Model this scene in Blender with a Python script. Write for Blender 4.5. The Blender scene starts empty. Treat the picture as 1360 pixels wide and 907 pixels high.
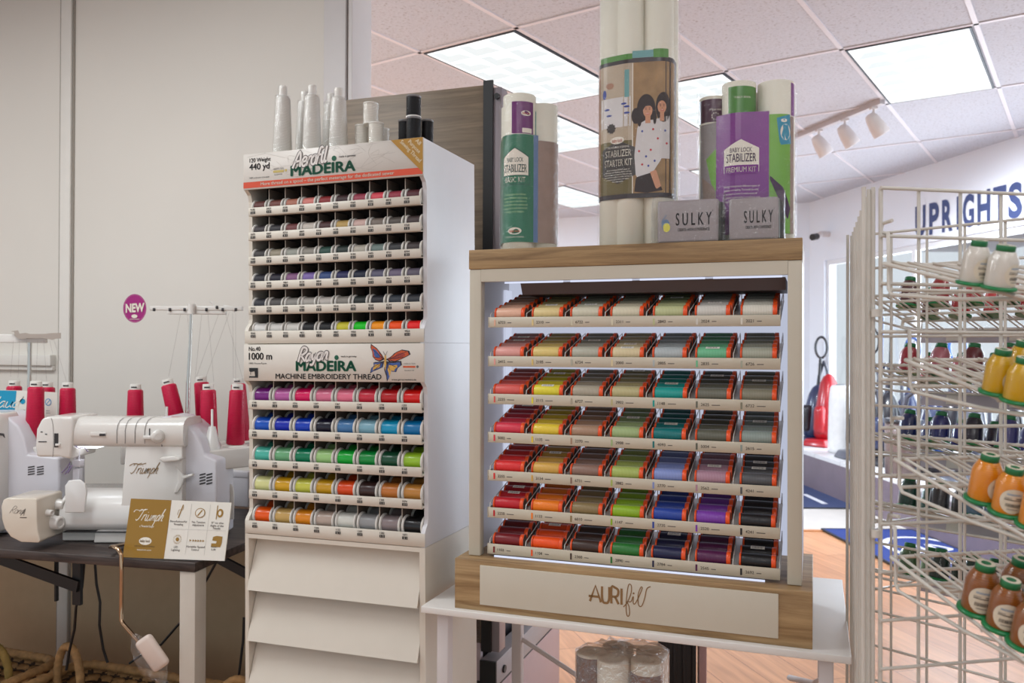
import bpy, bmesh, math, random
from mathutils import Vector, Matrix
random.seed(7)
sc = bpy.context.scene
COL = sc.collection

# ---------------------------------------------------------------- camera, sky, lamps, exposure
EYE = 1.35
PITCH, ROLL, YAW = 0.006354, 0.003752, 0.34392      # YAW: how far the displays are turned from the camera
CEIL_YAW = 0.60183
F_PX, CX, CY = 1123.2, 680.0, 453.5
_Rp = Matrix(((1, 0, 0), (0, math.cos(PITCH), math.sin(PITCH)), (0, -math.sin(PITCH), math.cos(PITCH))))
_Rr = Matrix(((math.cos(ROLL), -math.sin(ROLL), 0), (math.sin(ROLL), math.cos(ROLL), 0), (0, 0, 1)))
CAMM = (_Rr @ _Rp).transposed()


def _w(d):                       # camera-model axes (x right, y down, z forward) to world
    return Vector((d[0], d[2], -d[1]))


cam_data = bpy.data.cameras.new('camera')
cam = bpy.data.objects.new('camera', cam_data)
COL.objects.link(cam)
cam_data.sensor_width = 36.0
cam_data.lens = 36.0 * F_PX / 1360.0
cam_data.clip_start = 0.05
cam_data.dof.use_dof = True
cam_data.dof.focus_distance = 2.0
cam_data.dof.aperture_fstop = 5.6
_r, _d, _f = (_w(CAMM @ Vector(a)) for a in ((1, 0, 0), (0, 1, 0), (0, 0, 1)))
cam.matrix_world = Matrix(((_r.x, -_d.x, -_f.x, 0), (_r.y, -_d.y, -_f.y, 0), (_r.z, -_d.z, -_f.z, EYE), (0, 0, 0, 1)))
sc.camera = cam

world = bpy.data.worlds.new('sky')
sc.world = world
world.use_nodes = True
world.node_tree.nodes['Background'].inputs[0].default_value = (0.84, 0.93, 1.0, 1)
world.node_tree.nodes['Background'].inputs[1].default_value = 0.8


def area_lamp(name, loc, size, energy, color, rot=(0, 0, 0)):
    l = bpy.data.lights.new(name, 'AREA')
    l.shape = 'RECTANGLE'
    l.size, l.size_y = size
    l.energy = energy
    l.color = color
    o = bpy.data.objects.new(name, l)
    o.location, o.rotation_euler = loc, rot
    COL.objects.link(o)
    return o


# unseen fill lamps added at ceiling height: over and behind the photographer, over the sewing tables, and further back behind the wall
for _x, _y, _e, _c in ((0.2, -0.6, 14, (1.0, 0.97, 0.93)), (1.9, 0.9, 14, (1.0, 0.97, 0.93)), (-0.9, -1.6, 12, (1.0, 0.97, 0.93)),
                       (-1.75, 1.65, 31, (0.93, 0.98, 1.0)), (-3.3, 1.9, 30, (0.93, 0.98, 1.0)),
                       (-1.6, 5.6, 210, (0.72, 0.87, 1.0)), (-2.2, 8.6, 250, (0.72, 0.87, 1.0))):
    area_lamp('ceiling_fill_light', (_x, _y, 2.90), (0.6, 1.2), _e, _c, (0, 0, -CEIL_YAW))
# added fill lamp, aimed up to brighten the ceiling
area_lamp('upward_fill', (0.2, -0.5, 1.75), (0.5, 0.5), 43, (0.93, 0.96, 1.0), (math.pi + 0.35, 0, 0))
# daylight outside the shop window
area_lamp('window_daylight', (4.35, 6.25, 1.35), (5.4, 2.0), 250, (0.80, 0.90, 1.0), (math.pi / 2, 0, math.radians(100.5)))

sc.view_settings.view_transform = 'Standard'
sc.view_settings.look = 'None'
sc.view_settings.exposure = 0.0
sc.view_settings.gamma = 1.0
sc.view_settings.use_curve_mapping = False
sc.cycles.use_denoising = True
sc.cycles.max_bounces = 8
sc.cycles.transparent_max_bounces = 24
sc.cycles.sample_clamp_indirect = 6

# ---------------------------------------------------------------- helpers
U = Vector((math.cos(YAW), -math.sin(YAW), 0))      # along the display fronts
V = Vector((math.sin(YAW), math.cos(YAW), 0))       # away from the camera
UC = Vector((math.cos(CEIL_YAW), -math.sin(CEIL_YAW), 0))
VC = Vector((math.sin(CEIL_YAW), math.cos(CEIL_YAW), 0))


def D(u, v, z):
    return U * u + V * v + Vector((0, 0, z))


def ray(x, y):
    d = _w(CAMM @ Vector((x - CX, y - CY, F_PX)))
    return d / d.y


def at_z(x, y, z):
    d = ray(x, y)
    return d * ((z - EYE) / d.z) + Vector((0, 0, EYE))


def at_y(x, y, Y):
    return ray(x, y) * Y + Vector((0, 0, EYE))


def at_plane(x, y, p, n):
    d, o = ray(x, y), Vector((0, 0, EYE))
    return o + d * ((Vector(p) - o).dot(n) / d.dot(n))


def kx(px, v):                               # where along the rack a pixel column falls on the plane v
    d = ray(px, 300)
    y = v / (d.x * V.x + V.y)
    return d.x * y * U.x + y * U.y


def kz(px, py, v):
    return at_plane(px, py, D(0, v, 0), V).z


def lin(c):
    c = c / 255.0
    return c / 12.92 if c <= 0.04045 else ((c + 0.055) / 1.055) ** 2.4


def rgb(c):
    return (lin(c[0]), lin(c[1]), lin(c[2]), 1.0)


MATS = {}


def mat(name, c, rough=0.5, metal=0.0, var=0.05, vscale=18.0, bump=0.0, bscale=200.0, coat=0.0, emit=0.0, spec=0.5, stretch=None, trans=0.0):
    """a principled material whose colour drifts a little with a noise texture"""
    key = (name, tuple(c), rough, metal, var, bump, emit)
    if key in MATS:
        return MATS[key]
    m = bpy.data.materials.new(name)
    m.use_nodes = True
    nt = m.node_tree
    b = nt.nodes['Principled BSDF']
    b.inputs['Roughness'].default_value = rough
    b.inputs['Metallic'].default_value = metal
    b.inputs['Specular IOR Level'].default_value = spec
    b.inputs['Coat Weight'].default_value = coat
    b.inputs['Coat Roughness'].default_value = 0.15
    b.inputs['Transmission Weight'].default_value = trans
    b.inputs['Base Color'].default_value = rgb(c)
    if var > 0 or bump > 0:
        tc = nt.nodes.new('ShaderNodeTexCoord')
        src = tc.outputs['Object']
        if stretch:
            mp = nt.nodes.new('ShaderNodeMapping')
            mp.inputs['Scale'].default_value = stretch
            nt.links.new(src, mp.inputs[0])
            src = mp.outputs[0]
    if var > 0:
        n = nt.nodes.new('ShaderNodeTexNoise')
        n.inputs['Scale'].default_value = vscale
        n.inputs['Detail'].default_value = 4
        nt.links.new(src, n.inputs['Vector'])
        r = nt.nodes.new('ShaderNodeValToRGB')
        k0, k1 = 1 - var, 1 + var
        r.color_ramp.elements[0].position, r.color_ramp.elements[1].position = 0.3, 0.7
        r.color_ramp.elements[0].color = [min(1, x * k0) for x in rgb(c)[:3]] + [1]
        r.color_ramp.elements[1].color = [min(1, x * k1) for x in rgb(c)[:3]] + [1]
        nt.links.new(n.outputs['Fac'], r.inputs[0])
        nt.links.new(r.outputs[0], b.inputs['Base Color'])
    if bump > 0:
        n2 = nt.nodes.new('ShaderNodeTexNoise')
        n2.inputs['Scale'].default_value = bscale
        n2.inputs['Detail'].default_value = 3
        nt.links.new(src, n2.inputs['Vector'])
        bp = nt.nodes.new('ShaderNodeBump')
        bp.inputs['Strength'].default_value = bump
        bp.inputs['Distance'].default_value = 0.002
        nt.links.new(n2.outputs['Fac'], bp.inputs['Height'])
        nt.links.new(bp.outputs[0], b.inputs['Normal'])
    if emit > 0:
        b.inputs['Base Color'].default_value = (0.02, 0.02, 0.02, 1)
        b.inputs['Emission Color'].default_value = rgb(c)
        b.inputs['Emission Strength'].default_value = emit
    MATS[key] = m
    return m


def wood(name, c1, c2, rough=0.45, scale=(1.2, 14, 14), wscale=3.0, coat=0.0, axis='X'):
    m = bpy.data.materials.new(name)
    m.use_nodes = True
    nt = m.node_tree
    b = nt.nodes['Principled BSDF']
    b.inputs['Roughness'].default_value = rough
    b.inputs['Coat Weight'].default_value = coat
    tc = nt.nodes.new('ShaderNodeTexCoord')
    mp = nt.nodes.new('ShaderNodeMapping')
    mp.inputs['Scale'].default_value = scale
    nt.links.new(tc.outputs['Object'], mp.inputs[0])
    n = nt.nodes.new('ShaderNodeTexNoise')
    n.inputs['Scale'].default_value = wscale
    n.inputs['Detail'].default_value = 8
    n.inputs['Roughness'].default_value = 0.65
    n.inputs['Distortion'].default_value = 0.5
    nt.links.new(mp.outputs[0], n.inputs['Vector'])
    r = nt.nodes.new('ShaderNodeValToRGB')
    r.color_ramp.elements[0].position, r.color_ramp.elements[1].position = 0.36, 0.62
    r.color_ramp.elements[0].color = rgb(c1)
    r.color_ramp.elements[1].color = rgb(c2)
    nt.links.new(n.outputs['Fac'], r.inputs[0])
    nt.links.new(r.outputs[0], b.inputs['Base Color'])
    return m


def thread_mat(c, rough=0.42, ring=900.0, axis='X', coat=0.25, strength=0.35, glint=0.0):
    """wound thread: fine rings round the spool axis"""
    key = ('thread', tuple(c), rough, ring, axis, coat, glint)
    if key in MATS:
        return MATS[key]
    m = bpy.data.materials.new('wound_thread')
    m.use_nodes = True
    nt = m.node_tree
    b = nt.nodes['Principled BSDF']
    b.inputs['Roughness'].default_value = rough
    b.inputs['Coat Weight'].default_value = coat
    b.inputs['Coat Roughness'].default_value = 0.12
    b.inputs['Specular IOR Level'].default_value = 0.35
    tc = nt.nodes.new('ShaderNodeTexCoord')
    wv = nt.nodes.new('ShaderNodeTexWave')
    wv.bands_direction = axis
    wv.inputs['Scale'].default_value = ring / 6.28
    wv.inputs['Distortion'].default_value = 1.2
    wv.inputs['Detail'].default_value = 2
    nt.links.new(tc.outputs['Object'], wv.inputs['Vector'])
    r = nt.nodes.new('ShaderNodeValToRGB')
    r.color_ramp.elements[0].color = [x * 0.80 for x in rgb(c)[:3]] + [1]
    r.color_ramp.elements[1].color = [min(1, x * 1.12) for x in rgb(c)[:3]] + [1]
    nt.links.new(wv.outputs['Fac'], r.inputs[0])
    nt.links.new(r.outputs[0], b.inputs['Base Color'])
    bp = nt.nodes.new('ShaderNodeBump')
    bp.inputs['Strength'].default_value = strength
    bp.inputs['Distance'].default_value = 0.0006
    nt.links.new(wv.outputs['Fac'], bp.inputs['Height'])
    nt.links.new(bp.outputs[0], b.inputs['Normal'])
    if glint:                                # a crinkled clear wrapper over the thread
        n2 = nt.nodes.new('ShaderNodeTexNoise')
        n2.inputs['Scale'].default_value = 260
        n2.inputs['Detail'].default_value = 3
        nt.links.new(tc.outputs['Object'], n2.inputs['Vector'])
        b2 = nt.nodes.new('ShaderNodeBump')
        b2.inputs['Strength'].default_value = glint
        b2.inputs['Distance'].default_value = 0.002
        nt.links.new(n2.outputs['Fac'], b2.inputs['Height'])
        nt.links.new(b2.outputs[0], b.inputs['Coat Normal'])
        b.inputs['Coat Roughness'].default_value = 0.06
    MATS[key] = m
    return m


def film(name='clear_film', tint=(255, 255, 255), amount=0.018, crinkle=0.8, scale=55.0, edge=0.26):
    """thin clear wrapping: mostly see-through, glossy, crinkled"""
    m = bpy.data.materials.new(name)
    m.use_nodes = True
    nt = m.node_tree
    for n in list(nt.nodes):
        nt.nodes.remove(n)
    out = nt.nodes.new('ShaderNodeOutputMaterial')
    mix = nt.nodes.new('ShaderNodeMixShader')
    tr = nt.nodes.new('ShaderNodeBsdfTransparent')
    tr.inputs[0].default_value = rgb(tint)
    gl = nt.nodes.new('ShaderNodeBsdfGlossy')
    gl.inputs['Roughness'].default_value = 0.06
    tc = nt.nodes.new('ShaderNodeTexCoord')
    no = nt.nodes.new('ShaderNodeTexNoise')
    no.inputs['Scale'].default_value = scale
    no.inputs['Detail'].default_value = 5
    no.inputs['Distortion'].default_value = 1.0
    nt.links.new(tc.outputs['Object'], no.inputs['Vector'])
    bp = nt.nodes.new('ShaderNodeBump')
    bp.inputs['Strength'].default_value = crinkle
    bp.inputs['Distance'].default_value = 0.01
    nt.links.new(no.outputs['Fac'], bp.inputs['Height'])
    nt.links.new(bp.outputs[0], gl.inputs['Normal'])
    lw = nt.nodes.new('ShaderNodeLayerWeight')
    lw.inputs['Blend'].default_value = 0.25
    ad = nt.nodes.new('ShaderNodeMath')
    ad.operation = 'MULTIPLY_ADD'
    ad.inputs[1].default_value = edge
    ad.inputs[2].default_value = amount
    ad.use_clamp = True
    nt.links.new(lw.outputs['Facing'], ad.inputs[0])
    nt.links.new(ad.outputs[0], mix.inputs[0])
    nt.links.new(tr.outputs[0], mix.inputs[1])
    nt.links.new(gl.outputs[0], mix.inputs[2])
    nt.links.new(mix.outputs[0], out.inputs[0])
    return m


def frame_of(d):
    d = Vector(d).normalized()
    a = Vector((0, 0, 1)) if abs(d.z) < 0.9 else Vector((1, 0, 0))
    x = d.cross(a).normalized()
    return x, d.cross(x).normalized(), d


_TXT = {}


def text_geo(s, bold=0.0, shear=0.0):
    k = (s, bold, shear)
    if k not in _TXT:
        c = bpy.data.curves.new('lettering', 'FONT')
        c.body = s
        c.offset = bold
        c.shear = shear
        c.resolution_u = 3
        o = bpy.data.objects.new('lettering', c)
        me = o.to_mesh()
        vs = [(v.co.x, v.co.y) for v in me.vertices]
        fs = [tuple(p.vertices) for p in me.polygons]
        o.to_mesh_clear()
        bpy.data.objects.remove(o)
        bpy.data.curves.remove(c)
        _TXT[k] = (vs, fs)
    return _TXT[k]


def front(x0, y, z0):
    """2D (x, y) drawn on an upright plane that faces the viewer"""
    return lambda p: (x0 + p[0], y, z0 + p[1])


class MB:
    """collects shapes and links them as one mesh object"""

    def __init__(self, off=(0, 0, 0)):
        self.v, self.f, self.mi, self.sm = [], [], [], []
        self.off = Vector(off)

    def add(self, vs, fs, mi=0, smooth=False):
        n = len(self.v)
        self.v += [tuple(Vector(p) + self.off) for p in vs]
        self.f += [tuple(i + n for i in f) for f in fs]
        self.mi += [mi] * len(fs)
        self.sm += [smooth] * len(fs)
        return self

    def box(self, x0, x1, y0, y1, z0, z1, mi=0, bev=0.0, seg=2):
        if bev <= 0:
            vs = [(x, y, z) for z in (z0, z1) for y in (y0, y1) for x in (x0, x1)]
            return self.add(vs, [(0, 2, 3, 1), (4, 5, 7, 6), (0, 1, 5, 4), (2, 6, 7, 3), (0, 4, 6, 2), (1, 3, 7, 5)], mi)
        bm = bmesh.new()
        bmesh.ops.create_cube(bm, size=1)
        for q in bm.verts:
            q.co = Vector(((x0 + x1) / 2 + q.co.x * (x1 - x0), (y0 + y1) / 2 + q.co.y * (y1 - y0), (z0 + z1) / 2 + q.co.z * (z1 - z0)))
        bmesh.ops.bevel(bm, geom=bm.edges[:], offset=bev, segments=seg, profile=0.6, affect='EDGES')
        return self.bm(bm, mi, True)

    def bm(self, bm, mi=0, smooth=False):
        bm.verts.index_update()
        self.add([q.co[:] for q in bm.verts], [[q.index for q in f.verts] for f in bm.faces], mi, smooth)
        bm.free()
        return self

    def lathe(self, prof, o=(0, 0, 0), d=(0, 0, 1), n=20, mi=0, smooth=True, caps=True):
        """prof: (radius, distance along d)"""
        x, y, d = frame_of(d)
        o = Vector(o)
        vs, fs = [], []
        for r, h in prof:
            for k in range(n):
                a = 2 * math.pi * k / n
                vs.append(o + d * h + (x * math.cos(a) + y * math.sin(a)) * r)
        for i in range(len(prof) - 1):
            for k in range(n):
                k2 = (k + 1) % n
                fs.append((i * n + k, (i + 1) * n + k, (i + 1) * n + k2, i * n + k2))
        self.add(vs, fs, mi, smooth)
        if caps:
            m = (len(prof) - 1) * n
            self.add(vs[:n], [tuple(range(n))], mi)
            self.add(vs[m:], [tuple(reversed(range(n)))], mi)
        return self

    def lathe2(self, prof, o, d, n=20):
        """one continuous turned shape, its bands in different materials: (radius, distance, material)"""
        x, y, d = frame_of(d)
        o = Vector(o)
        base = len(self.v)
        for r, h, m in prof:
            for k in range(n):
                a = 2 * math.pi * k / n
                self.v.append(tuple(o + d * h + (x * math.cos(a) + y * math.sin(a)) * r + self.off))
        for i in range(len(prof) - 1):
            for k in range(n):
                k2 = (k + 1) % n
                self.f.append((base + i * n + k, base + (i + 1) * n + k, base + (i + 1) * n + k2, base + i * n + k2))
                self.mi.append(prof[i][2] if prof[i][2] == prof[i + 1][2] or i >= len(prof) // 2 else prof[i][2])
                self.sm.append(abs(prof[i + 1][1] - prof[i][1]) > 0.0005)
        return self

    def cyl(self, a, b, r, n=12, mi=0, r2=None, smooth=True):
        a, b = Vector(a), Vector(b)
        return self.lathe([(r, 0), (r if r2 is None else r2, (b - a).length)], a, b - a, n, mi, smooth)

    def tube(self, pts, r, n=8, mi=0, closed=False):
        pts = [Vector(p) for p in pts]
        N = len(pts)
        rs = r if isinstance(r, (list, tuple)) else [r] * N
        vs, fs = [], []
        px = None
        for i, p in enumerate(pts):
            t = (pts[(i + 1) % N] - pts[i - 1]) if closed else (pts[min(i + 1, N - 1)] - pts[max(i - 1, 0)])
            t.normalize()
            if px is None:
                px, _, _ = frame_of(t)
            px = (px - t * px.dot(t)).normalized()
            py = t.cross(px)
            for k in range(n):
                a = 2 * math.pi * k / n
                vs.append(p + (px * math.cos(a) + py * math.sin(a)) * rs[i])
        for i in range(N if closed else N - 1):
            j = (i + 1) % N
            for k in range(n):
                k2 = (k + 1) % n
                fs.append((i * n + k, i * n + k2, j * n + k2, j * n + k))
        self.add(vs, fs, mi, True)
        if not closed:
            self.add(vs[:n], [tuple(reversed(range(n)))], mi)
            self.add(vs[-n:], [tuple(range(n))], mi)
        return self

    def prism(self, poly, fn, depth, mi=0, smooth=False):
        """poly: 2D outline, anticlockwise seen from the front; fn(p, t) gives the point at depth t"""
        n = len(poly)
        vs = [fn(p, 0) for p in poly] + [fn(p, depth) for p in poly]
        fs = [tuple(range(n)), tuple(reversed(range(n, 2 * n)))]
        self.add(vs, fs, mi, False)
        self.add(vs, [(i, i + n, (i + 1) % n + n, (i + 1) % n) for i in range(n)], mi, smooth)
        return self

    def flat(self, poly, fn, mi=0):
        return self.add([fn(p) for p in poly], [tuple(range(len(poly)))], mi)

    def rect(self, x0, x1, y0, y1, fn, mi=0, nx=1, ny=1):
        vs = [fn((x0 + (x1 - x0) * i / nx, y0 + (y1 - y0) * j / ny)) for j in range(ny + 1) for i in range(nx + 1)]
        w = nx + 1
        return self.add(vs, [(j * w + i, j * w + i + 1, (j + 1) * w + i + 1, (j + 1) * w + i) for j in range(ny) for i in range(nx)], mi)

    def strips(self, poly, fn, mi=0, step=0.003):
        """a filled outline cut into narrow upright strips, so that it can bend round a sleeve"""
        x0, x1 = min(p[0] for p in poly), max(p[0] for p in poly)
        n = max(2, int((x1 - x0) / step))

        def span(x):
            ys = []
            for i in range(len(poly)):
                a, b = poly[i], poly[(i + 1) % len(poly)]
                if a[0] != b[0] and min(a[0], b[0]) <= x <= max(a[0], b[0]):
                    ys.append(a[1] + (b[1] - a[1]) * (x - a[0]) / (b[0] - a[0]))
            return (min(ys), max(ys)) if ys else (0, 0)
        vs = []
        for i in range(n + 1):
            x = x0 + (x1 - x0) * min(max(i / n, 1e-4), 1 - 1e-4)
            lo, hi = span(x)
            vs += [fn((x, lo)), fn((x, hi))]
        return self.add(vs, [(2 * i, 2 * i + 2, 2 * i + 3, 2 * i + 1) for i in range(n)], mi)

    def ellipse(self, cx, cy, rx, ry, fn, mi=0, n=24, a0=0.0, a1=2 * math.pi):
        return self.flat([(cx + rx * math.cos(a0 + (a1 - a0) * k / n), cy + ry * math.sin(a0 + (a1 - a0) * k / n)) for k in range(n)], fn, mi)

    def text(self, s, x, y, size, fn, mi=0, bold=0.0, shear=0.0, align='L', width=None, rot=0.0, sx=1.0):
        vs, fs = text_geo(s, 0.0, shear)
        if not vs:
            return self
        x0, x1 = min(p[0] for p in vs), max(p[0] for p in vs)
        kx = size * sx
        if width:
            kx = width / (x1 - x0)
        sh = {'L': x0, 'C': (x0 + x1) / 2, 'R': x1}[align]
        ca, sa = math.cos(rot), math.sin(rot)
        # heavier lettering: the same outline laid down again a hair to each side
        for ox, oy in (((0, 0),) if bold <= 0 else ((-bold, 0), (bold, 0), (0, -bold * .6), (0, bold * .6))):
            pts = []
            for p in vs:
                a, b = (p[0] - sh) * kx + ox * size, (p[1] + oy) * size
                pts.append(fn((x + a * ca - b * sa, y + a * sa + b * ca)))
            self.add(pts, fs, mi)
        return self

    def stroke(self, pts, w, fn, mi=0, closed=False, smooth=4):
        """a ribbon along a smoothed 2D line"""
        P = [Vector(p) for p in pts]
        if smooth and len(P) > 2:
            Q = []
            for i in range(len(P) - 1):
                p0, p1, p2, p3 = P[max(i - 1, 0)], P[i], P[i + 1], P[min(i + 2, len(P) - 1)]
                for k in range(smooth):
                    t = k / smooth
                    Q.append(0.5 * ((2 * p1) + (p2 - p0) * t + (2 * p0 - 5 * p1 + 4 * p2 - p3) * t * t + (3 * p1 - p0 - 3 * p2 + p3) * t ** 3))
            Q.append(P[-1])
            P = Q
        vs, fs = [], []
        for i, p in enumerate(P):
            t = P[min(i + 1, len(P) - 1)] - P[max(i - 1, 0)]
            if t.length < 1e-9:
                t = Vector((1, 0))
            t.normalize()
            n = Vector((-t.y, t.x)) * w / 2
            vs += [fn(p + n), fn(p - n)]
        for i in range(len(P) - 1):
            fs.append((2 * i + 1, 2 * i + 3, 2 * i + 2, 2 * i))
        return self.add(vs, fs, mi)

    def mesh(self, name, mats):
        me = bpy.data.meshes.new(name)
        me.from_pydata(self.v, [], self.f)
        for m in (mats if isinstance(mats, (list, tuple)) else [mats]):
            me.materials.append(m)
        me.polygons.foreach_set('material_index', self.mi)
        me.polygons.foreach_set('use_smooth', self.sm)
        me.update()
        return me

    def build(self, name, mats, parent=None, loc=None, rotz=None):
        o = bpy.data.objects.new(name, self.mesh(name, mats))
        COL.objects.link(o)
        if parent is not None:
            o.parent = parent
        if loc is not None:
            o.location = loc
        if rotz is not None:
            o.rotation_euler = (0, 0, rotz)
        return o


def tag(o, label, cat, group=None):
    o['label'], o['category'] = label, cat
    if group:
        o['group'] = group
    return o


def thing(name, label, cat, loc=(0, 0, 0), rotz=0.0, group=None):
    o = bpy.data.objects.new(name, None)
    o.empty_display_size = 0.05
    COL.objects.link(o)
    o.location = loc
    o.rotation_euler = (0, 0, rotz)
    return tag(o, label, cat, group)


def structure(o):
    o['kind'] = 'structure'
    return o


def use(o, slot, m):
    """give this one object its own material without touching the shared mesh"""
    o.material_slots[slot].link = 'OBJECT'
    o.material_slots[slot].material = m


def put(src, loc, rot, kids=()):
    """copy a thing and its parts"""
    o = src.copy()
    COL.objects.link(o)
    o.location = loc
    o.rotation_euler = rot
    out = [o]
    for k in kids:
        c = k.copy()
        COL.objects.link(c)
        c.parent = o
        out.append(c)
    return out


NAMED = [('black', 30, 30, 32), ('charcoal', 68, 68, 72), ('grey', 135, 135, 135), ('silver grey', 180, 180, 178), ('white', 222, 220, 215),
         ('ivory', 222, 208, 180), ('cream', 216, 198, 150), ('pale peach', 226, 180, 152), ('beige', 186, 172, 148), ('taupe', 150, 125, 108), ('brown', 100, 68, 50),
         ('dark brown', 58, 42, 38), ('maroon', 105, 35, 40), ('crimson', 185, 22, 38), ('red', 222, 35, 35), ('coral', 215, 95, 88), ('rose', 210, 70, 95),
         ('pink', 228, 135, 150), ('hot pink', 225, 25, 98), ('orange', 240, 125, 25), ('bright orange', 245, 82, 18), ('gold', 212, 160, 45), ('ochre', 195, 145, 80),
         ('yellow', 222, 200, 62), ('pale yellow', 222, 216, 150), ('khaki', 160, 150, 115), ('olive', 100, 98, 78), ('lime', 148, 185, 48), ('pale green', 165, 200, 135),
         ('sage', 150, 165, 125), ('green', 30, 150, 60), ('bright green', 22, 190, 40), ('dark green', 30, 85, 55), ('deep green', 45, 60, 52), ('mint', 105, 182, 145), ('teal', 15, 135, 130),
         ('turquoise', 30, 155, 190), ('pale blue', 135, 172, 190), ('steel blue', 75, 118, 165), ('blue', 20, 60, 180), ('navy', 28, 28, 62), ('periwinkle', 130, 145, 195),
         ('violet', 122, 60, 160), ('lavender', 125, 105, 160), ('purple', 125, 38, 130), ('orchid', 190, 102, 165), ('mauve', 150, 115, 135), ('plum', 82, 28, 72)]


def colour_name(c):
    return min(NAMED, key=lambda q: 2 * (q[1] - c[0]) ** 2 + 4 * (q[2] - c[1]) ** 2 + 3 * (q[3] - c[2]) ** 2)[0]


ORD = ['first', 'second', 'third', 'fourth', 'fifth', 'sixth', 'seventh', 'eighth', 'ninth', 'tenth']

# common materials
M_WHITE = mat('white_laminate', (212, 206, 196), 0.45, var=0.02)
M_WHITEP = mat('white_plastic', (220, 216, 208), 0.32, var=0.015)
M_OAK = wood('oak_veneer', (128, 98, 62), (176, 146, 104), 0.5, (1.0, 16, 16), 3.0)
M_BLACK = mat('black_print', (26, 25, 26), 0.5, var=0)
M_DARKMETAL = mat('black_metal', (24, 23, 24), 0.45, var=0.05)
M_STEEL = mat('steel', (165, 160, 156), 0.3, metal=0.9, var=0.03)
M_WIRE = mat('white_coated_wire', (205, 200, 190), 0.35, var=0.03)
M_GREENPL = mat('green_plastic', (18, 105, 58), 0.4, var=0.05)
M_PAPER = mat('white_paper', (222, 218, 208), 0.6, var=0.01)
M_FILM = film()

# ================================================================ the room
CEIL = 2.95


def floor_material():
    m = bpy.data.materials.new('laminate_planks')
    m.use_nodes = True
    nt = m.node_tree
    b = nt.nodes['Principled BSDF']
    b.inputs['Roughness'].default_value = 0.32
    tc = nt.nodes.new('ShaderNodeTexCoord')
    mp = nt.nodes.new('ShaderNodeMapping')
    mp.inputs['Rotation'].default_value = (0, 0, math.radians(-105))
    nt.links.new(tc.outputs['Object'], mp.inputs[0])
    br = nt.nodes.new('ShaderNodeTexBrick')
    br.inputs['Scale'].default_value = 1.0
    br.inputs['Brick Width'].default_value = 1.2
    br.inputs['Row Height'].default_value = 0.19
    br.inputs['Mortar Size'].default_value = 0.0015
    br.inputs['Color1'].default_value = rgb((204, 150, 110))
    br.inputs['Color2'].default_value = rgb((188, 133, 94))
    br.inputs['Mortar'].default_value = rgb((120, 72, 45))
    nt.links.new(mp.outputs[0], br.inputs['Vector'])
    mp2 = nt.nodes.new('ShaderNodeMapping')
    mp2.inputs['Scale'].default_value = (1.0, 12, 1)
    nt.links.new(mp.outputs[0], mp2.inputs[0])
    n = nt.nodes.new('ShaderNodeTexNoise')
    n.inputs['Scale'].default_value = 2.6
    n.inputs['Detail'].default_value = 7
    n.inputs['Distortion'].default_value = 0.6
    nt.links.new(mp2.outputs[0], n.inputs['Vector'])
    mx = nt.nodes.new('ShaderNodeMix')
    mx.data_type = 'RGBA'
    mx.blend_type = 'MULTIPLY'
    mx.inputs[0].default_value = 0.55
    rp = nt.nodes.new('ShaderNodeValToRGB')
    rp.color_ramp.elements[0].position, rp.color_ramp.elements[1].position = 0.3, 0.65
    rp.color_ramp.elements[0].color = (0.55, 0.5, 0.46, 1)
    rp.color_ramp.elements[1].color = (1.08, 1.05, 1.02, 1)
    nt.links.new(n.outputs['Fac'], rp.inputs[0])
    nt.links.new(br.outputs['Color'], mx.inputs[6])
    nt.links.new(rp.outputs[0], mx.inputs[7])
    nt.links.new(mx.outputs[2], b.inputs['Base Color'])
    return m


def tile_material():
    m = mat('acoustic_tile', (192, 193, 201), 0.9, var=0.06, vscale=60, bump=0.35, bscale=140)
    nt = m.node_tree
    b = nt.nodes['Principled BSDF']
    # pin holes and fissures
    tc = nt.nodes.new('ShaderNodeTexCoord')
    n = nt.nodes.new('ShaderNodeTexNoise')
    n.inputs['Scale'].default_value = 75
    n.inputs['Detail'].default_value = 2
    nt.links.new(tc.outputs['Object'], n.inputs['Vector'])
    r = nt.nodes.new('ShaderNodeValToRGB')
    r.color_ramp.elements[0].position, r.color_ramp.elements[1].position = 0.30, 0.42
    r.color_ramp.elements[0].color = (0.72, 0.68, 0.66, 1)
    r.color_ramp.elements[1].color = (1, 1, 1, 1)
    nt.links.new(n.outputs['Fac'], r.inputs[0])
    old = b.inputs['Base Color'].links[0].from_socket
    mx = nt.nodes.new('ShaderNodeMix')
    mx.data_type = 'RGBA'
    mx.blend_type = 'MULTIPLY'
    mx.inputs[0].default_value = 1.0
    nt.links.new(old, mx.inputs[6])
    nt.links.new(r.outputs[0], mx.inputs[7])
    nt.links.new(mx.outputs[2], b.inputs['Base Color'])
    return m


M_WALL = mat('warm_white_paint', (222, 217, 208), 0.75, var=0.02, vscale=1.5, bump=0.04, bscale=300)
M_WALLTRIM = mat('white_trim_paint', (226, 222, 214), 0.5, var=0.015)
M_FARWALL = mat('cool_white_paint', (230, 235, 244), 0.75, var=0.015, vscale=1.5)

structure(MB().box(-7, 8, -3.5, 14, -0.05, 0).build('floor', floor_material()))
structure(MB().box(-7, 8, -3.5, 14, CEIL, CEIL + 0.05).build('ceiling', tile_material()))
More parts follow.
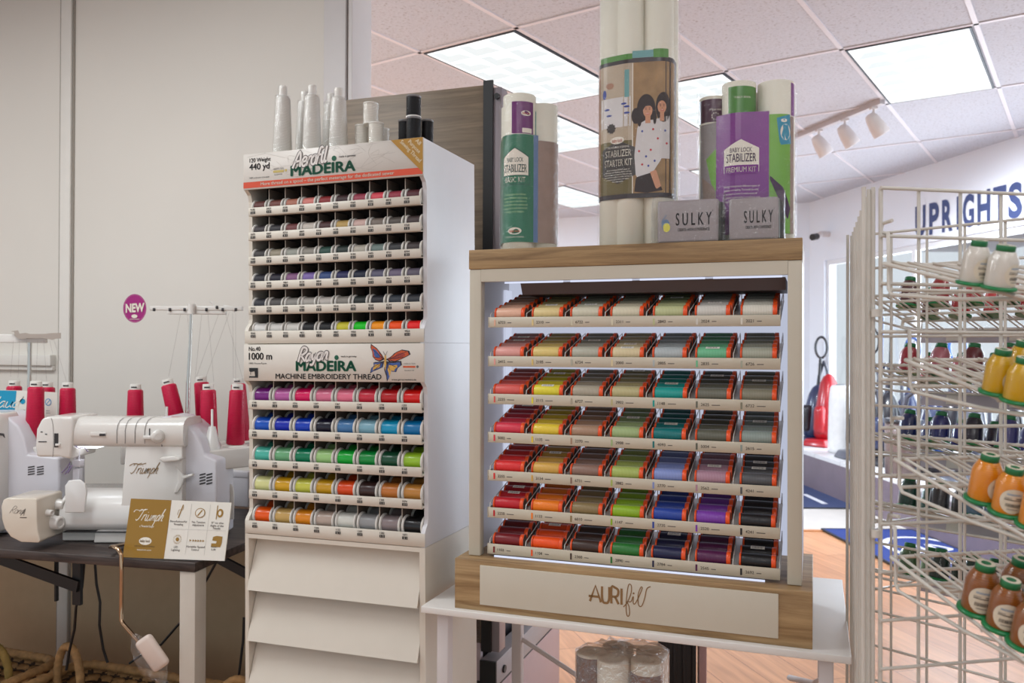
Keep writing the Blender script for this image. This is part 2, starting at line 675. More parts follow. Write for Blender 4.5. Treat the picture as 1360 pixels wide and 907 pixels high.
# pale tiled strip in front of the platform
TILE_N = 6.27
structure(MB().add([(1.2, TILE_N, 0.003), (3.6, TILE_N - 0.05, 0.003), (3.6, 11.5, 0.003), (1.2, 11.5, 0.003)], [(0, 1, 2, 3)]).build('floor_tile', mat('pale_floor_tile', (196, 190, 184), 0.4, var=0.05, vscale=6)))
structure(MB().box(1.2, 3.0, TILE_N - 0.045, TILE_N, 0.0, 0.008).build('floor_trim', mat('oak_threshold', (190, 130, 85), 0.4)))

# suspended ceiling: bars in the ceiling's own directions
gm = MB()
G0U, G0V, GU, GV = -3.0, 3.49, 0.635, 1.22


def ceil_pt(a, b, z):
    return UC * a + VC * b + Vector((0, 0, z))


def ceil_bar(a0, a1, b0, b1):
    gm.add([ceil_pt(a, b, z) for z in (CEIL - 0.006, CEIL + 0.001) for a, b in ((a0, b0), (a1, b0), (a1, b1), (a0, b1))],
           [(0, 3, 2, 1), (0, 1, 5, 4), (1, 2, 6, 5), (2, 3, 7, 6), (3, 0, 4, 7)])


for i in range(-5, 11):
    x = G0U + GU * i - 0.0125
    ceil_bar(x - 0.012, x + 0.012, -2.2, 13.0)
for j in range(-4, 8):
    y = G0V + GV * j
    ceil_bar(-6.2, 3.5, y - 0.012, y + 0.012)
structure(gm.build('ceiling_grid', mat('white_ceiling_bar', (214, 208, 212), 0.45, var=0.0)))

# wall behind the sewing machines, with its boards and chair rail
WV = 2.74
WEND = kx(470, WV)
wl = MB()
wl.box(-6.2, WEND - 0.005, 0, 0.12, 0, CEIL)
wl = structure(wl.build('wall_left', M_WALL, loc=D(0, WV, 0), rotz=-YAW))


def wall_trim(name, boxes, m=None):
    b = MB()
    for q in boxes:
        b.box(*q, bev=0.003)
    return structure(b.build(name, m or M_WALLTRIM, loc=D(0, WV, 0), rotz=-YAW))


wall_trim('trim_1', [(kx(82.5, WV), kx(96, WV), -0.014, 0, 0, CEIL)])
wall_trim('trim_2', [(kx(79.5, WV), kx(82, WV), -0.006, 0, 0, CEIL), (kx(96.3, WV), kx(98.8, WV), -0.006, 0, 0, CEIL)], mat('shaded_groove_paint', (150, 142, 132), 0.7, var=0))
wall_trim('trim_3', [(kx(432, WV), kx(461, WV), -0.018, 0.0, 0, CEIL), (kx(464.5, WV), WEND, -0.018, 0.125, 0, CEIL)], mat('end_board_paint', (216, 212, 210), 0.5, var=0.01))
wall_trim('trim_4', [(kx(461, WV), kx(464.5, WV), -0.006, 0, 0, CEIL)], mat('board_joint_paint', (138, 124, 116), 0.7, var=0))
wall_trim('trim_5', [(-5.5, kx(75.5, WV), -0.030, 0, 1.262, 1.309), (-5.5, kx(75.5, WV), -0.018, 0, 1.242, 1.262)])

wall_trim('shade_tone_panel', [(-5.5, WEND - 0.12, -0.004, 0, 0, 0.66)], mat('tan_shade_tone', (196, 170, 136), 0.7, var=0.03))  # added panel: warm under-table shade painted on the lower wall

# far walls; the long one on the other side has the shop window in it
WA = Vector((3.267, 9.296, 0))
WD = Vector((0.1822, -0.9833, 0))
WN = Vector((-0.9833, -0.1822, 0))          # into the room
W_ANG = math.atan2(WD.y, WD.x)


def on_wall(s, d, z):                        # s metres along the wall from its far corner, d out from its face
    return WA + WD * s + WN * d + Vector((0, 0, z))


HEAD = 2.28
wr = MB()
for s0, s1, z0, z1 in ((-0.1, 0.30, 0, CEIL), (0.30, 5.9, HEAD, CEIL), (0.30, 5.9, 0, 0.30), (5.9, 9.0, 0, CEIL)):
    wr.box(s0, s1, 0, 0.14, z0, z1)          # local y runs away from the room
wr = structure(wr.build('wall_right', M_FARWALL, loc=WA, rotz=W_ANG))
wf = MB()
wf.box(0.30, 5.9, 0.03, 0.09, HEAD - 0.05, HEAD)
wf.box(0.30, 5.9, -0.01, 0.12, 0.30, 0.34)
for s in (0.30, 1.70, 3.10, 4.50, 5.85):
    wf.box(s, s + 0.05, 0.03, 0.09, 0.34, HEAD - 0.05)
wf = structure(wf.build('window_1', mat('white_window_frame', (226, 228, 232), 0.4, var=0), loc=WA, rotz=W_ANG))
gl = bpy.data.materials.new('window_glass')
gl.use_nodes = True
_nt = gl.node_tree
for _n in list(_nt.nodes):
    _nt.nodes.remove(_n)
_o, _m, _t, _g = (_nt.nodes.new(t) for t in ('ShaderNodeOutputMaterial', 'ShaderNodeMixShader', 'ShaderNodeBsdfTransparent', 'ShaderNodeBsdfGlossy'))
_g.inputs['Roughness'].default_value = 0.02
_m.inputs[0].default_value = 0.06
_nt.links.new(_t.outputs[0], _m.inputs[1])
_nt.links.new(_g.outputs[0], _m.inputs[2])
_nt.links.new(_m.outputs[0], _o.inputs[0])
MB().box(0.34, 5.86, 0.055, 0.062, 0.34, HEAD - 0.05).build('glass', gl, parent=wf)
# return wall closing the far end
BB = Vector((-4.5, 12.75, 0))
bd = BB - WA
structure(MB().box(0, bd.length, -0.14, 0, 0, CEIL).build('wall_back', M_FARWALL, loc=WA, rotz=math.atan2(bd.y, bd.x)))

# lettering on the wall above the window
lt = MB()
n_ = 'UPRIGHTS'
fnl = lambda p: on_wall(p[0], 0.004, p[1])
s_pos = {'U': 1.63, 'P': 2.03, 'R': 2.22, 'I': 2.415, 'G': 2.50, 'H': 2.655, 'T': 2.79, 'S': 2.895}
BASE, CAPH = 2.335, 0.275


def wl_(ch, s, w):
    vs, fs = text_geo(ch, 0.035)
    x0, x1 = min(p[0] for p in vs), max(p[0] for p in vs)
    y0, y1 = min(p[1] for p in vs), max(p[1] for p in vs)
    lt.add([fnl((s + (p[0] - x0) / (x1 - x0) * w, BASE + (p[1] - y0) / (y1 - y0) * CAPH)) for p in vs], fs)


LETTERS = []
for ch, xa, xb in (('U', 1216, 1229.5), ('P', 1234.5, 1247.5), ('R', 1251.5, 1265.5), ('I', 1271, 1276), ('G', 1279, 1294), ('H', 1298.5, 1315.5), ('T', 1319.5, 1337), ('S', 1339.5, 1358)):
    ps = [at_plane(x, 290, WA, WN) for x in (xa, xb)]
    s0, s1 = ((p - WA).dot(WD) for p in ps)
    wl_(ch, s0, s1 - s0)
lo = lt.build('wall_lettering', mat('navy_lettering', (58, 72, 118), 0.5, var=0))
tag(lo, 'navy capital letters spelling UPRIGHTS high on the white wall above the window', 'lettering')

# ---------------------------------------------------------------- ceiling lights
M_DIFF = [mat('lit_lens', (246, 252, 253), 0.5, var=0, emit=1.0), mat('lit_lens_side', (240, 247, 248), 0.5, var=0, emit=0.93), mat('lit_lens_rib', (255, 255, 255), 0.5, var=0, emit=1.4)]
M_FRAME = mat('dark_gap_shade', (52, 58, 66), 0.5, var=0)  # dark border colour stands in for the shadow gap round each panel
M_FRAMEW = mat('white_fixture_edge', (225, 225, 228), 0.5, var=0)


def ceiling_light(i, j, label, length=1.19):
    a0, b0 = G0U + GU * i + 0.004, G0V + GV * j + 0.014
    w, l = 0.596, length
    t = thing('ceiling_light', label, 'ceiling light', ceil_pt(a0, b0, CEIL - 0.012), -CEIL_YAW, 'fluorescent ceiling panels')
    fr = MB()
    e = 0.010
    for q in ((0, w, 0, e), (0, w, l - e, l), (0, e, e, l - e), (w - e, w, e, l - e)):
        fr.box(q[0], q[1], q[2], q[3], 0.0, 0.012)
    fr.build('light_frame', M_FRAME, t)
    df = MB()
    nx, ny = 3, 6
    m = 0.012
    cw, cl = (w - 2 * m) / nx, (l - 2 * m) / ny
    for a in range(nx):
        for c in range(ny):
            x0, y0 = m + a * cw, m + c * cl
            r = 0.012
            P = [(x0, y0), (x0 + cw, y0), (x0 + cw, y0 + cl), (x0, y0 + cl)]
            Q = [(x0 + r, y0 + r), (x0 + cw - r, y0 + r), (x0 + cw - r, y0 + cl - r), (x0 + r, y0 + cl - r)]
            S = [(x0 + cw * .3, y0 + cl * .25), (x0 + cw * .7, y0 + cl * .25), (x0 + cw * .7, y0 + cl * .6), (x0 + cw * .3, y0 + cl * .6)]
            vs = [(p[0], p[1], 0.001) for p in P] + [(p[0], p[1], 0.001) for p in Q] + [(p[0], p[1], 0.011) for p in S]
            fr_, md = [], []
            for k in range(4):
                k2 = (k + 1) % 4
                df.add([vs[k], vs[k2], vs[k2 + 4], vs[k + 4]], [(0, 1, 2, 3)], 2)
                df.add([vs[k + 4], vs[k2 + 4], vs[k2 + 8], vs[k + 8]], [(0, 1, 2, 3)], 0 if k in (0, 1) else 1)
            df.add(vs[8:12], [(0, 1, 2, 3)], 0)
    df.build('diffuser', M_DIFF, t)
    return t


ceiling_light(0, 0, 'large lit ceiling panel above the brown display board and the dark metal post')
ceiling_light(-1, 1, 'lit ceiling panel partly hidden between the green kit and the tall starter kit')
ceiling_light(1, 1, 'lit ceiling panel seen between the tall starter kit and the purple kit')
ceiling_light(3, 1, 'brightest square-looking ceiling panel above the white track spotlights')
ceiling_light(0, 3, 'far lit ceiling panel low behind the grey cases, beside the tall starter kit')
ceiling_light(-3, 3, 'farthest lit ceiling panel low behind the green basic kit, near the back wall')

# ---------------------------------------------------------------- track with three spotlights
TZ = CEIL - 0.035
pa, pb = at_z(1172, 138, TZ), at_z(1052, 187, TZ)
tr = MB()
dv = (pb - pa)
side = Vector((-dv.y, dv.x, 0)).normalized() * 0.018
tr.add([pa + side * s + Vector((0, 0, z)) for z in (0, 0.035) for s in (-1, 1)] + [pb + side * s + Vector((0, 0, z)) for z in (0, 0.035) for s in (-1, 1)],
       [(0, 1, 3, 2), (4, 6, 7, 5), (0, 4, 5, 1), (2, 3, 7, 6), (0, 2, 6, 4), (1, 5, 7, 3)])
tag(tr.build('light_track', mat('track_white', (188, 180, 182), 0.4, var=0)), 'slim white track on the ceiling carrying three spotlights', 'light track')
M_SPOT = mat('spot_white', (214, 206, 204), 0.4, var=0)
for px, lab in ((1162, 'largest white track spotlight, at the near end of the ceiling track'), (1127, 'middle white track spotlight of the three on the ceiling track'), (1092, 'white track spotlight at the far end of the ceiling track by the purple kit')):
    f = (px - 1172) / (1052 - 1172)
    p = pa + dv * f
    t = thing('track_spotlight', lab, 'spotlight', p, 0, 'white track spotlights')
    MB().cyl((0, 0, 0), (0, 0, -0.09), 0.008).box(-0.02, 0.02, -0.02, 0.02, -0.012, 0.0).build('stem', M_SPOT, t)
    hd = MB()
    dd = Vector((0.55, 0.05, -0.8)).normalized()
    o = Vector((0, 0, -0.09)) - dd * 0.05
    hd.lathe([(0.012, -0.005), (0.03, 0.0), (0.042, 0.03), (0.05, 0.08), (0.056, 0.15), (0.05, 0.152), (0.044, 0.11)], o, dd, 20, caps=True)
    hd.build('lamp_head', M_SPOT, t)
    sl_ = bpy.data.lights.new('track_lamp', 'SPOT')
    sl_.energy, sl_.spot_size, sl_.spot_blend, sl_.shadow_soft_size, sl_.color = 150, math.radians(130), 1.0, 0.03, (0.86, 0.93, 1.0)
    so_ = bpy.data.objects.new('track_lamp', sl_)
    COL.objects.link(so_)
    so_.parent = t
    so_.location = o + dd * 0.145
    so_.rotation_euler = dd.to_track_quat('-Z', 'Y').to_euler()

# ================================================================ white table and the lit thread rack on it
TT = 0.73                                    # table height
t = thing('side_table', 'small white table on square legs carrying the lit oak and white thread rack', 'table', D(-0.885, 1.833, 0), -YAW)
OFF = (0.885, -1.833, 0)
MB(OFF).box(-0.885, 0.070, 1.833, 2.436, TT - 0.016, TT, bev=0.002).build('table_top', mat('white_melamine', (222, 218, 212), 0.4, var=0.01), t)
M_LEG = mat('white_leg_paint', (205, 198, 196), 0.42, var=0.02)
for (a, b) in ((-0.852, 1.853), (0.008, 1.853), (-0.852, 2.385), (0.008, 2.385)):
    MB(OFF).box(a, a + 0.029, b, b + 0.029, 0.0, TT - 0.017, bev=0.002).build('leg', M_LEG, t)
br = MB(OFF)
br.tube([(kx(px, 2.40), 2.40, kz(px, py, 2.40)) for px, py in ((684, 843), (700, 852), (765, 895), (830, 938), (900, 984))], 0.0075, 8)
br.build('brace', M_LEG, t)
br = MB(OFF)
br.tube([(0.022, 1.885, 0.66), (0.022, 2.0, 0.62), (0.0, 2.12, 0.56), (-0.06, 2.30, 0.50)], 0.0075, 8)
br.build('brace', M_LEG, t)

M_CREAM = mat('rack_cream_paint', (196, 188, 170), 0.42, var=0.015)
M_CREAM2 = mat('rack_white_side', (216, 214, 216), 0.35, var=0.01)
M_LEDP = mat('lit_back_panel', (225, 232, 255), 0.5, var=0, emit=0.62)
M_LED = mat('led_strip', (225, 232, 255), 0.5, var=0, emit=0.95)
M_GOLD = mat('gold_brown_print', (136, 102, 62), 0.4, var=0.03)
M_CLEAR = film('clear_acrylic', amount=0.06, crinkle=0.0)

a0 = (-0.404, 1.849, TT)
A_OFF = tuple(-x for x in a0)
rk = thing('thread_display_rack', 'lit countertop rack in oak and white with seven trays of orange-rimmed thread', 'display rack', D(*a0), -YAW)
M_OAKTOP = wood('oak_top_board', (120, 92, 58), (164, 134, 92), 0.5, (1.3, 15, 22), 2.6)
MB(A_OFF).box(-0.8043, -0.0037, 1.849, 2.19, TT, 0.848, bev=0.0015).build('base', M_OAK, rk)
fp = MB(A_OFF).box(-0.739, -0.0707, 1.8455, 1.8495, 0.7455, 0.8375, bev=0.001).build('front_plate', mat('cream_plate', (200, 193, 176), 0.42, var=0.01), rk)
# brand lettering on the plate
lg = MB(A_OFF)


def plate_pt(px, py):
    q = at_plane(px, py, D(0, 1.8448, 0), V)
    return (q.dot(U), q.z)


pf = lambda p: (p[0], 1.8448, p[1])
for ch, xa, xb in (('A', 783.5, 798), ('U', 799.5, 809), ('R', 812, 821.5), ('I', 824, 826.8)):
    (ua, z0), (ub, _) = plate_pt(xa, 803.5 if ch == 'I' else 801), plate_pt(xb, 801)
    z0, z1 = plate_pt((xa + xb) / 2, 799 + 0.1 * (xa - 783))[1], plate_pt((xa + xb) / 2, 777.5 + 0.1 * (xa - 783))[1]
    P = {'A': [[(0, 0), (.5, 1), (1, 0)], [(-.12, .32), (.82, .32)]], 'U': [[(0, 1), (0, .3), (.2, .03), (.5, 0), (.8, .03), (1, .3), (1, 1)]],
         'R': [[(0, 0), (0, 1), (.5, 1), (.92, .88), (.95, .65), (.8, .5), (.5, .44), (.05, .44)], [(.5, .44), (1, 0)]], 'I': [[(.5, 0), (.5, 1)]]}[ch]
    for s in P:
        lg.stroke([(ua + (ub - ua) * x, z0 + (z1 - z0) * y) for x, y in s], 0.0052, pf, 0, smooth=3 if ch in 'UR' else 0)
scr = [(828, 806), (833, 800), (838, 788), (838.5, 778), (835, 776.5), (832.5, 790), (831.5, 808), (833, 818), (836, 816), (835.5, 806), (833, 799), (838, 799), (841, 792), (841, 801), (844, 801), (850, 789), (853, 781), (851, 780), (847.5, 790), (848, 803), (852, 805), (856, 795), (859, 782), (864, 779)]
lg.stroke([plate_pt(*q) for q in scr], 0.0022, pf, 0)
lg.ellipse(*plate_pt(841.5, 788), 0.0022, 0.0022, pf, 0, 10)
lg.build('lettering', M_GOLD, fp)
MB(A_OFF).box(-0.7863, -0.0248, 1.884, 2.185, 1.5365, 1.583, bev=0.0015).build('top_board', M_OAKTOP, rk)
for (x0, x1) in ((-0.7846, -0.7551), (-0.0545, -0.0253)):
    MB(A_OFF).box(x0, x1, 1.886, 1.912, 0.8485, 1.536, bev=0.002).build('post', M_CREAM, rk)
MB(A_OFF).box(-0.7551, -0.0545, 1.886, 1.900, 1.506, 1.536).build('header', M_CREAM, rk)
for (x0, x1) in ((-0.7846, -0.7786), (-0.0313, -0.0253)):
    MB(A_OFF).box(x0, x1, 1.912, 2.175, 0.8485, 1.536).build('side_panel', M_CREAM2, rk)
MB(A_OFF).box(-0.7786, -0.0313, 2.150, 2.156, 0.8485, 1.536).build('back_panel', M_LEDP, rk)
bf = MB(A_OFF)
bf.prism([(1.915, 1.503), (1.930, 1.476), (2.06, 1.476), (2.06, 1.503)], lambda p, t: (-0.665 + t, p[0], p[1]), 0.605)
bf.build('lamp_housing', mat('shaded_housing', (84, 74, 74), 0.5, var=0.02), rk)  # shade on the housing's underside is put into its dark colour
ls = MB(A_OFF)
for k in range(4):
    ls.box(-0.70 + k * 0.163, -0.70 + k * 0.163 + 0.145, 1.9005, 1.904, 1.5015, 1.5055)
ls.build('light_strip', M_LED, rk)
MB(A_OFF).box(-0.72, -0.10, 1.889, 1.893, 0.8488, 0.8525).build('light_strip', M_LED, rk)
for x in (-0.772, -0.040):
    MB(A_OFF).box(x - 0.003, x + 0.003, 2.10, 2.145, 0.87, 1.50).build('light_strip', mat('led_side_strip', (225, 232, 255), 0.5, var=0, emit=0.7), rk)

ROWTOP = [1.4208, 1.3278, 1.2379, 1.1461, 1.0550, 0.9666, 0.8800]
TILT = 0.245
CA = math.sqrt(1 + TILT * TILT)
TU0, TU1 = -0.7352, -0.0690
CPITCH = (TU1 - TU0) / 7
CODES = ['6723 2310 6722 2311 2843 2024 2021', '2415 2105 6724 2000 2805 2835 6726', '2225 2115 6727 2902 1148 2625 6732', '5002 1135 2370 2908 4093 5004 2615',
         '2255 2134 6731 2882 2770 2562 4241', '2250 1133 6010 1147 2735 2520 4241', '1103 1104 2360 2890 2784 2545 2692']
RC = [
    [(228, 178, 150), (222, 200, 140), (206, 200, 176), (212, 204, 176), (186, 190, 140), (208, 204, 194), (216, 211, 196)],
    [(226, 158, 148), (222, 196, 118), (178, 176, 158), (216, 200, 158), (174, 182, 182), (108, 184, 138), (164, 166, 148)],
    [(218, 92, 84), (228, 214, 56), (172, 162, 142), (186, 176, 128), (18, 152, 142), (106, 106, 92), (132, 128, 108)],
    [(216, 52, 74), (230, 200, 58), (168, 134, 108), (158, 178, 122), (0, 112, 112), (96, 96, 82), (140, 152, 144)],
    [(224, 44, 44), (214, 168, 78), (142, 112, 98), (168, 184, 96), (130, 146, 200), (172, 132, 148), (82, 82, 84)],
    [(192, 18, 34), (240, 126, 22), (140, 120, 80), (140, 178, 32), (34, 66, 156), (124, 60, 166), (28, 26, 28)],
    [(122, 18, 26), (244, 82, 14), (62, 42, 34), (42, 118, 48), (26, 30, 68), (84, 24, 72), (22, 22, 24)]]
DEEP = [6, 5, 5, 5, 5, 4, 4]
M_STRIP = mat('label_strip_plastic', (196, 186, 166), 0.4, var=0.01)
M_PRINT = mat('grey_print', (95, 88, 82), 0.6, var=0)
TV = 1.8885                                  # front of the label strips
for r in range(7):
    zt = ROWTOP[r]
    tr = MB(A_OFF)
    n = DEEP[r]
    L = 0.018 + n * 0.0355
    z0, z1 = zt - 0.015, zt - 0.015 + L * TILT
    tr.add([(TU0, TV + 0.003, z0), (TU1, TV + 0.003, z0), (TU1, TV + L, z1), (TU0, TV + L, z1), (TU0, TV + 0.003, z0 - 0.002), (TU1, TV + 0.003, z0 - 0.002), (TU1, TV + L, z1 - 0.002), (TU0, TV + L, z1 - 0.002)],
           [(0, 1, 2, 3), (4, 7, 6, 5), (0, 4, 5, 1), (1, 5, 6, 2), (2, 6, 7, 3), (3, 7, 4, 0)])
    for c in range(8):                       # wire dividers and the two ends
        x = TU0 + CPITCH * c
        x += 0.0015 if c == 0 else (-0.0015 if c == 7 else 0)
        if c not in (0, 7):
            x -= 0.003
        tr.tube([(x, TV + 0.005, z0 + 0.004), (x, TV + 0.010, z0 + 0.024), (x, TV + L - 0.004, z1 + 0.024), (x, TV + L, z1)], 0.0012, 6, 0)
    to = tr.build('tray', M_WHITEP, rk)
    sp = MB(A_OFF).box(TU0 - 0.002, TU1, TV, TV + 0.0025, zt - 0.0245, zt, bev=0.0006, seg=1)
    sp.box(TU0 - 0.002, TU0 + 0.0005, TV, TV + 0.03, zt - 0.0245, zt)
    fs = front(0, TV - 0.0004, 0)
    cm = [M_STRIP, M_PRINT]
    for c in range(7):
        x = TU0 + CPITCH * c + 0.013
        cm.append(mat('colour_chip', RC[r][c], 0.5, var=0))
        sp.rect(x, x + 0.0042, zt - 0.0205, zt - 0.006, fs, 2 + c)
        sp.text(CODES[r].split()[c], x + 0.011, zt - 0.0160, 0.0092, fs, 1, bold=0.01)
        sp.rect(x + 0.034, x + 0.034 + 0.010 + 0.004 * ((c * 3 + r) % 3), zt - 0.0145, zt - 0.0128, fs, 1)
    sp.build('label_strip', cm, to)

# one spool of each kind, then copies
M_ORANGE = mat('orange_rim', (232, 82, 28), 0.35, var=0.03)
M_CORE = mat('grey_spool_core', (120, 96, 86), 0.6, var=0.05)
SR, SL = 0.0165, 0.0385                      # rim radius, half length
core = MB()
half = [(0.0002, 0.008, 1), (0.0055, 0.008, 1), (0.0060, 0.003, 1), (0.0115, 0.003, 1), (0.0125, 0.0, 1), (0.0155, 0.0, 1), (SR, 0.001, 0), (SR, 0.0090, 0), (0.0140, 0.0098, 0)]
core.lathe2([(r_, (h_ if h_ < 0.004 or r_ < 0.01 else h_ * 0.5) - SL, m_) for r_, h_, m_ in half] + [(r_, SL - h_, m_) for r_, h_, m_ in half[::-1]], (0, 0, 0), (1, 0, 0), 20)
core_o = core.build('thread_spool', [M_ORANGE, M_CORE])
th = MB().lathe([(0.0150, -SL + 0.0050), (0.0160, -SL + 0.007), (0.0162, 0), (0.0160, SL - 0.012), (0.0150, SL - 0.0095)], (0, 0, 0), (1, 0, 0), 20, 0, True, caps=False)
th_o = th.build('thread', thread_mat((200, 200, 200)), core_o)
lb = MB()
lr = 0.01665


def on_spool(p):                             # wraps a flat label round the spool
    a = p[1] / lr
    return (p[0], -lr * math.sin(a), lr * math.cos(a))


lb.rect(-0.016, 0.014, -0.006, 0.006, on_spool, 0, 1, 4)
lr2 = 0.0168
x = -0.012
while x < 0.009:
    w = random.choice((0.0007, 0.0012, 0.0018))
    lb.add([(a, -lr2 * math.sin(b / lr2), lr2 * math.cos(b / lr2)) for a, b in ((x, -0.001), (x + w, -0.001), (x + w, 0.0045), (x, 0.0045))], [(0, 1, 2, 3)], 1)
    x += w + 0.0009
lab_o = lb.build('barcode_label', [M_PAPER, M_BLACK], core_o)
lab_o.rotation_euler = (0.35, 0, 0)

COLNAME = ['first column by cabinet', 'second column from cabinet', 'third column from cabinet', 'middle column of seven',
           'third column from tower', 'second column from tower', 'last column by tower']
TRAYNAME = ['top lit tray', 'second lit tray', 'third lit tray', 'fourth lit tray', 'fifth lit tray', 'sixth lit tray', 'bottom lit tray']
DEPTHN = ['front', 'second back', 'third back', 'fourth back', 'fifth back', 'sixth back']
labelled = {(1, 0, 3), (1, 0, 2), (1, 3, 0), (1, 3, 1), (2, 1, 0), (2, 4, 1), (3, 4, 1), (3, 0, 4), (2, 1, 3), (5, 0, 1), (5, 0, 2), (6, 1, 2), (6, 4, 2), (6, 6, 1), (4, 6, 2), (4, 6, 1), (4, 5, 1), (3, 3, 2), (2, 6, 2), (2, 5, 3), (3, 6, 2), (0, 1, 1), (0, 2, 1), (0, 4, 3), (0, 5, 1), (1, 5, 0), (2, 3, 4), (6, 0, 3), (4, 1, 2), (1, 2, 2)}
first = True
for r in range(7):
    for c in range(7):
        base = RC[r][c]
        for k in range(DEEP[r]):
            uu = TU0 + CPITCH * (c + 0.5) + 0.001 + random.uniform(-0.0015, 0.0015)
            d = 0.0205 + k * 0.0345
            vv, zz = TV + d, ROWTOP[r] - 0.015 + d * TILT + 0.0168 * CA
            f = (1.0, 0.92, 0.8, 0.7, 0.62, 0.56)[k] if sum(base) > 120 else 1  # deeper spools get darker thread: shade painted into the colour
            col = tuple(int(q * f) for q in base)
            cn = colour_name(base)
            lab = f"{cn} thread spool, {DEPTHN[k]} in {COLNAME[c]}, {TRAYNAME[r]}"
            roll = random.uniform(-0.6, 0.6)
            kids = [th_o] + ([lab_o] if (r, c, k) in labelled else [])
            if first:
                o, t_ = core_o, th_o
                o.location, o.rotation_euler = D(uu, vv, zz), (0, 0, -YAW)
                first = False
                lab_keep = lab_o
            else:
                out = put(core_o, D(uu, vv, zz), (0, 0, -YAW), kids)
                o, t_ = out[0], out[1]
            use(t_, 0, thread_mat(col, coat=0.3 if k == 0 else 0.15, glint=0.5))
            tag(o, lab, 'thread spool', 'orange-rimmed spools on the lit rack')
bpy.data.objects.remove(lab_keep)
use(th_o, 0, thread_mat(RC[0][0], coat=0.5, glint=0.5))

# ---------------------------------------------------------------- stabiliser kits and cases on top of the rack
def hull(circles, n=28):
    """rounded outline round some circles (x, y, r), anticlockwise from the back"""
    pts = []
    for (x, y, r) in circles:
        for k in range(n):
            a = 2 * math.pi * k / n
            pts.append((x + r * math.cos(a), y + r * math.sin(a)))
    pts = sorted(set((round(p[0], 6), round(p[1], 6)) for p in pts))

    def half(ps):
        h = []
        for p in ps:
            while len(h) > 1 and (h[-1][0] - h[-2][0]) * (p[1] - h[-2][1]) - (h[-1][1] - h[-2][1]) * (p[0] - h[-2][0]) <= 0:
                h.pop()
            h.append(p)
        return h
    lo, hi = half(pts), half(pts[::-1])
    return lo[:-1] + hi[:-1]


class Wrap:
    """an upright outline that flat artwork can be wrapped onto: s runs along it from the front, growing to the viewer's side of x+"""

    def __init__(self, outline, grow=0.0, x_zero=None):
        c = (sum(p[0] for p in outline) / len(outline), sum(p[1] for p in outline) / len(outline))
        P = []
        for p in outline:
            d = Vector((p[0] - c[0], p[1] - c[1]))
            d = d * (1 + grow / max(d.length, 1e-6))
            P.append(Vector((c[0] + d.x, c[1] + d.y)))
        # start at the point that faces the viewer (smallest y) nearest x_zero
        xz = c[0] if x_zero is None else x_zero
        i0 = min(range(len(P)), key=lambda i: abs(P[i].x - xz) + (1000 if P[i].y > c[1] else 0))
        self.P = P[i0:] + P[:i0]
        self.n = len(P)
        self.L = [0]
        for i in range(self.n):
            self.L.append(self.L[-1] + (self.P[(i + 1) % self.n] - self.P[i]).length)
        self.total = self.L[-1]

    def at(self, s):
        s = s % self.total
        for i in range(self.n):
            if self.L[i + 1] >= s:
                t = (s - self.L[i]) / max(self.L[i + 1] - self.L[i], 1e-9)
                a, b = self.P[i], self.P[(i + 1) % self.n]
                d = (b - a).normalized()
                return a.lerp(b, t), Vector((d.y, -d.x))
        return self.P[0], Vector((0, -1))

    def fn(self, out=0.0, s0=0.0, z0=0.0):
        def f(p):
            q, n = self.at(s0 + p[0])
            q = q + n * out
            return (q.x, q.y, z0 + p[1])
        return f

    def wall(self, mb, z0, z1, mi=0, nz=1, out=0.0, s0=None, s1=None, steps=72, smooth=True):
        a, b = (0, self.total) if s0 is None else (s0, s1)
        vs = []
        f = self.fn(out)
        for j in range(nz + 1):
            for i in range(steps + 1):
                vs.append(f((a + (b - a) * i / steps, z0 + (z1 - z0) * j / nz)))
        w = steps + 1
        mb.add(vs, [(j * w + i, j * w + i + 1, (j + 1) * w + i + 1, (j + 1) * w + i) for j in range(nz) for i in range(steps)], mi, smooth)


M_ROLL = mat('off_white_fabric_roll', (226, 222, 206), 0.7, var=0.02, bump=0.15, bscale=900)
M_TUBE = mat('card_tube', (150, 118, 86), 0.8, var=0.05)


def roll_mesh(mb, x, y, z0, z1, r, mi=0, mi2=1):
    mb.lathe([(r * 0.96, z0), (r, z0 + 0.001), (r, z1 - 0.001), (r * 0.97, z1), (r * 0.45, z1), (r * 0.42, z1 - 0.006)], (x, y, 0), (0, 0, 1), 28, mi, True, caps=False)
    mb.lathe([(r * 0.42, z1 - 0.004), (r * 0.001, z1 - 0.03)], (x, y, 0), (0, 0, 1), 20, mi2, True, caps=False)


def logo_oval(mb, f, x, z, w, mi_oval, mi_txt, s='baby lock'):
    mb.ellipse(x, z, w / 2, w * 0.27, f, mi_oval, 24)


TOPZ = 1.5832
M_INK = mat('white_ink', (226, 220, 206), 0.55, var=0)
M_BRAND = mat('orange_print', (196, 92, 60), 0.5, var=0)


def place_kit(name, label, rolls, z_top, rotz, at, group='stabiliser kits'):
    k = thing(name, label, 'stabiliser kit', at, rotz, group)
    return k


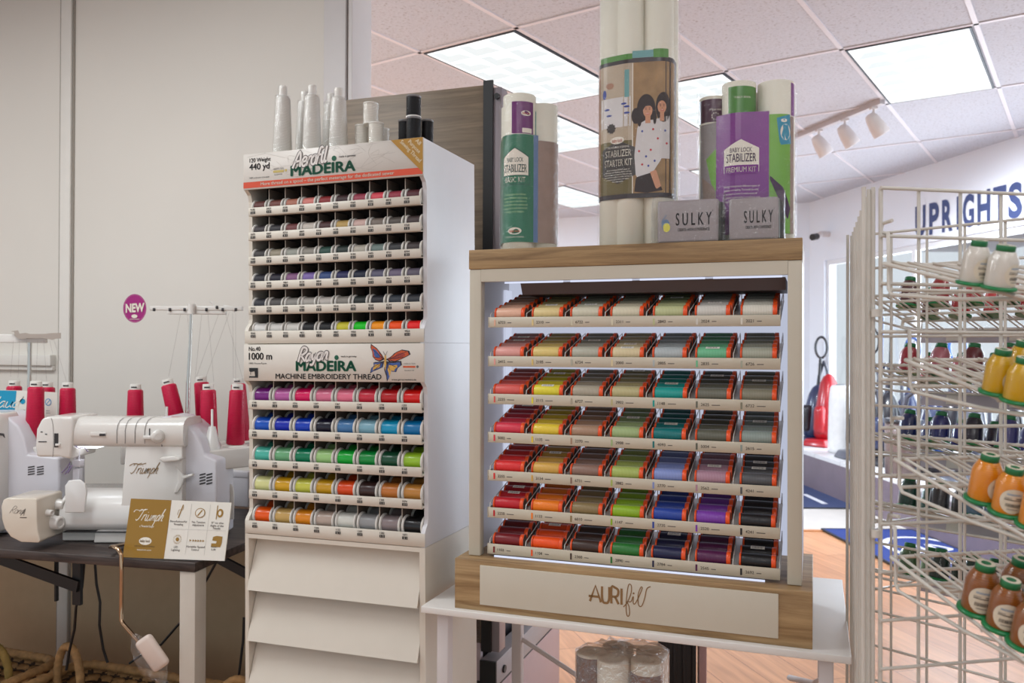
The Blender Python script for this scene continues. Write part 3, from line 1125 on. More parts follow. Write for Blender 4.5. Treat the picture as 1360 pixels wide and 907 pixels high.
def badge(mb, f, cx, cz, w, h, fill, edge, cut=0.28):
    """a shield with a peaked top"""
    def out(e):
        return [(cx - w / 2 - e, cz - h / 2 - e), (cx + w / 2 + e, cz - h / 2 - e), (cx + w / 2 + e, cz + h * (0.5 - cut) + e * .6), (cx, cz + h / 2 + e * 1.15), (cx - w / 2 - e, cz + h * (0.5 - cut) + e * .6)]
    def dens(P):
        Q = []
        for i in range(len(P)):
            a, b = Vector(P[i]), Vector(P[(i + 1) % len(P)])
            m = max(1, int((b - a).length / 0.004))
            Q += [a.lerp(b, t / m) for t in range(m)]
        return Q
    # strips, so the badge bends with the sleeve
    for e, lift, mi in ((0.0022, 0.0, edge), (0.0, 0.0003, fill)):
        P = out(e)
        xs = [P[0][0] + (P[1][0] - P[0][0]) * i / 16 for i in range(17)]
        top = lambda x: P[2][1] + (P[3][1] - P[2][1]) * (1 - abs(x - cx) / ((P[1][0] - P[0][0]) / 2))
        vs = []
        for x in xs:
            vs += [f((x, P[0][1]), lift), f((x, top(x)), lift)]
        mb.add(vs, [(2 * i, 2 * i + 2, 2 * i + 3, 2 * i + 1) for i in range(16)], mi)


def lifted(w, base, s0, z0):
    def f(p, e=0.0):
        return w.fn(base + e, s0, z0)(p)
    return f


# --- green basic kit
KV = 1.975
x0, x1 = kx(657, KV), kx(739, KV)
kc = (x0 + x1) / 2 + 0.004
zb = TOPZ
zt = kz(690, 134, KV)
H1 = zt - zb
kt = thing('stabilizer_kit', 'shrink-wrapped stabilizer roll kit with green BASIC KIT sleeve on the oak top board', 'stabilizer kit', D(kc, KV, zb), -YAW, 'stabilizer kits on the rack')
R = 0.040
rolls = [(-0.010, -0.028, R), (-0.040, 0.022, 0.034), (0.038, 0.010, 0.036), (0.0, 0.05, 0.036)]
tops = [H1, H1 - 0.012, H1 - 0.018, H1 - 0.03]
for q, zz in zip(rolls, tops):
    b = MB()
    roll_mesh(b, q[0], q[1], 0.0, zz, q[2])
    b.build('fabric_roll', [M_ROLL, M_TUBE], kt)
M_GREEN = mat('green_sleeve', (28, 108, 76), 0.35, var=0.05, coat=0.4)
M_GREEN2 = mat('light_green_print', (80, 168, 92), 0.4, var=0.05)
M_PURP = mat('purple_sleeve', (104, 30, 104), 0.35, var=0.05, coat=0.4)
M_PHOTO = mat('grey_brown_print', (150, 128, 116), 0.5, var=0.10, vscale=30)
M_BLUEP = mat('blue_print', (92, 118, 158), 0.4, var=0.1)
hw = Wrap(hull([(x, y, r + 0.001) for x, y, r in rolls]), 0.0006, x_zero=-0.010)
sl = MB()
zs0, zs1 = 0.018, H1 * 0.735
hw.wall(sl, zs0, zs1, 0, out=0.0004, s0=-0.045, s1=0.050, steps=24)
hw.wall(sl, zs0, zs1, 3, out=0.0004, s0=0.050, s1=0.062, steps=4)
hw.wall(sl, zs0, zs1 - 0.012, 2, out=0.0004, s0=0.062, s1=0.16, steps=20)
hw.wall(sl, zs0, zs1, 0, out=0.0004, s0=-0.11, s1=-0.045, steps=16)
f = lifted(hw, 0.0008, 0.003, 0)
zc = H1 * 0.44
badge(sl, f, 0.0, H1 * 0.545, 0.066, H1 * 0.200, 4, 5)
f1 = lambda p: f(p, 0.0006)
f2 = lambda p: f(p, 0.0008)
sl.text('BABY LOCK', 0, H1 * 0.558, 0.0150, f1, 5, bold=0.004, align='C', width=0.040)
sl.text('STABILIZER', 0, H1 * 0.492, 0.0275, f1, 5, bold=0.006, align='C', width=0.058)
sl.rect(-0.037, 0.037, H1 * 0.412, H1 * 0.474, f1, 5, 12, 1)
sl.rect(-0.036, 0.036, H1 * 0.416, H1 * 0.470, f2, 0, 12, 1)
sl.text('BASIC KIT', 0, H1 * 0.428, 0.0180, lambda p: f(p, 0.0011), 4, bold=0.006, align='C', width=0.050)
for i, w in enumerate((0.060, 0.066, 0.062, 0.068, 0.064, 0.05)):
    sl.text(('This kit includes four different', 'types of stabilizer and backing', 'to help support your fabrics in', 'machine embroidery, quilting and', 'sewing. Cut a piece that fits the', 'hoop and begin.')[i], 0, H1 * (0.345 - 0.022 * i), 0.0068, f1, 6, align='C', width=w * .92)
sl.ellipse(0.0, H1 * 0.118, 0.0165, 0.0085, f1, 4, 24)
sl.text('baby lock', 0, H1 * 0.110, 0.0085, f2, 7, bold=0.02, align='C', width=0.025)
sl.text('FOR THE LOVE OF SEWING', 0, H1 * 0.075, 0.005, f1, 4, align='C', width=0.045)
sl.build('sleeve', [M_GREEN, M_GREEN2, M_PHOTO, M_BLUEP, M_INK, mat('dark_green_ink', (30, 70, 62), 0.5, var=0), mat('pale_green_ink', (170, 205, 150), 0.5, var=0), M_BRAND], kt)
tl = Wrap(hull([(rolls[0][0], rolls[0][1], R + 0.0004)]), 0, x_zero=-0.01)
b = MB()
tl.wall(b, H1 * 0.74, H1 * 0.945, 0, out=0.0, s0=-0.006, s1=0.052, steps=12)
ff = tl.fn(0.0006, 0.024, 0)
b.ellipse(0.006, H1 * 0.87, 0.013, 0.0065, ff, 1, 20)
b.text('baby lock', 0.006, H1 * 0.864, 0.0065, tl.fn(0.0009, 0.024, 0), 2, bold=0.02, align='C', width=0.019)
b.rect(-0.004, 0.022, H1 * 0.745, H1 * 0.775, ff, 1, 6)
b.build('purple_label', [M_PURP, M_INK, M_BRAND], kt)
b = MB()
Wrap(hull([(rolls[2][0], rolls[2][1], 0.0364)]), 0, x_zero=0.038).wall(b, H1 * 0.70, H1 * 0.90, 0, s0=-0.028, s1=-0.006, steps=6)
b.build('teal_label', [mat('teal_print', (60, 140, 134), 0.4, var=0.05)], kt)
b = MB()
Wrap(hull([(x, y, r + 0.001) for x, y, r in rolls]), 0.0035, x_zero=-0.01).wall(b, 0.001, H1 * 0.99, 0, nz=8)
b.build('plastic_wrap', M_FILM, kt)

# --- tall starter kit
KV2 = 1.985
x0, x1 = kx(793, KV2), kx(901, KV2)
kc = (x0 + x1) / 2
H2 = kz(847, -12, KV2) - TOPZ
kt = thing('stabilizer_kit', 'tallest shrink-wrapped kit, brown STARTER KIT sleeve with a photo of two people', 'stabilizer kit', D(kc, KV2, TOPZ), -YAW, 'stabilizer kits on the rack')
rolls = [(-0.052, -0.012, 0.035), (-0.012, -0.022, 0.0345), (0.052, -0.014, 0.0345), (0.018, -0.010, 0.0320), (0.0, 0.045, 0.036), (0.055, 0.045, 0.034), (-0.05, 0.048, 0.034)]
tops = [H2 - 0.010, H2 + 0.004, H2 - 0.004, H2, H2, H2, H2 - 0.01]
rolls[3] = (0.022, 0.0, 0.030)
for q, zz in zip(rolls, tops):
    b = MB()
    roll_mesh(b, q[0], q[1], 0.0, zz, q[2])
    b.build('fabric_roll', [M_ROLL, M_TUBE], kt)
outl = hull([(x, y, r + 0.001) for x, y, r in rolls])
hw = Wrap(outl, 0.0006, x_zero=-0.09)
S_ = lambda px: (px - 793) / 108.0 * 0.192 + 0.003     # along the sleeve, from its edge by the basic kit
Z_ = lambda py: H2 * (325 - py) / 337.0
M_OLIVE = mat('olive_print', (104, 92, 52), 0.4, var=0.12, vscale=12, coat=0.3)
M_DK = mat('dark_grey_print', (58, 52, 48), 0.4, var=0.06, coat=0.3)
M_DK2 = mat('plum_black_print', (52, 44, 46), 0.4, var=0.04, coat=0.3)
M_TABLE = mat('pale_interior_print', (176, 160, 138), 0.4, var=0.15, vscale=14, coat=0.3)
M_PINKP = mat('warm_brown_print', (160, 120, 96), 0.4, var=0.15, vscale=14, coat=0.3)
M_SKIN = mat('skin_tone_print', (196, 142, 110), 0.45, var=0.06)
M_HAIR = mat('dark_hair_print', (44, 30, 28), 0.45, var=0.1)
M_DRESS = mat('white_dress_print', (206, 202, 200), 0.45, var=0.05)
M_BG = mat('tan_window_print', (152, 122, 84), 0.45, var=0.25, vscale=25)
M_RED = mat('red_print', (190, 52, 58), 0.5, var=0)
M_BLU = mat('blue_dot_print', (58, 74, 150), 0.5, var=0)
sm = [M_OLIVE, M_DK, M_DK2, M_TABLE, M_PINKP, M_SKIN, M_HAIR, M_DRESS, M_BG, M_INK, M_RED, M_BLU, M_BRAND, mat('green_band_print', (86, 140, 66), 0.4, var=0.1), mat('teal_band_print', (110, 160, 160), 0.4, var=0.1)]
sl = MB()
zb0, zb1 = Z_(264), Z_(86)
hw.wall(sl, zb0, zb1, 2, out=0.0004, s0=-0.05, s1=0.245, steps=66)
g = lambda e: hw.fn(0.0004 + e, 0, 0)


def pr(xa, xb, ya, yb, mi, e=0.0006, nx=8):
    sl.rect(S_(xa), S_(xb), Z_(yb), Z_(ya), g(e), mi, nx, 1)


def pe(x, y, rx, ry, mi, e=0.0012):
    sl.strips([(S_(x) + rx / 108 * 0.192 * math.cos(k * math.pi / 14), Z_(y) + ry / 337 * H2 * math.sin(k * math.pi / 14)) for k in range(28)], g(e), mi, 0.0015)


def pp(pts, mi, e=0.0012):
    sl.strips([(S_(x), Z_(y)) for x, y in pts], g(e), mi)


pr(790, 806, 92, 258, 4)
pr(806, 853.5, 92, 190, 3)
pr(806, 853.5, 190, 258, 0)
pr(808, 851, 134, 172, 7, 0.0007)
pr(854, 915, 92, 258, 8)
pr(853, 854.2, 92, 258, 9, 0.0009, 1)
pr(843, 849, 100, 135, 14, 0.0008, 2)
for x, y in ((818, 148), (821, 156), (842, 143), (846, 147), (846, 155)):
    pe(x, y, 4, 1.3, 11, 0.001)
pe(814, 128, 3, 6, 11, 0.001)
pe(822, 118, 6, 4, 4, 0.001)
# round seal
pe(824, 173, 5.4, 5.4, 1)
for k in range(10):
    a = k * math.pi / 5
    pe(824 + 5.5 * math.cos(a), 173 + 5.5 * math.sin(a), 1.3, 1.3, 1)
# hexagon plate with the kit's name
pp([(810, 199), (824, 192), (851, 192), (857, 199), (857, 232), (838, 243), (810, 237)][0:0] or [(811, 200), (833, 189), (858, 200), (858, 234), (834, 245), (811, 234)], 1)
pe(833, 189, 10, 4.6, 9, 0.0016)
T_ = lambda s, x, y, h, mi, w, e=0.0018, bold=0.006: sl.text(s, S_(x), Z_(y), h / 337 * H2, g(e), mi, bold=bold, align='C', width=w / 108 * 0.192)
T_('baby lock', 833, 191.5, 7, 12, 15, 0.0020)
T_('THE WONDERS OF SEWING', 834, 199, 3.6, 9, 30, bold=0)
T_('STABILIZER', 834, 210, 12.5, 9, 36)
T_('STARTER KIT', 834, 222, 12.5, 9, 38)
for i, s in enumerate(('A kit including different types of', 'stabilizer and backing. Each roll has', 'instructions and ideas to help you get', 'started and support a wide variety of', 'projects, hoop them and enjoy', 'the best results.')):
    T_(s, 834, 227.5 + 3.0 * i, 2.7, 9, (32, 36, 38, 38, 30, 16)[i], bold=0)
# the printed photo: a child in a white dress, an adult behind
pe(893, 150, 10, 19, 6, 0.0010)
pe(891, 150, 5.6, 8, 5, 0.0014)
pp([(884, 165), (902, 160), (902, 215), (884, 215)], 7, 0.0010)
pe(871, 152, 12, 19, 6, 0.0018)
pe(858, 160, 6, 10, 6, 0.0018)
pe(873, 154, 6.2, 8.5, 5, 0.0022)
pp([(860, 172), (870, 166), (880, 166), (893, 173), (891, 215), (880, 232), (858, 238), (856, 210)], 7, 0.0020)
pp([(858, 238), (880, 230), (892, 255), (872, 258), (856, 256)], 6, 0.0016)
pp([(876, 232), (884, 229), (890, 250), (884, 254)], 5, 0.0021)
for fx_, fy_, fs_ in ((873, 154, 1.0), (891, 150, 0.9)):       # faces of the two people in the printed picture
    for sx_ in (-1, 1):
        pe(fx_ + sx_ * 2.3 * fs_, fy_ - 1.2, 0.95, 0.7, 6, 0.0027)
        pe(fx_ + sx_ * 2.4 * fs_, fy_ - 3.2, 1.3, 0.4, 6, 0.0027)
    pe(fx_, fy_ + 1.4, 0.6, 0.9, 4, 0.0027)
    pe(fx_ + 0.2, fy_ + 4.2, 2.1, 0.75, 10, 0.0027)
    pe(fx_ + 0.2, fy_ + 4.0, 1.5, 0.35, 9, 0.0029)
pr(870, 876.5, 159, 170, 5, 0.0023, 4)
pr(888.5, 893.5, 156, 168, 5, 0.0016, 4)
pp([(867, 147), (873, 144.5), (879, 147), (880, 152), (876, 148), (870, 148.5), (866.5, 154)], 6, 0.0026)
pe(862.5, 163, 3, 11, 6, 0.0026)
pe(882, 163, 2.4, 9, 6, 0.0026)
for x, y, c in ((862, 205, 10), (871, 212, 11), (866, 222, 10), (877, 204, 10), (882, 218, 11), (874, 224, 11), (886, 190, 10), (866, 180, 11), (880, 178, 10), (895, 180, 11), (897, 196, 10)):
    pe(x, y, 1.5, 1.5, c, 0.0024)
pr(806, 853, 80, 87, 13, 0.0004)
pr(853, 880, 77, 86, 14, 0.0004)
pr(880, 900, 76, 87, 13, 0.0004)
sl.build('sleeve', sm, kt)
b = MB()
Wrap(outl, 0.0045, x_zero=-0.09).wall(b, 0.001, H2 * 1.0, 0, nz=14)
b.build('plastic_wrap', film('shrink_film', amount=0.012, crinkle=1.0, scale=75, edge=0.22), kt)

# --- purple premium kit
KV3 = 2.02
x0, x1 = kx(932, KV3), kx(1056, KV3)
kc = (x0 + x1) / 2
H3 = kz(990, 116, KV3) - TOPZ
kt = thing('stabilizer_kit', 'wide shrink-wrapped kit with purple PREMIUM KIT sleeve behind the second grey case', 'stabilizer kit', D(kc, KV3, TOPZ), -YAW, 'stabilizer kits on the rack')
rolls = [(-0.078, 0.004, 0.033), (-0.018, -0.022, 0.038), (0.062, -0.006, 0.040), (0.02, 0.05, 0.036), (-0.05, 0.055, 0.034), (0.07, 0.06, 0.032)]
tops = [H3 - 0.020, H3, H3 - 0.002, H3 - 0.01, H3 - 0.02, H3 - 0.02]
for q, zz in zip(rolls, tops):
    b = MB()
    roll_mesh(b, q[0], q[1], 0.0, zz, q[2])
    b.build('fabric_roll', [M_ROLL, M_TUBE], kt)
outl = hull([(x, y, r + 0.001) for x, y, r in rolls])
hw = Wrap(outl, 0.0006, x_zero=-0.105)
W3 = x1 - x0
S3 = lambda px: (px - 932) / 124.0 * W3 * 1.07 + 0.004
Z3 = lambda py: H3 * (318 - py) / 202.0
sl = MB()
M_VIO = mat('purple_print', (122, 44, 132), 0.35, var=0.10, vscale=10, coat=0.4)
M_LIME = mat('lime_print', (112, 168, 58), 0.35, var=0.12, vscale=10, coat=0.4)
M_GREYP = mat('grey_print_panel', (142, 136, 134), 0.4, var=0.1)
g = lambda e: hw.fn(0.0004 + e, 0, 0)
R3 = lambda xa, xb, ya, yb, mi, e=0.0, nx=10: sl.rect(S3(xa), S3(xb), Z3(yb), Z3(ya), g(e), mi, nx, 1)
R3(930, 955, 163, 306, 2)
R3(955, 1023, 156, 306, 0)
R3(1023, 1050, 160, 306, 1)
R3(1050, 1058, 162, 306, 3)
sl.strips([(S3(x), Z3(y)) for x, y in ((940, 208), (955, 196), (955, 250), (948, 240))], g(0.0006), 1)
sl.strips([(S3(x), Z3(y)) for x, y in ((934, 230), (953, 245), (955, 262), (936, 262))], g(0.0006), 3)
sl.strips([(S3(x), Z3(y)) for x, y in ((1032, 165), (1050, 160), (1051, 196), (1036, 198))], g(0.0006), 4)
sl.strips([(S3(x), Z3(y)) for x, y in ((1024, 235), (1040, 250), (1050, 275), (1046, 290), (1024, 240))], g(0.0007), 6)
sl.ellipse(S3(1043), Z3(182), 0.012, 0.018, g(0.0008), 5, 20)
sl.ellipse(S3(1041), Z3(168), 0.007, 0.004, g(0.0009), 5, 20)
f = lambda p, e=0.0: hw.fn(0.0010 + e, S3(989), 0)(p)
badge(sl, f, 0.0, Z3(209.5), 0.079, 0.074, 5, 7)
f1 = lambda p: f(p, 0.0006)
f2 = lambda p: f(p, 0.0009)
sl.text('BABY LOCK', 0, Z3(205), 0.0145, f1, 6, bold=0.004, align='C', width=0.048)
sl.text('STABILIZER', 0, Z3(217), 0.0270, f1, 6, bold=0.008, align='C', width=0.066)
sl.rect(-0.038, 0.038, Z3(232), Z3(221), f1, 7, 12)
sl.text('PREMIUM KIT', 0, Z3(229.5), 0.0165, f2, 5, bold=0.008, align='C', width=0.066)
for i, s in enumerate(('This kit includes six different types of', 'stabilizer and backing. This bundle has what', 'you need to support a wide variety of', 'machine embroidery projects and', 'fabrics, with ideas to get started.')):
    sl.text(s, 0, Z3(248 + 4.6 * i), 0.0062, f1, 5, align='C', width=0.082 - 0.006 * (i % 3))
sl.build('sleeve', [M_VIO, M_LIME, M_GREYP, M_PHOTO, mat('turquoise_print', (52, 142, 172), 0.4, var=0.05), M_INK, mat('deep_purple_ink', (64, 34, 70), 0.5, var=0), mat('bright_purple_ink', (120, 40, 132), 0.5, var=0)], kt)
for (q, z0, z1, sa, sb, m, lab) in ((rolls[0], 0.78, 0.925, -0.05, 0.06, mat('maroon_label_print', (72, 34, 58), 0.35, var=0.08, coat=0.4), 'purple_label'), (rolls[1], 0.80, 0.965, -0.022, 0.055, mat('green_label_print', (70, 128, 48), 0.35, var=0.08, coat=0.4), 'green_label')):
    b = MB()
    w = Wrap(hull([(q[0], q[1], q[2] + 0.0004)]), 0, x_zero=q[0])
    w.wall(b, H3 * z0, H3 * z1, 0, s0=sa, s1=sb, steps=16)
    fz = w.fn(0.0006, 0, 0)
    b.text('IT\'S A WRAP' if lab != 'green_label' else 'FULLY SEWN', 0.012, H3 * (z1 - 0.075), 0.007, fz, 1, align='C', width=0.036)
    b.stroke([(-0.012, H3 * (z1 - 0.085)), (0.035, H3 * (z1 - 0.085))], 0.0006, fz, 1, smooth=0)
    if lab == 'purple_label':
        for k in range(9):
            b.ellipse(0.008 + 0.008 * math.cos(k * .7), H3 * (z1 - 0.11) + 0.008 * math.sin(k * .7), 0.0014, 0.0014, fz, 1, 8)
    b.build(lab, [m, M_INK], kt)
b = MB()
Wrap(hull([(rolls[2][0], rolls[2][1], 0.0404)]), 0, x_zero=0.062).wall(b, H3 * 0.78, H3 * 0.98, 0, s0=0.040, s1=0.062, steps=6)
b.build('violet_label', [M_VIO], kt)
b = MB()
Wrap(outl, 0.0045, x_zero=-0.105).wall(b, 0.001, H3 * 0.995, 0, nz=8)
b.build('plastic_wrap', M_FILM, kt)

# --- two grey zip cases in clear bags
M_CASE = mat('grey_case_shell', (150, 142, 142), 0.45, var=0.03)
M_CASEE = mat('dark_case_edge', (52, 54, 50), 0.5, var=0.05)
M_SAGE = mat('sage_case_edge', (92, 98, 88), 0.5, var=0.05)


def zip_case(label, pxa, pxb, pya, pyb, v0, skew, logo, edge):
    ua, ub = kx(pxa, v0), kx(pxb, v0)
    w = ub - ua
    h = kz((pxa + pxb) / 2, pya, v0) - TOPZ
    c = thing('zip_case', label, 'zip case', D((ua + ub) / 2, v0, TOPZ), -YAW + skew, 'grey zip cases')
    MB().box(-w / 2, w / 2, 0, 0.012, 0, h, bev=0.006).build('front_shell', M_CASE, c)
    MB().box(-w / 2 + 0.001, w / 2 + 0.002, 0.011, 0.034, 0.001, h - 0.001, bev=0.006).build('zip_edge', edge, c)
    MB().box(-w / 2 + 0.002, w / 2 + 0.010, 0.033, 0.058, 0.001, h - 0.002, bev=0.006).build('back_shell', M_CASEE, c)
    b = MB()
    f0 = front(0, -0.0006, 0)
    b.text('S U L K Y', w * 0.10, h * 0.40, h * 0.42, f0, 0, bold=0.008, align='C', width=w * 0.58)
    b.text('CREATE WITH CONFIDENCE', w * 0.10, h * 0.26, h * 0.10, f0, 0, bold=0.012, align='C', width=w * 0.52)
    b.ellipse(w * 0.41, h * 0.72, 0.0012, 0.0012, f0, 0, 8)
    if logo:
        b.ellipse(-w * 0.36, h * 0.42, 0.009, 0.013, f0, 1, 20)
        b.ellipse(-w * 0.345, h * 0.36, 0.008, 0.010, front(0, -0.0008, 0), 2, 20)
        b.stroke([(-w * 0.345, h * 0.66), (-w * 0.42, h * 0.5), (-w * 0.40, h * 0.32)], 0.002, front(0, -0.001, 0), 1)
    b.build('lettering', [M_BLACK, mat('blue_logo_print', (96, 122, 152), 0.5, var=0), mat('yellow_logo_print', (206, 200, 70), 0.5, var=0)], c)
    bag = MB()
    nx, nz = 14, 8
    vs = []
    rr = random.Random(len(label))
    o = []
    for j in range(nz + 1):
        z = h * 1.16 * j / nz
        pinch = 1.0 if z < h else 1 - 0.75 * (z - h) / (0.16 * h)
        ring = []
        for i in range(4 * nx):
            s, t = divmod(i, nx)
            t = t / nx
            x, y = [(-1 + 2 * t, -1), (1, -1 + 2 * t), (1 - 2 * t, 1), (-1, 1 - 2 * t)][s]
            jx = rr.uniform(0, 0.003)
            ring.append((x * (w / 2 + 0.010 + jx), 0.029 + y * (0.036 + rr.uniform(0, 0.004)) * pinch, max(0.0006, z + (rr.uniform(-0.004, 0.004) if j else 0))))
        o += ring
    m = 4 * nx
    bag.add(o, [(j * m + i, j * m + (i + 1) % m, (j + 1) * m + (i + 1) % m, (j + 1) * m + i) for j in range(nz) for i in range(m)], 0, True)
    bag.build('clear_bag', film('bag_film', amount=0.04, crinkle=0.9, scale=40), c)
    return c


zip_case('grey zip case with a yellow and blue drop mark, in front of the starter kit', 873, 954, 265, 320, 1.892, 0.02, True, M_SAGE)
zip_case('grey zip case without a drop mark, in front of the purple premium kit', 968, 1034, 262, 318, 1.892, 0.0, False, M_SAGE)

# ================================================================ tall thread cabinet: two display units on a drawer base
MU0, MU1, MV0, MV1 = -1.4290, -0.9000, 1.886, 2.217
Z_BASE, Z_SEAM, Z_TOP = 0.8535, 1.3575, 1.8630
M_CAB = mat('cabinet_cream', (212, 204, 190), 0.42, var=0.012)
M_CABS = mat('cabinet_white_side', (210, 208, 210), 0.40, var=0.012)
M_RECESS = mat('dark_recess_shade', (40, 33, 30), 0.8, var=0.1)  # dark brown painted in for the shade deep inside the bins
M_BINSIDE = mat('taupe_bin_shade', (104, 92, 82), 0.7, var=0.05)  # bin shade painted onto divider sides and shelf undersides
M_SIGN = mat('sign_print_grey', (204, 197, 188), 0.4, var=0.02)
M_MGREEN = mat('deep_green_print', (10, 88, 62), 0.45, var=0)
M_MRED = mat('orange_red_print', (206, 74, 42), 0.45, var=0)
M_MGOLD = mat('gold_print', (170, 126, 40), 0.45, var=0.03)
M_OUT = mat('grey_outline_print', (96, 92, 90), 0.5, var=0)
M_LGREY = mat('pale_script_print', (226, 220, 214), 0.45, var=0)
LEAN = math.radians(-0.55)


def cabinet(name, label, cat, z0, z1, group=None):
    o = (-1.1645, MV0, z0)
    t = thing(name, label, cat, D(*o), -YAW, group)
    return t, tuple(-q for q in o)


def script_word(b, pts_list, x0, z0, sx, sz, shear, w, fn, mi):
    for s in pts_list:
        b.stroke([(x0 + (x + shear * y) * sx, z0 + y * sz) for x, y in s], w, fn, mi)


G = {  # simple handwritten letters in a unit box
    'A': [[(0, 0), (.42, 1.0), (.62, 0)], [(.12, .38), (.6, .40)]], 'e': [[(0, .28), (.3, .32), (.34, .5), (.18, .58), (.04, .4), (.06, .12), (.2, 0), (.42, .12)]],
    'r': [[(0, 0), (.06, .55), (.04, .3), (.16, .52), (.34, .55)]], 'o': [[(.2, .56), (.02, .4), (.04, .1), (.2, 0), (.36, .14), (.36, .42), (.2, .56), (.42, .5)]],
    'f': [[(.0, -.05), (.14, .85), (.28, 1.0), (.38, .9)], [(0, .52), (.32, .54)]], 'i': [[(.02, .54), (.06, .08), (.16, 0), (.24, .1)], [(.05, .74), (.07, .78)]],
    'l': [[(.06, 1.0), (.02, .15), (.1, 0), (.2, .08)]], 'R': [[(0, 0), (.12, 1.0), (.45, .98), (.5, .72), (.2, .5), (.12, .5), (.55, 0)]],
    'a': [[(.34, .52), (.14, .56), (.0, .3), (.08, .02), (.24, .1), (.34, .5), (.32, .1), (.44, .04)]], 'y': [[(0, .54), (.06, .16), (.2, .12), (.34, .52), (.22, -.2), (.06, -.3), (.0, -.2)]],
    'n': [[(0, 0), (.06, .54), (.04, .25), (.2, .54), (.34, .5), (.34, .08), (.46, .06)]], 'T': [[(-.1, .8), (.05, 1.0), (.4, .94), (.75, 1.04)], [(.38, .94), (.26, .3), (.05, .0), (-.12, .12)]],
    'u': [[(0, .54), (.02, .1), (.16, 0), (.32, .2), (.36, .54), (.34, .1), (.46, .04)]], 'm': [[(0, 0), (.06, .5), (.05, .2), (.18, .52), (.24, .4), (.22, .02), (.26, .3), (.4, .52), (.46, .4), (.44, .06), (.54, .06)]],
    'p': [[(.1, .54), (-.04, -.45)], [(.06, .3), (.22, .56), (.36, .4), (.26, .04), (.06, .06)]], 'h': [[(0, 0), (.14, 1.0), (.2, 1.0), (.04, .2), (.2, .54), (.32, .48), (.28, .06), (.44, .06)]],
    'd': [[(.34, .52), (.14, .56), (.0, .3), (.08, .02), (.24, .1), (.42, 1.0), (.34, .1), (.44, .04)]]}
ADV = {'A': .72, 'e': .42, 'r': .36, 'o': .44, 'f': .36, 'i': .26, 'l': .24, 'R': .58, 'a': .46, 'y': .42, 'n': .48, 'T': .62, 'u': .48, 'm': .58, 'p': .44, 'h': .46, 'd': .48}


def handwrite(b, s, x0, z0, size, fn, mi, w, shear=0.25, sx=1.0, rot=0.0):
    ca, sa = math.cos(rot), math.sin(rot)
    x = 0.0
    for ch in s:
        for st in G.get(ch, []):
            P = [((x + (px + shear * py)) * size * sx, py * size) for px, py in st]
            b.stroke([(x0 + p[0] * ca - p[1] * sa, z0 + p[0] * sa + p[1] * ca) for p in P], w, fn, mi, smooth=5)
        x += ADV.get(ch, .4)
    return x * size * sx


def brand_word(b, x0, x1, z0, h, fn, mi):
    """heavy wide capitals with a ball for the dot of the I"""
    b.text('MADEIRA', x0, z0, h / 0.70, fn, mi, bold=0.055, width=x1 - x0)


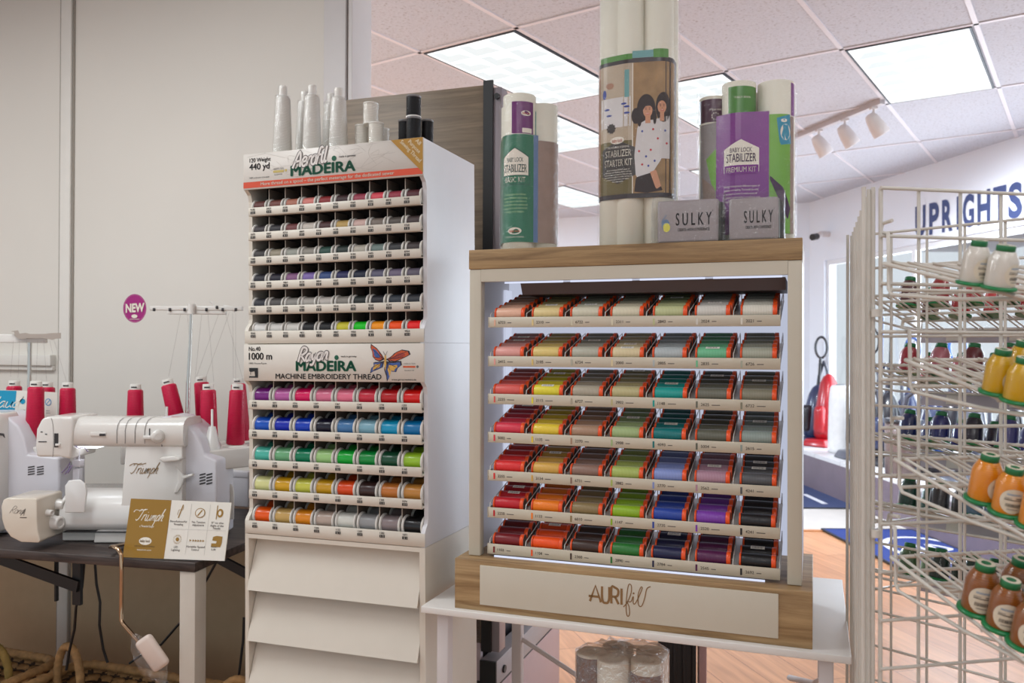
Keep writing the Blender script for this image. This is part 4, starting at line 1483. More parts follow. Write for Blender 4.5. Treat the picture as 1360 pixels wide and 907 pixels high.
def display_unit(label, z0, z1, tops, strip_h, ncol, sign_h, spool_r):
    t, off = cabinet('thread_display_cabinet', label, 'display cabinet', z0, z1, 'stacked thread display cabinets')
    zs = z1 - sign_h                                  # bottom of the sign
    zb = tops[-1]
    back_d = 0.085 if ncol == 10 else 0.135
    prof = [(MV0, z0), (MV0, zb), (MV0 + 0.006, zb + 0.010), (MV0 + 0.016, zb + 0.020), (MV0 + 0.019, zb + 0.030), (MV0 + 0.019, zs - 0.030), (MV0 + 0.014, zs - 0.012), (MV0, zs), (MV0, z1), (MV1, z1), (MV1, z0)]
    for (a, bb) in ((MU0, MU0 + 0.011), (MU1 - 0.011, MU1)):
        MB(off).prism(prof, lambda p, d: (a + d, p[0], p[1]), bb - a).build('side_panel', M_CABS if a > -1 else M_CAB, t)
    MB(off).box(MU0 + 0.011, MU1 - 0.011, MV0 + 0.003, MV1, z1 - 0.010, z1).build('top_panel', M_CAB, t)
    MB(off).box(MU0 + 0.011, MU1 - 0.011, MV0 + back_d, MV0 + back_d + 0.006, z0, z1 - 0.010).build('back_shade', M_RECESS, t)  # panel added behind the spools to carry the painted bin shade
    i0, i1 = MU0 + 0.0125, MU1 - 0.010
    pitch = (i1 - i0) / ncol
    for i, zt in enumerate(tops):
        last = i == len(tops) - 1
        zf = zt - strip_h + 0.002
        b = MB(off)
        b.add([(i0, MV0 + 0.006, zf), (i1, MV0 + 0.006, zf), (i1, MV0 + back_d - 0.001, zf + 0.13 * back_d), (i0, MV0 + back_d - 0.001, zf + 0.13 * back_d)] + [(i0, MV0 + 0.006, zf - 0.003), (i1, MV0 + 0.006, zf - 0.003), (i1, MV0 + back_d - 0.001, zf + 0.13 * back_d - 0.003), (i0, MV0 + back_d - 0.001, zf + 0.13 * back_d - 0.003)],
              [(0, 1, 2, 3), (4, 7, 6, 5), (0, 4, 5, 1), (1, 5, 6, 2), (2, 6, 7, 3), (3, 7, 4, 0)])
        ceil_z = (tops[i - 1] - strip_h - 0.001) if i else zs + 0.002
        for c in range(1, ncol):
            x = i0 + pitch * c
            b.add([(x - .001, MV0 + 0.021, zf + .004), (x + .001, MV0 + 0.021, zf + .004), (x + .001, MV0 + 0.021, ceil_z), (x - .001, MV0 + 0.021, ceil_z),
                   (x - .001, MV0 + back_d - 0.002, zf + 0.13 * back_d), (x + .001, MV0 + back_d - 0.002, zf + 0.13 * back_d), (x + .001, MV0 + back_d - 0.002, ceil_z), (x - .001, MV0 + back_d - 0.002, ceil_z)],
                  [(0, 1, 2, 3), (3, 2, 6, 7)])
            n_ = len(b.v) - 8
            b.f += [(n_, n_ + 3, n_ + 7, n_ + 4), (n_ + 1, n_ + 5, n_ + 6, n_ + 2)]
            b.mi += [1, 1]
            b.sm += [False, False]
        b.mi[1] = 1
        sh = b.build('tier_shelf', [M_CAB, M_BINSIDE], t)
        lo = z0 if last else zt - strip_h
        ua, ub = (MU0, MU1) if last else (i0, MU1 - 0.0085)
        s = MB(off).box(ua, ub, MV0 - 0.001 if not last else MV0 - 0.0005, MV0 + 0.005, lo + (0.0004 if last else 0), zt, bev=0.0012, seg=1)
        f = front(0, MV0 - 0.0016, 0)
        rr = random.Random(i * 7 + ncol)
        for c in range(ncol):
            x = i0 + pitch * (c + 0.30)
            zc = zt - 0.010
            s.text(str(rr.randint(8010, 9980) if ncol == 10 else rr.choice((1, 1, 1)) * rr.randint(1001, 1389)), x, zc + 0.0015, 0.0072, f, 1, bold=0.02, align='C')
            s.rect(x - 0.0075, x + 0.0075, zc - 0.0075, zc - 0.0005, f, 1)
            for k in range(3):
                q = x - 0.005 + 0.004 * k + rr.uniform(0, .002)
                s.rect(q, q + 0.0008, zc - 0.0068, zc - 0.0012, front(0, MV0 - 0.0019, 0), 0)
        s.build('label_strip', [M_CAB, M_BLACK], sh)
    return t, off, zs


# ---- upper unit
A_TOPS = [1.7207, 1.6550, 1.5895, 1.5240, 1.4585, 1.3920]
tA, offA, zsA = display_unit('upper white thread cabinet of six tiers with an orange banner and gold corner', Z_SEAM, Z_TOP, A_TOPS, 0.0222, 10, 0.0945, 0.0205)
SF = MV0 - 0.0035
b = MB(offA).box(MU0 - 0.0005, MU1 + 0.0008, SF, MV0 + 0.003, zsA, Z_TOP + 0.0005, bev=0.0008, seg=1)
f0, f1, f2, f3, f4 = (front(0, SF - 0.0003 * k, 0) for k in range(1, 6))
rr = random.Random(3)
for k in range(26):                                # fine stray threads printed on the banner
    x = MU0 + 0.01 + rr.random() * 0.42
    z = zsA + 0.03 + rr.random() * 0.06
    P = [(x, z)]
    for j in range(3):
        P.append((min(max(P[-1][0] + rr.uniform(-.05, .07), MU0 + .004), MU1 - .07), min(max(P[-1][1] + rr.uniform(-.03, .03), zsA + .024), Z_TOP - .002)))
    b.stroke(P, 0.0004, f0, 1)
b.rect(MU0, MU1 - 0.0005, zsA + 0.004, zsA + 0.020, f0, 2)
b.text('More thread on a spool – the perfect meterage for the dedicated sewer', MU0 + 0.055, zsA + 0.0088, 0.0118, f1, 3, bold=0.025, width=0.395)
b.flat([(MU1 - 0.088, Z_TOP), (MU1 - 0.0008, zsA + 0.0085), (MU1 + 0.0005, zsA + 0.0085), (MU1 + 0.0005, Z_TOP)], f1, 4)
for i, (s_, w, o) in enumerate((('All', 0.016, 0.0185), ('Purpose', 0.042, 0.0335), ('Sewing Thread', 0.076, 0.0480))):
    a = -0.795
    cx_, cz_ = MU1 - o * 0.70 - 0.002, Z_TOP - o * 0.72 - 0.0005
    b.text(s_, cx_, cz_, 0.0140, f2, 5, bold=0.02, align='C', width=w, rot=a)
b.text('120 Weight', MU0 + 0.020, Z_TOP - 0.0225, 0.0155, f1, 6, bold=0.02, width=0.066)
b.text('440 yd', MU0 + 0.0195, Z_TOP - 0.0425, 0.0235, f1, 6, bold=0.025, width=0.063)
b.text('100% polyester core-spun', MU0 + 0.020, zsA + 0.0285, 0.006, f1, 6, width=0.062)
b.rect(MU0 + 0.094, MU0 + 0.127, zsA + 0.039, zsA + 0.045, f1, 7)
b.text('OEKO-TEX', MU0 + 0.095, zsA + 0.047, 0.0055, f1, 6, width=0.032)
b.text('Standard 100', MU0 + 0.097, zsA + 0.0325, 0.0045, f1, 6, width=0.025)
b.ellipse(MU0 + 0.1335, zsA + 0.043, 0.0035, 0.0035, f1, 7, 12)
bx0 = MU0 + 0.1495
brand_word(b, bx0, bx0 + 0.190, zsA + 0.0265, 0.0265, f2, 8)
b.ellipse(bx0 + 0.129, zsA + 0.0625, 0.0068, 0.0068, f2, 8, 20)
b.text('made in germany', bx0 + 0.144, zsA + 0.0635, 0.0065, f2, 6, width=0.048, bold=0.02)
for w, mi, ff in ((0.0098, 9, f3), (0.0055, 10, f4)):
    handwrite(b, 'Aerofil', bx0 + 0.005, zsA + 0.046, 0.040, ff, mi, w, shear=0.34, sx=0.92, rot=0.10)
b.build('banner', [M_SIGN, mat('thin_grey_print', (170, 162, 154), 0.5, var=0), M_MRED, M_INK, M_MGOLD, mat('pale_gold_ink', (244, 234, 208), 0.5, var=0), M_BLACK, mat('olive_gold_print', (190, 170, 96), 0.5, var=0), M_MGREEN, M_OUT, M_LGREY], tA)

# ---- lower unit
R_TOPS = [1.2080, 1.1295, 1.0498, 0.9705, 0.8880]
tR, offR, zsR = display_unit('lower white thread cabinet of five tiers with a butterfly on its banner', Z_BASE, Z_SEAM - 0.0006, R_TOPS, 0.0238, 8, 0.0975, 0.0265)
b = MB(offR).box(MU0 - 0.0005, MU1 + 0.0004, SF, MV0 + 0.003, zsR, Z_SEAM - 0.002, bev=0.0008, seg=1)
b.text('No.40', MU0 + 0.0165, Z_SEAM - 0.0185, 0.0160, f1, 1, bold=0.02, width=0.036)
b.text('1000 m', MU0 + 0.0165, Z_SEAM - 0.0415, 0.0260, f1, 1, bold=0.025, width=0.072)
b.text('100% Viscose Rayon', MU0 + 0.017, Z_SEAM - 0.0535, 0.006, f1, 1, width=0.055, bold=0.01)
# small sewing machine sign
x, z = MU0 + 0.017, zsR + 0.0085
b.flat([(x, z), (x + .028, z), (x + .028, z + .026), (x + .022, z + .026), (x, z + .026), (x, z + .017), (x + .007, z + .015), (x + .017, z + .017), (x + .019, z + .004), (x, z + .004)], f1, 1)
b.rect(x + .004, x + .0055, z + .008, z + .016, f1, 1)
bx0 = MU0 + 0.164
brand_word(b, bx0, bx0 + 0.176, zsR + 0.0275, 0.0255, f2, 2)
b.ellipse(bx0 + 0.120, zsR + 0.0615, 0.0062, 0.0062, f2, 2, 20)
b.text('made in germany', bx0 + 0.133, zsR + 0.0625, 0.0062, f2, 1, width=0.045, bold=0.02)
for w, mi, ff in ((0.0098, 3, f3), (0.0055, 4, f4)):
    handwrite(b, 'Rayon', bx0 + 0.006, zsR + 0.050, 0.034, ff, mi, w, shear=0.30, sx=1.10, rot=0.08)
b.text('MACHINE EMBROIDERY THREAD', MU0 + 0.1005, zsR + 0.0065, 0.0190, f2, 1, bold=0.022, width=0.312)
# printed butterfly
bc = Vector((MU0 + 0.424, zsR + 0.055))


def bp(P, mi, ff):
    b.flat([(bc.x + p[0] * 0.001, bc.y + p[1] * 0.001) for p in P], ff, mi)


UL = [(-2, 2), (-10, 14), (-24, 30), (-41, 41), (-42, 31), (-37, 20), (-36, 8), (-28, 0), (-16, -4)]
LL = [(-3, -2), (-18, -5), (-34, -6), (-33, -15), (-40, -20), (-44, -34), (-34, -28), (-22, -24), (-8, -18)]
UR_ = [(2, 2), (14, 8), (30, 20), (46, 26), (66, 23), (70, 14), (58, 8), (44, 2), (26, -4), (10, -4)]
LR = [(3, -3), (20, -5), (44, -2), (46, -12), (34, -20), (30, -30), (14, -28), (10, -44), (4, -54), (2, -40), (-4, -24)]
for P, cs in ((UL, (5, 6)), (UR_, (5, 8)), (LL, (6, 7)), (LR, (6, 7))):
    c0 = (sum(p[0] for p in P) / len(P), sum(p[1] for p in P) / len(P))
    for k, (mi, ff) in zip((1.0, 0.86, 0.55), ((9, f1), (cs[0], f2), (cs[1], f3))):
        bp([(c0[0] + (p[0] - c0[0]) * k, c0[1] + (p[1] - c0[1]) * k) for p in P], mi, ff)
    for p in P[::2]:
        b.stroke([(bc.x + .001 * c0[0] * .3, bc.y + .001 * c0[1] * .3), (bc.x + .00088 * p[0], bc.y + .00088 * p[1])], 0.0011, f4, 9, smooth=0)
bp([(-2, 12), (2, 12), (3, -10), (0, -28), (-3, -10)], 7, f4)
b.stroke([(bc.x, bc.y + .011), (bc.x - .006, bc.y + .022)], 0.001, f4, 9)
b.stroke([(bc.x, bc.y + .011), (bc.x + .006, bc.y + .022)], 0.001, f4, 9)
b.text('OEKO-TEX', MU1 - 0.054, zsR + 0.044, 0.0055, f1, 3, width=0.032)
b.rect(MU1 - 0.056, MU1 - 0.022, zsR + 0.036, zsR + 0.0405, f1, 5)
b.text('Standard 100', MU1 - 0.052, zsR + 0.028, 0.0045, f1, 1, width=0.026)
b.ellipse(MU1 - 0.0165, zsR + 0.0385, 0.0034, 0.0034, f1, 3, 12)
b.text('www.garne.madeira.de', MU1 - 0.088, zsR + 0.0045, 0.006, f1, 1, width=0.068, bold=0.02)
b.build('banner', [mat('sign_print_white', (214, 207, 196), 0.4, var=0.01), M_BLACK, M_MGREEN, M_OUT, M_LGREY, mat('butterfly_orange', (196, 86, 44), 0.45, var=0.2, vscale=200),
                   mat('butterfly_blue', (62, 88, 150), 0.45, var=0.25, vscale=200), mat('butterfly_yellow', (206, 160, 74), 0.45, var=0.2, vscale=200), mat('butterfly_rust', (160, 62, 52), 0.45, var=0.2, vscale=200), mat('butterfly_outline', (46, 34, 40), 0.5, var=0)], tR)

# ---- drawer base
tD, offD = cabinet('drawer_cabinet', 'cream drawer base with slanted drawer fronts under the thread cabinets', 'cabinet', 0, Z_BASE)
b = MB(offD)
b.box(MU0, MU0 + 0.0115, MV0, MV1, 0.075, Z_BASE - 0.0008)
b.box(MU1 - 0.0155, MU1, MV0, MV1, 0.075, Z_BASE - 0.0008)
b.box(MU0 + 0.0115, MU1 - 0.0155, MV0, MV1, Z_BASE - 0.012, Z_BASE - 0.0008)
b.box(MU0 + 0.0115, MU1 - 0.0155, MV1 - 0.01, MV1, 0.075, Z_BASE - 0.012)
b.box(MU0 + 0.0115, MU1 - 0.0155, MV0 + 0.004, MV1, 0.075, 0.10)
b.box(MU0 + 0.01, MU1 - 0.01, MV0 + 0.04, MV1 - 0.01, 0, 0.075)
b.build('carcass', M_CAB, tD)
for k in range(5):
    z1 = 0.839 - 0.1335 * k
    z0 = z1 - 0.1325
    b = MB(offD)
    a, bb = MU0 + 0.0135, MU1 - 0.0175
    b.prism([(MV0 + 0.036, z1 - 0.002), (MV0 - 0.011, z0), (MV0 - 0.004, z0 - 0.002), (MV0 + 0.050, z1 - 0.004)], lambda p, d: (a + d, p[0], p[1]), bb - a)
    b.box(a + 0.004, bb - 0.004, MV0 + 0.05, MV1 - 0.03, z0 + 0.012, z0 + 0.02)
    b.build('drawer', M_CAB, tD)
for q in (tA, tR, tD):
    q.rotation_euler = (0, LEAN, -YAW)
pivot = D(-1.1645, MV0, 0.84)


def leaned(p):
    """the cabinets stand a hair out of plumb: swing a point about the foot with them"""
    q = Vector(p) - pivot
    a, z = q.dot(U), q.z
    return pivot + U * (a * math.cos(LEAN) + z * math.sin(LEAN)) + V * q.dot(V) + Vector((0, 0, z * math.cos(LEAN) - a * math.sin(LEAN)))


for q in (tA, tR, tD):
    q.location = leaned(q.location)

# ---- spools in the bins
M_SPOOLW = mat('white_spool_plastic', (218, 214, 206), 0.35, var=0.01)
M_DISC = mat('printed_spool_end', (190, 186, 180), 0.5, var=0.12, vscale=160)


def flanged_spool(rf, rt, half, wf):
    c = MB()
    h_ = [(0.0004, 0.008, 2), (rf * .30, 0.008, 2), (rf * .32, 0.0004, 1), (rf * .80, 0.0004, 1), (rf * .82, 0, 0), (rf * .96, 0.0004, 0), (rf, 0.0016, 0), (rf, wf - 0.001, 0), (rf * .97, wf, 0), (rt * .85, wf + 0.0006, 0)]
    c.lathe2([(r, h - half, m) for r, h, m in h_] + [(r, half - h, m) for r, h, m in h_[::-1]], (0, 0, 0), (1, 0, 0), 24)
    co = c.build('thread_spool', [M_SPOOLW, M_DISC, M_RECESS])
    to = MB().lathe([(rt * .97, -half + wf), (rt, -half + wf + 0.002), (rt, half - wf - 0.002), (rt * .97, half - wf)], (0, 0, 0), (1, 0, 0), 24, 0, True, caps=False).build('thread', thread_mat((210, 208, 204)), co)
    return co, to


AC = [
    [(95, 50, 45), (110, 60, 50), (168, 106, 86), (204, 120, 110), (138, 42, 44), (60, 36, 38), (152, 60, 76), (212, 74, 86), (152, 54, 70), (86, 40, 46)],
    [(56, 48, 50), (46, 42, 46), (112, 60, 60), (192, 182, 170), (76, 46, 46), (182, 150, 88), (204, 170, 160), (122, 110, 100), (86, 78, 72), (70, 56, 56)],
    [(60, 55, 55), (152, 142, 122), (152, 152, 142), (142, 136, 126), (44, 76, 66), (40, 50, 46), (178, 170, 156), (110, 126, 120), (56, 56, 58), (66, 56, 56)],
    [(40, 38, 46), (36, 32, 46), (134, 90, 128), (126, 104, 166), (54, 76, 124), (46, 46, 88), (30, 36, 56), (96, 92, 112), (112, 100, 122), (96, 88, 102)],
    [(50, 50, 56), (86, 82, 80), (142, 138, 132), (166, 160, 152), (186, 178, 170), (136, 130, 122), (36, 42, 40), (38, 38, 44), (50, 56, 64), (46, 48, 54)],
    [(218, 215, 210), (212, 208, 202), (208, 204, 196), (34, 34, 36), (28, 28, 30), (204, 194, 54), (18, 196, 28), (255, 152, 18), (255, 82, 18), (238, 34, 34)]]
RYC = [
    [(126, 34, 132), (194, 100, 168), (228, 18, 96), (228, 120, 150), (238, 120, 146), (208, 44, 66), (188, 20, 26), (224, 22, 18)],
    [(18, 86, 194), (14, 40, 178), (14, 62, 188), (20, 18, 40), (72, 122, 172), (130, 176, 192), (18, 152, 194), (10, 112, 168)],
    [(78, 186, 166), (112, 176, 126), (0, 126, 86), (160, 206, 130), (18, 174, 56), (10, 142, 60), (20, 76, 50), (152, 194, 48)],
    [(222, 222, 152), (218, 166, 28), (206, 206, 78), (206, 156, 28), (228, 76, 24), (60, 40, 38), (194, 116, 50), (192, 132, 60)],
    [(244, 92, 14), (204, 166, 96), (228, 140, 28), (188, 168, 154), (216, 216, 206), (152, 152, 152), (142, 128, 128), (26, 26, 28)]]
AORD = ['first from the sergers', 'second from the sergers', 'third from the sergers', 'fourth from the sergers', 'fifth from the sergers',
        'fifth from lit rack', 'fourth from lit rack', 'third from lit rack', 'second from lit rack', 'first from lit rack']
RORD = AORD[:4] + AORD[6:]
i0, i1 = MU0 + 0.0125, MU1 - 0.010
AROT = (0, LEAN, -YAW)
ac, at = flanged_spool(0.0205, 0.0172, 0.0225, 0.0042)
used = False
for i in range(6):
    for c in range(10):
        col = AC[i][c]
        loc = leaned(D(i0 + (i1 - i0) / 10 * (c + 0.5) + 0.0005, MV0 + 0.0290, A_TOPS[i] - 0.0222 + 0.002 + 0.0035 + 0.0206))
        if not used:
            o, to = ac, at
            o.location, o.rotation_euler = loc, AROT
            used = True
        else:
            o, to = put(ac, loc, AROT, [at])
        use(to, 0, thread_mat(col, coat=0.0, rough=0.55))
        cn = colour_name(col)
        tag(o, f"small {cn} spool, {AORD[c]}, {['top', 'second', 'third', 'fourth', 'fifth', 'bottom'][i]} tier of upper cabinet", 'thread spool', 'small spools in the upper thread cabinet')
rc, rt = flanged_spool(0.0268, 0.0225, 0.0292, 0.0052)
used = False
for i in range(5):
    for c in range(8):
        for k in range(2):
            col = RYC[i][c]
            loc = leaned(D(i0 + (i1 - i0) / 8 * (c + 0.5) + 0.0005 - 0.002 * k, MV0 + 0.0350 + 0.055 * k, R_TOPS[i] - 0.0238 + 0.002 + 0.0047 + 0.0270 + 0.0074 * k))
            if not used:
                o, to = rc, rt
                o.location, o.rotation_euler = loc, AROT
                used = True
            else:
                o, to = put(rc, loc, AROT, [rt])
            use(to, 0, thread_mat(col, coat=0.35, rough=0.28))
            cn = colour_name(col)
            nm = f"glossy {cn} spool, {RORD[c]}, {['top', 'second', 'third', 'fourth', 'bottom'][i]} tier of lower cabinet"
            tag(o, nm if k == 0 else nm.replace('glossy', 'rear'), 'thread spool', 'shiny spools in the lower thread cabinet')

# ---- cones and spools standing on top
M_CLEARCONE = mat('white_wrapped_thread', (206, 202, 194), 0.25, var=0.06, vscale=300, bump=0.3, bscale=900, coat=0.6)
M_BLACKCONE = mat('black_wrapped_thread', (14, 13, 15), 0.45, var=0.06, vscale=300, bump=0.5, bscale=500, coat=0.05, spec=0.2)


def cone(name, label, px, ytop, v, r0, r1, group):
    a = kx(px, v)
    h = kz(px, ytop, v) - Z_TOP
    p = leaned(D(a, v, Z_TOP))
    t = thing(name, label, 'thread cone', p, 0, group)
    MB().lathe([(r0 * 1.02, 0.0), (r0 * 1.04, 0.004), (r0 * 0.9, 0.006), (r0 * 0.86, 0.008)], n=24).build('cone_foot', M_WHITEP, t)
    hs = h * 0.86
    MB().lathe([(r0 * 0.9, 0.007), (r0 * 0.96, 0.012), (r1 * 1.15, hs * 0.93), (r1 * 0.95, hs * 0.99), (r1 * 0.7, hs)], n=24, caps=False).build('thread', thread_mat((208, 204, 196), ring=700, axis='Z'), t)
    MB().lathe([(r1 * .62, hs - 0.002), (r1 * 0.62, h - 0.004), (r1 * 0.58, h), (r1 * .40, h), (r1 * .38, h - 0.01)], n=20).build('cone_tip', [M_WHITEP], t)
    MB().lathe([(r0 * 1.06, 0.001), (r0 * 1.02, 0.03), (r1 * 1.2, hs), (r1 * .75, hs + 0.004), (r1 * 0.68, h)], n=24, caps=False).build('plastic_wrap', M_FILM, t)
    return t


cg = 'clear-wrapped white cones on the cabinet'
cone('thread_cone', 'clear-wrapped white thread cone standing alone beside the wall', 379, 113.5, 1.935, 0.0255, 0.017, cg)
cone('thread_cone', 'clear-wrapped white cone in the middle of the row, front one', 418, 113, 1.935, 0.0255, 0.017, cg)
cone('thread_cone', 'clear-wrapped white cone half hidden behind the middle front cone', 408, 121, 2.01, 0.0255, 0.017, cg)
cone('thread_cone', 'clear-wrapped white cone beside the white spool stack, front one', 453, 117, 1.935, 0.0255, 0.017, cg)
cone('thread_cone', 'clear-wrapped white cone half hidden behind the one beside the white spools', 443, 124, 2.01, 0.0255, 0.017, cg)


def stack_spool(label, px, ytop, ybot, v, r, m, group, zbase=None):
    a = kx(px, v)
    z0 = Z_TOP if zbase is None else zbase
    h = kz(px, ytop, v) - kz(px, ybot, v) if ybot else kz(px, ytop, v) - z0
    p = leaned(D(a, v, z0))
    t = thing('thread_spool', label, 'thread spool', p, 0, group)
    MB().lathe([(r * 0.96, 0), (r, 0.002), (r, 0.004), (r * .93, 0.005)], n=24).build('spool_foot', M_WHITEP, t)
    MB().lathe([(r * 0.93, 0.005), (r * .95, 0.008), (r * .95, h - 0.008), (r * .93, h - 0.005)], n=24, caps=False).build('thread', m, t)
    MB().lathe([(r * .93, h - 0.005), (r, h - 0.004), (r, h - 0.001), (r * .96, h), (r * .4, h), (r * .38, h - 0.005)], n=24).build('spool_cap', M_WHITEP if m is not M_BLACKCONE else mat('grey_clear_cap', (120, 118, 118), 0.25, var=0), t)
    MB().lathe([(r * 1.03, 0.001), (r * 1.03, h - 0.001)], n=24, caps=False).build('plastic_wrap', film('tight_film', amount=0.0, crinkle=1.0, scale=140, edge=0.10) if m is M_BLACKCONE else M_FILM, t)
    return z0 + h


M_WSP = thread_mat((216, 210, 198), ring=700, axis='Z')
wg, bg = 'white spools stacked on the cabinet', 'black spools stacked on the cabinet'
za = stack_spool('white spool at the foot of the white stack, nearer the cones', 484, 166.5, None, 1.965, 0.0178, M_WSP, wg)
za = stack_spool('white spool in front at the foot of the white stack', 503.5, 163.5, None, 1.940, 0.0200, M_WSP, wg)
stack_spool('white spool half hidden behind the front one of the white stack', 513, 171, None, 2.00, 0.0160, M_WSP, wg)
stack_spool('white spool on top of the white stack', 496.5, 136, 164.5, 1.950, 0.0202, M_WSP, wg, za)
stack_spool('black spool at the foot of the black stack, beside the white spools', 541, 160.5, None, 1.985, 0.0165, M_BLACKCONE, bg)
zc_ = stack_spool('black spool in front at the foot of the black stack', 553.5, 157, None, 1.950, 0.0195, M_BLACKCONE, bg)
stack_spool('black spool at the foot of the black stack, beside the cabinet corner', 571.5, 160.5, None, 1.985, 0.0165, M_BLACKCONE, bg)
stack_spool('black spool on top of the black stack', 553.5, 127, 156.5, 1.955, 0.0198, M_BLACKCONE, bg, zc_)

# ---------------------------------------------------------------- display board behind the cabinet
BV = 2.47
bu0, bu1 = kx(433, BV), kx(643, BV)
bu2 = kx(666, BV)
bz = kz(560, 122, BV)
o = ((bu0 + bu2) / 2, BV, 0)
bo = tuple(-q for q in o)
t = thing('display_stand', 'tall stand with a brown wood-grain board and grey plinth behind the thread cabinet', 'display stand', D(*o), -YAW)
M_BROWN = wood('grey_brown_board', (106, 90, 72), (138, 120, 98), 0.45, (1.1, 9, 22), 2.2)
MB(bo).box(bu0 + 0.012, bu1, BV, BV + 0.022, 0.42, bz, bev=0.001).build('back_board', M_BROWN, t)
MB(bo).box(bu0, bu0 + 0.012, BV - 0.01, BV + 0.05, 0.40, bz - 0.01).build('edge_strip', M_DARKMETAL, t)
b = MB(bo)
b.prism([(bu1, 0.40), (bu1 + 0.032, 0.40), (bu1 + 0.032, bz + 0.01), (bu1, bz + 0.01)], lambda p, d: (p[0], BV - 0.012 + d, p[1]), 0.008)
b.build('edge_strip', M_DARKMETAL, t)
M_POST = mat('grey_metal_post', (150, 142, 146), 0.35, metal=0.5, var=0.03)
b = MB(bo).box(bu1 + 0.002, bu2, BV - 0.004, BV + 0.05, 0.40, bz - 0.012, bev=0.002)
po = b.build('post', M_POST, t)
MB(bo).cyl((bu1 + 0.045, BV - 0.014, bz - 0.042), (bu1 + 0.045, BV - 0.002, bz - 0.042), 0.009, 16).build('bolt', M_DARKMETAL, po)
M_PLINTH = mat('mauve_grey_plinth', (178, 150, 150), 0.4, var=0.02)
MB(bo).box(bu0, bu2 - 0.002, BV - 0.02, BV + 0.66, 0.0, 0.295, bev=0.001).build('plinth', M_PLINTH, t)
MB(bo).box(bu0, bu2 - 0.004, BV - 0.018, BV + 0.658, 0.295, 0.303).build('shadow_gap', M_DARKMETAL, t)
M_TRIMG = mat('grey_plinth_cap', (158, 152, 154), 0.35, var=0.03)
MB(bo).box(bu2 - 0.055, bu2 - 0.002, BV - 0.02, BV + 0.66, 0.303, 0.378, bev=0.001).build('plinth_cap', M_TRIMG, t)
MB(bo).box(bu2 - 0.056, bu2 - 0.002, BV - 0.028, BV - 0.02, 0.30, 0.378).build('end_plate', M_DARKMETAL, t)
MB(bo).cyl((bu2 - 0.03, BV + 0.10, 0.377), (bu2 - 0.03, BV + 0.10, 0.386), 0.010, 14).build('bolt', M_DARKMETAL, t)
MB(bo).cyl((bu2 - 0.003, BV + 0.04, 0.335), (bu2 + 0.004, BV + 0.04, 0.335), 0.012, 14).build('bolt', M_DARKMETAL, t)
MB(bo).box(bu2 - 0.10, bu2 - 0.065, BV + 0.0, BV + 0.02, 0.30, 0.72).build('post', mat('pink_white_post', (206, 186, 188), 0.4, var=0.02), t)
t = thing('storage_crate', 'black crate standing on the low grey plinth under the white table', 'crate', D(bu2 - 0.17, BV + 0.33, 0.303), -YAW)
MB().box(-0.11, 0.10, -0.24, 0.24, 0.0, 0.30, bev=0.01).build('body', mat('black_crate_plastic', (34, 33, 38), 0.4, var=0.06), t)
MB().box(-0.115, 0.105, -0.245, 0.245, 0.26, 0.285, bev=0.006).build('rim', mat('black_rim_plastic', (26, 26, 30), 0.35, var=0.05), t)

# ---------------------------------------------------------------- things under and behind the white table
kt = thing('stabilizer_kit', 'shrink-wrapped bundle of five fabric rolls standing on the floor under the white table', 'stabilizer kit', D(-0.443, 2.02, 0), -YAW)
rolls = []
UZ = 0.637
for px, py, r in ((784, 861, 0.0385), (812, 871, 0.0390), (857, 872, 0.0390), (819, 853, 0.040), (864, 860, 0.040)):
    p = at_z(px + 2, py + 4, UZ)
    rolls.append((p.dot(U) + 0.443, p.dot(V) - 2.02, r))
M_PLUM = mat('plum_sleeve', (72, 44, 54), 0.35, var=0.06, coat=0.4)
for i, q in enumerate(rolls):
    b = MB()
    roll_mesh(b, q[0], q[1], 0.0, UZ, q[2] * 0.92, 0, 0)
    ro = b.build('fabric_roll', [M_ROLL, M_TUBE], kt)
    if i in (0, 2):
        w = Wrap(hull([(q[0], q[1], q[2] * 0.92 + 0.0006)]), 0, x_zero=q[0])
        b = MB()
        w.wall(b, 0.06, UZ - 0.006 if i == 0 else UZ - 0.026, 0, steps=60)
        f_ = w.fn(0.0006, 0, 0)
        b.ellipse(0.0, UZ - 0.085, 0.0175, 0.0095, f_, 1, 24)
        b.text('baby lock', 0.0, UZ - 0.0885, 0.0085, w.fn(0.0009, 0, 0), 2, bold=0.02, align='C', width=0.024)
        b.text('Cut Away Soft', 0.0, UZ - 0.109, 0.0065, f_, 1, align='C', width=0.034)
        b.flat([(-0.022, UZ - 0.17), (0.022, UZ - 0.17), (0.022, UZ - 0.135), (0, UZ - 0.123), (-0.022, UZ - 0.135)], f_, 1)
        b.text('x', 0.0, UZ - 0.152, 0.02, w.fn(0.0009, 0, 0), 0, align='C')
        b.build('sleeve', [M_PLUM, mat('cream_ink', (206, 190, 160), 0.5, var=0), mat('plum_ink', (72, 44, 54), 0.5, var=0)], ro)
b = MB()
w = Wrap(hull([(x, y, r * 0.92 + 0.001) for x, y, r in rolls]), 0.003)
w.wall(b, 0.002, UZ + 0.002, 0, nz=8)
rr = random.Random(5)
P = [w.fn(0, 0, 0)((w.total * i / 60, 0)) for i in range(60)]
cxx, cyy = sum(p[0] for p in P) / 60, sum(p[1] for p in P) / 60
vs = []
for j in range(6):
    k = 1 - j / 5.5
    vs += [(cxx + (p[0] - cxx) * k, cyy + (p[1] - cyy) * k, UZ + 0.002 + 0.008 * (j > 0) + rr.uniform(-.004, .006) * (j > 0)) for p in P]
b.add(vs, [(j * 60 + i, j * 60 + (i + 1) % 60, (j + 1) * 60 + (i + 1) % 60, (j + 1) * 60 + i) for j in range(5) for i in range(60)], 0, True)
b.build('plastic_wrap', film('bundle_film', amount=0.30, crinkle=1.0, scale=60), kt)

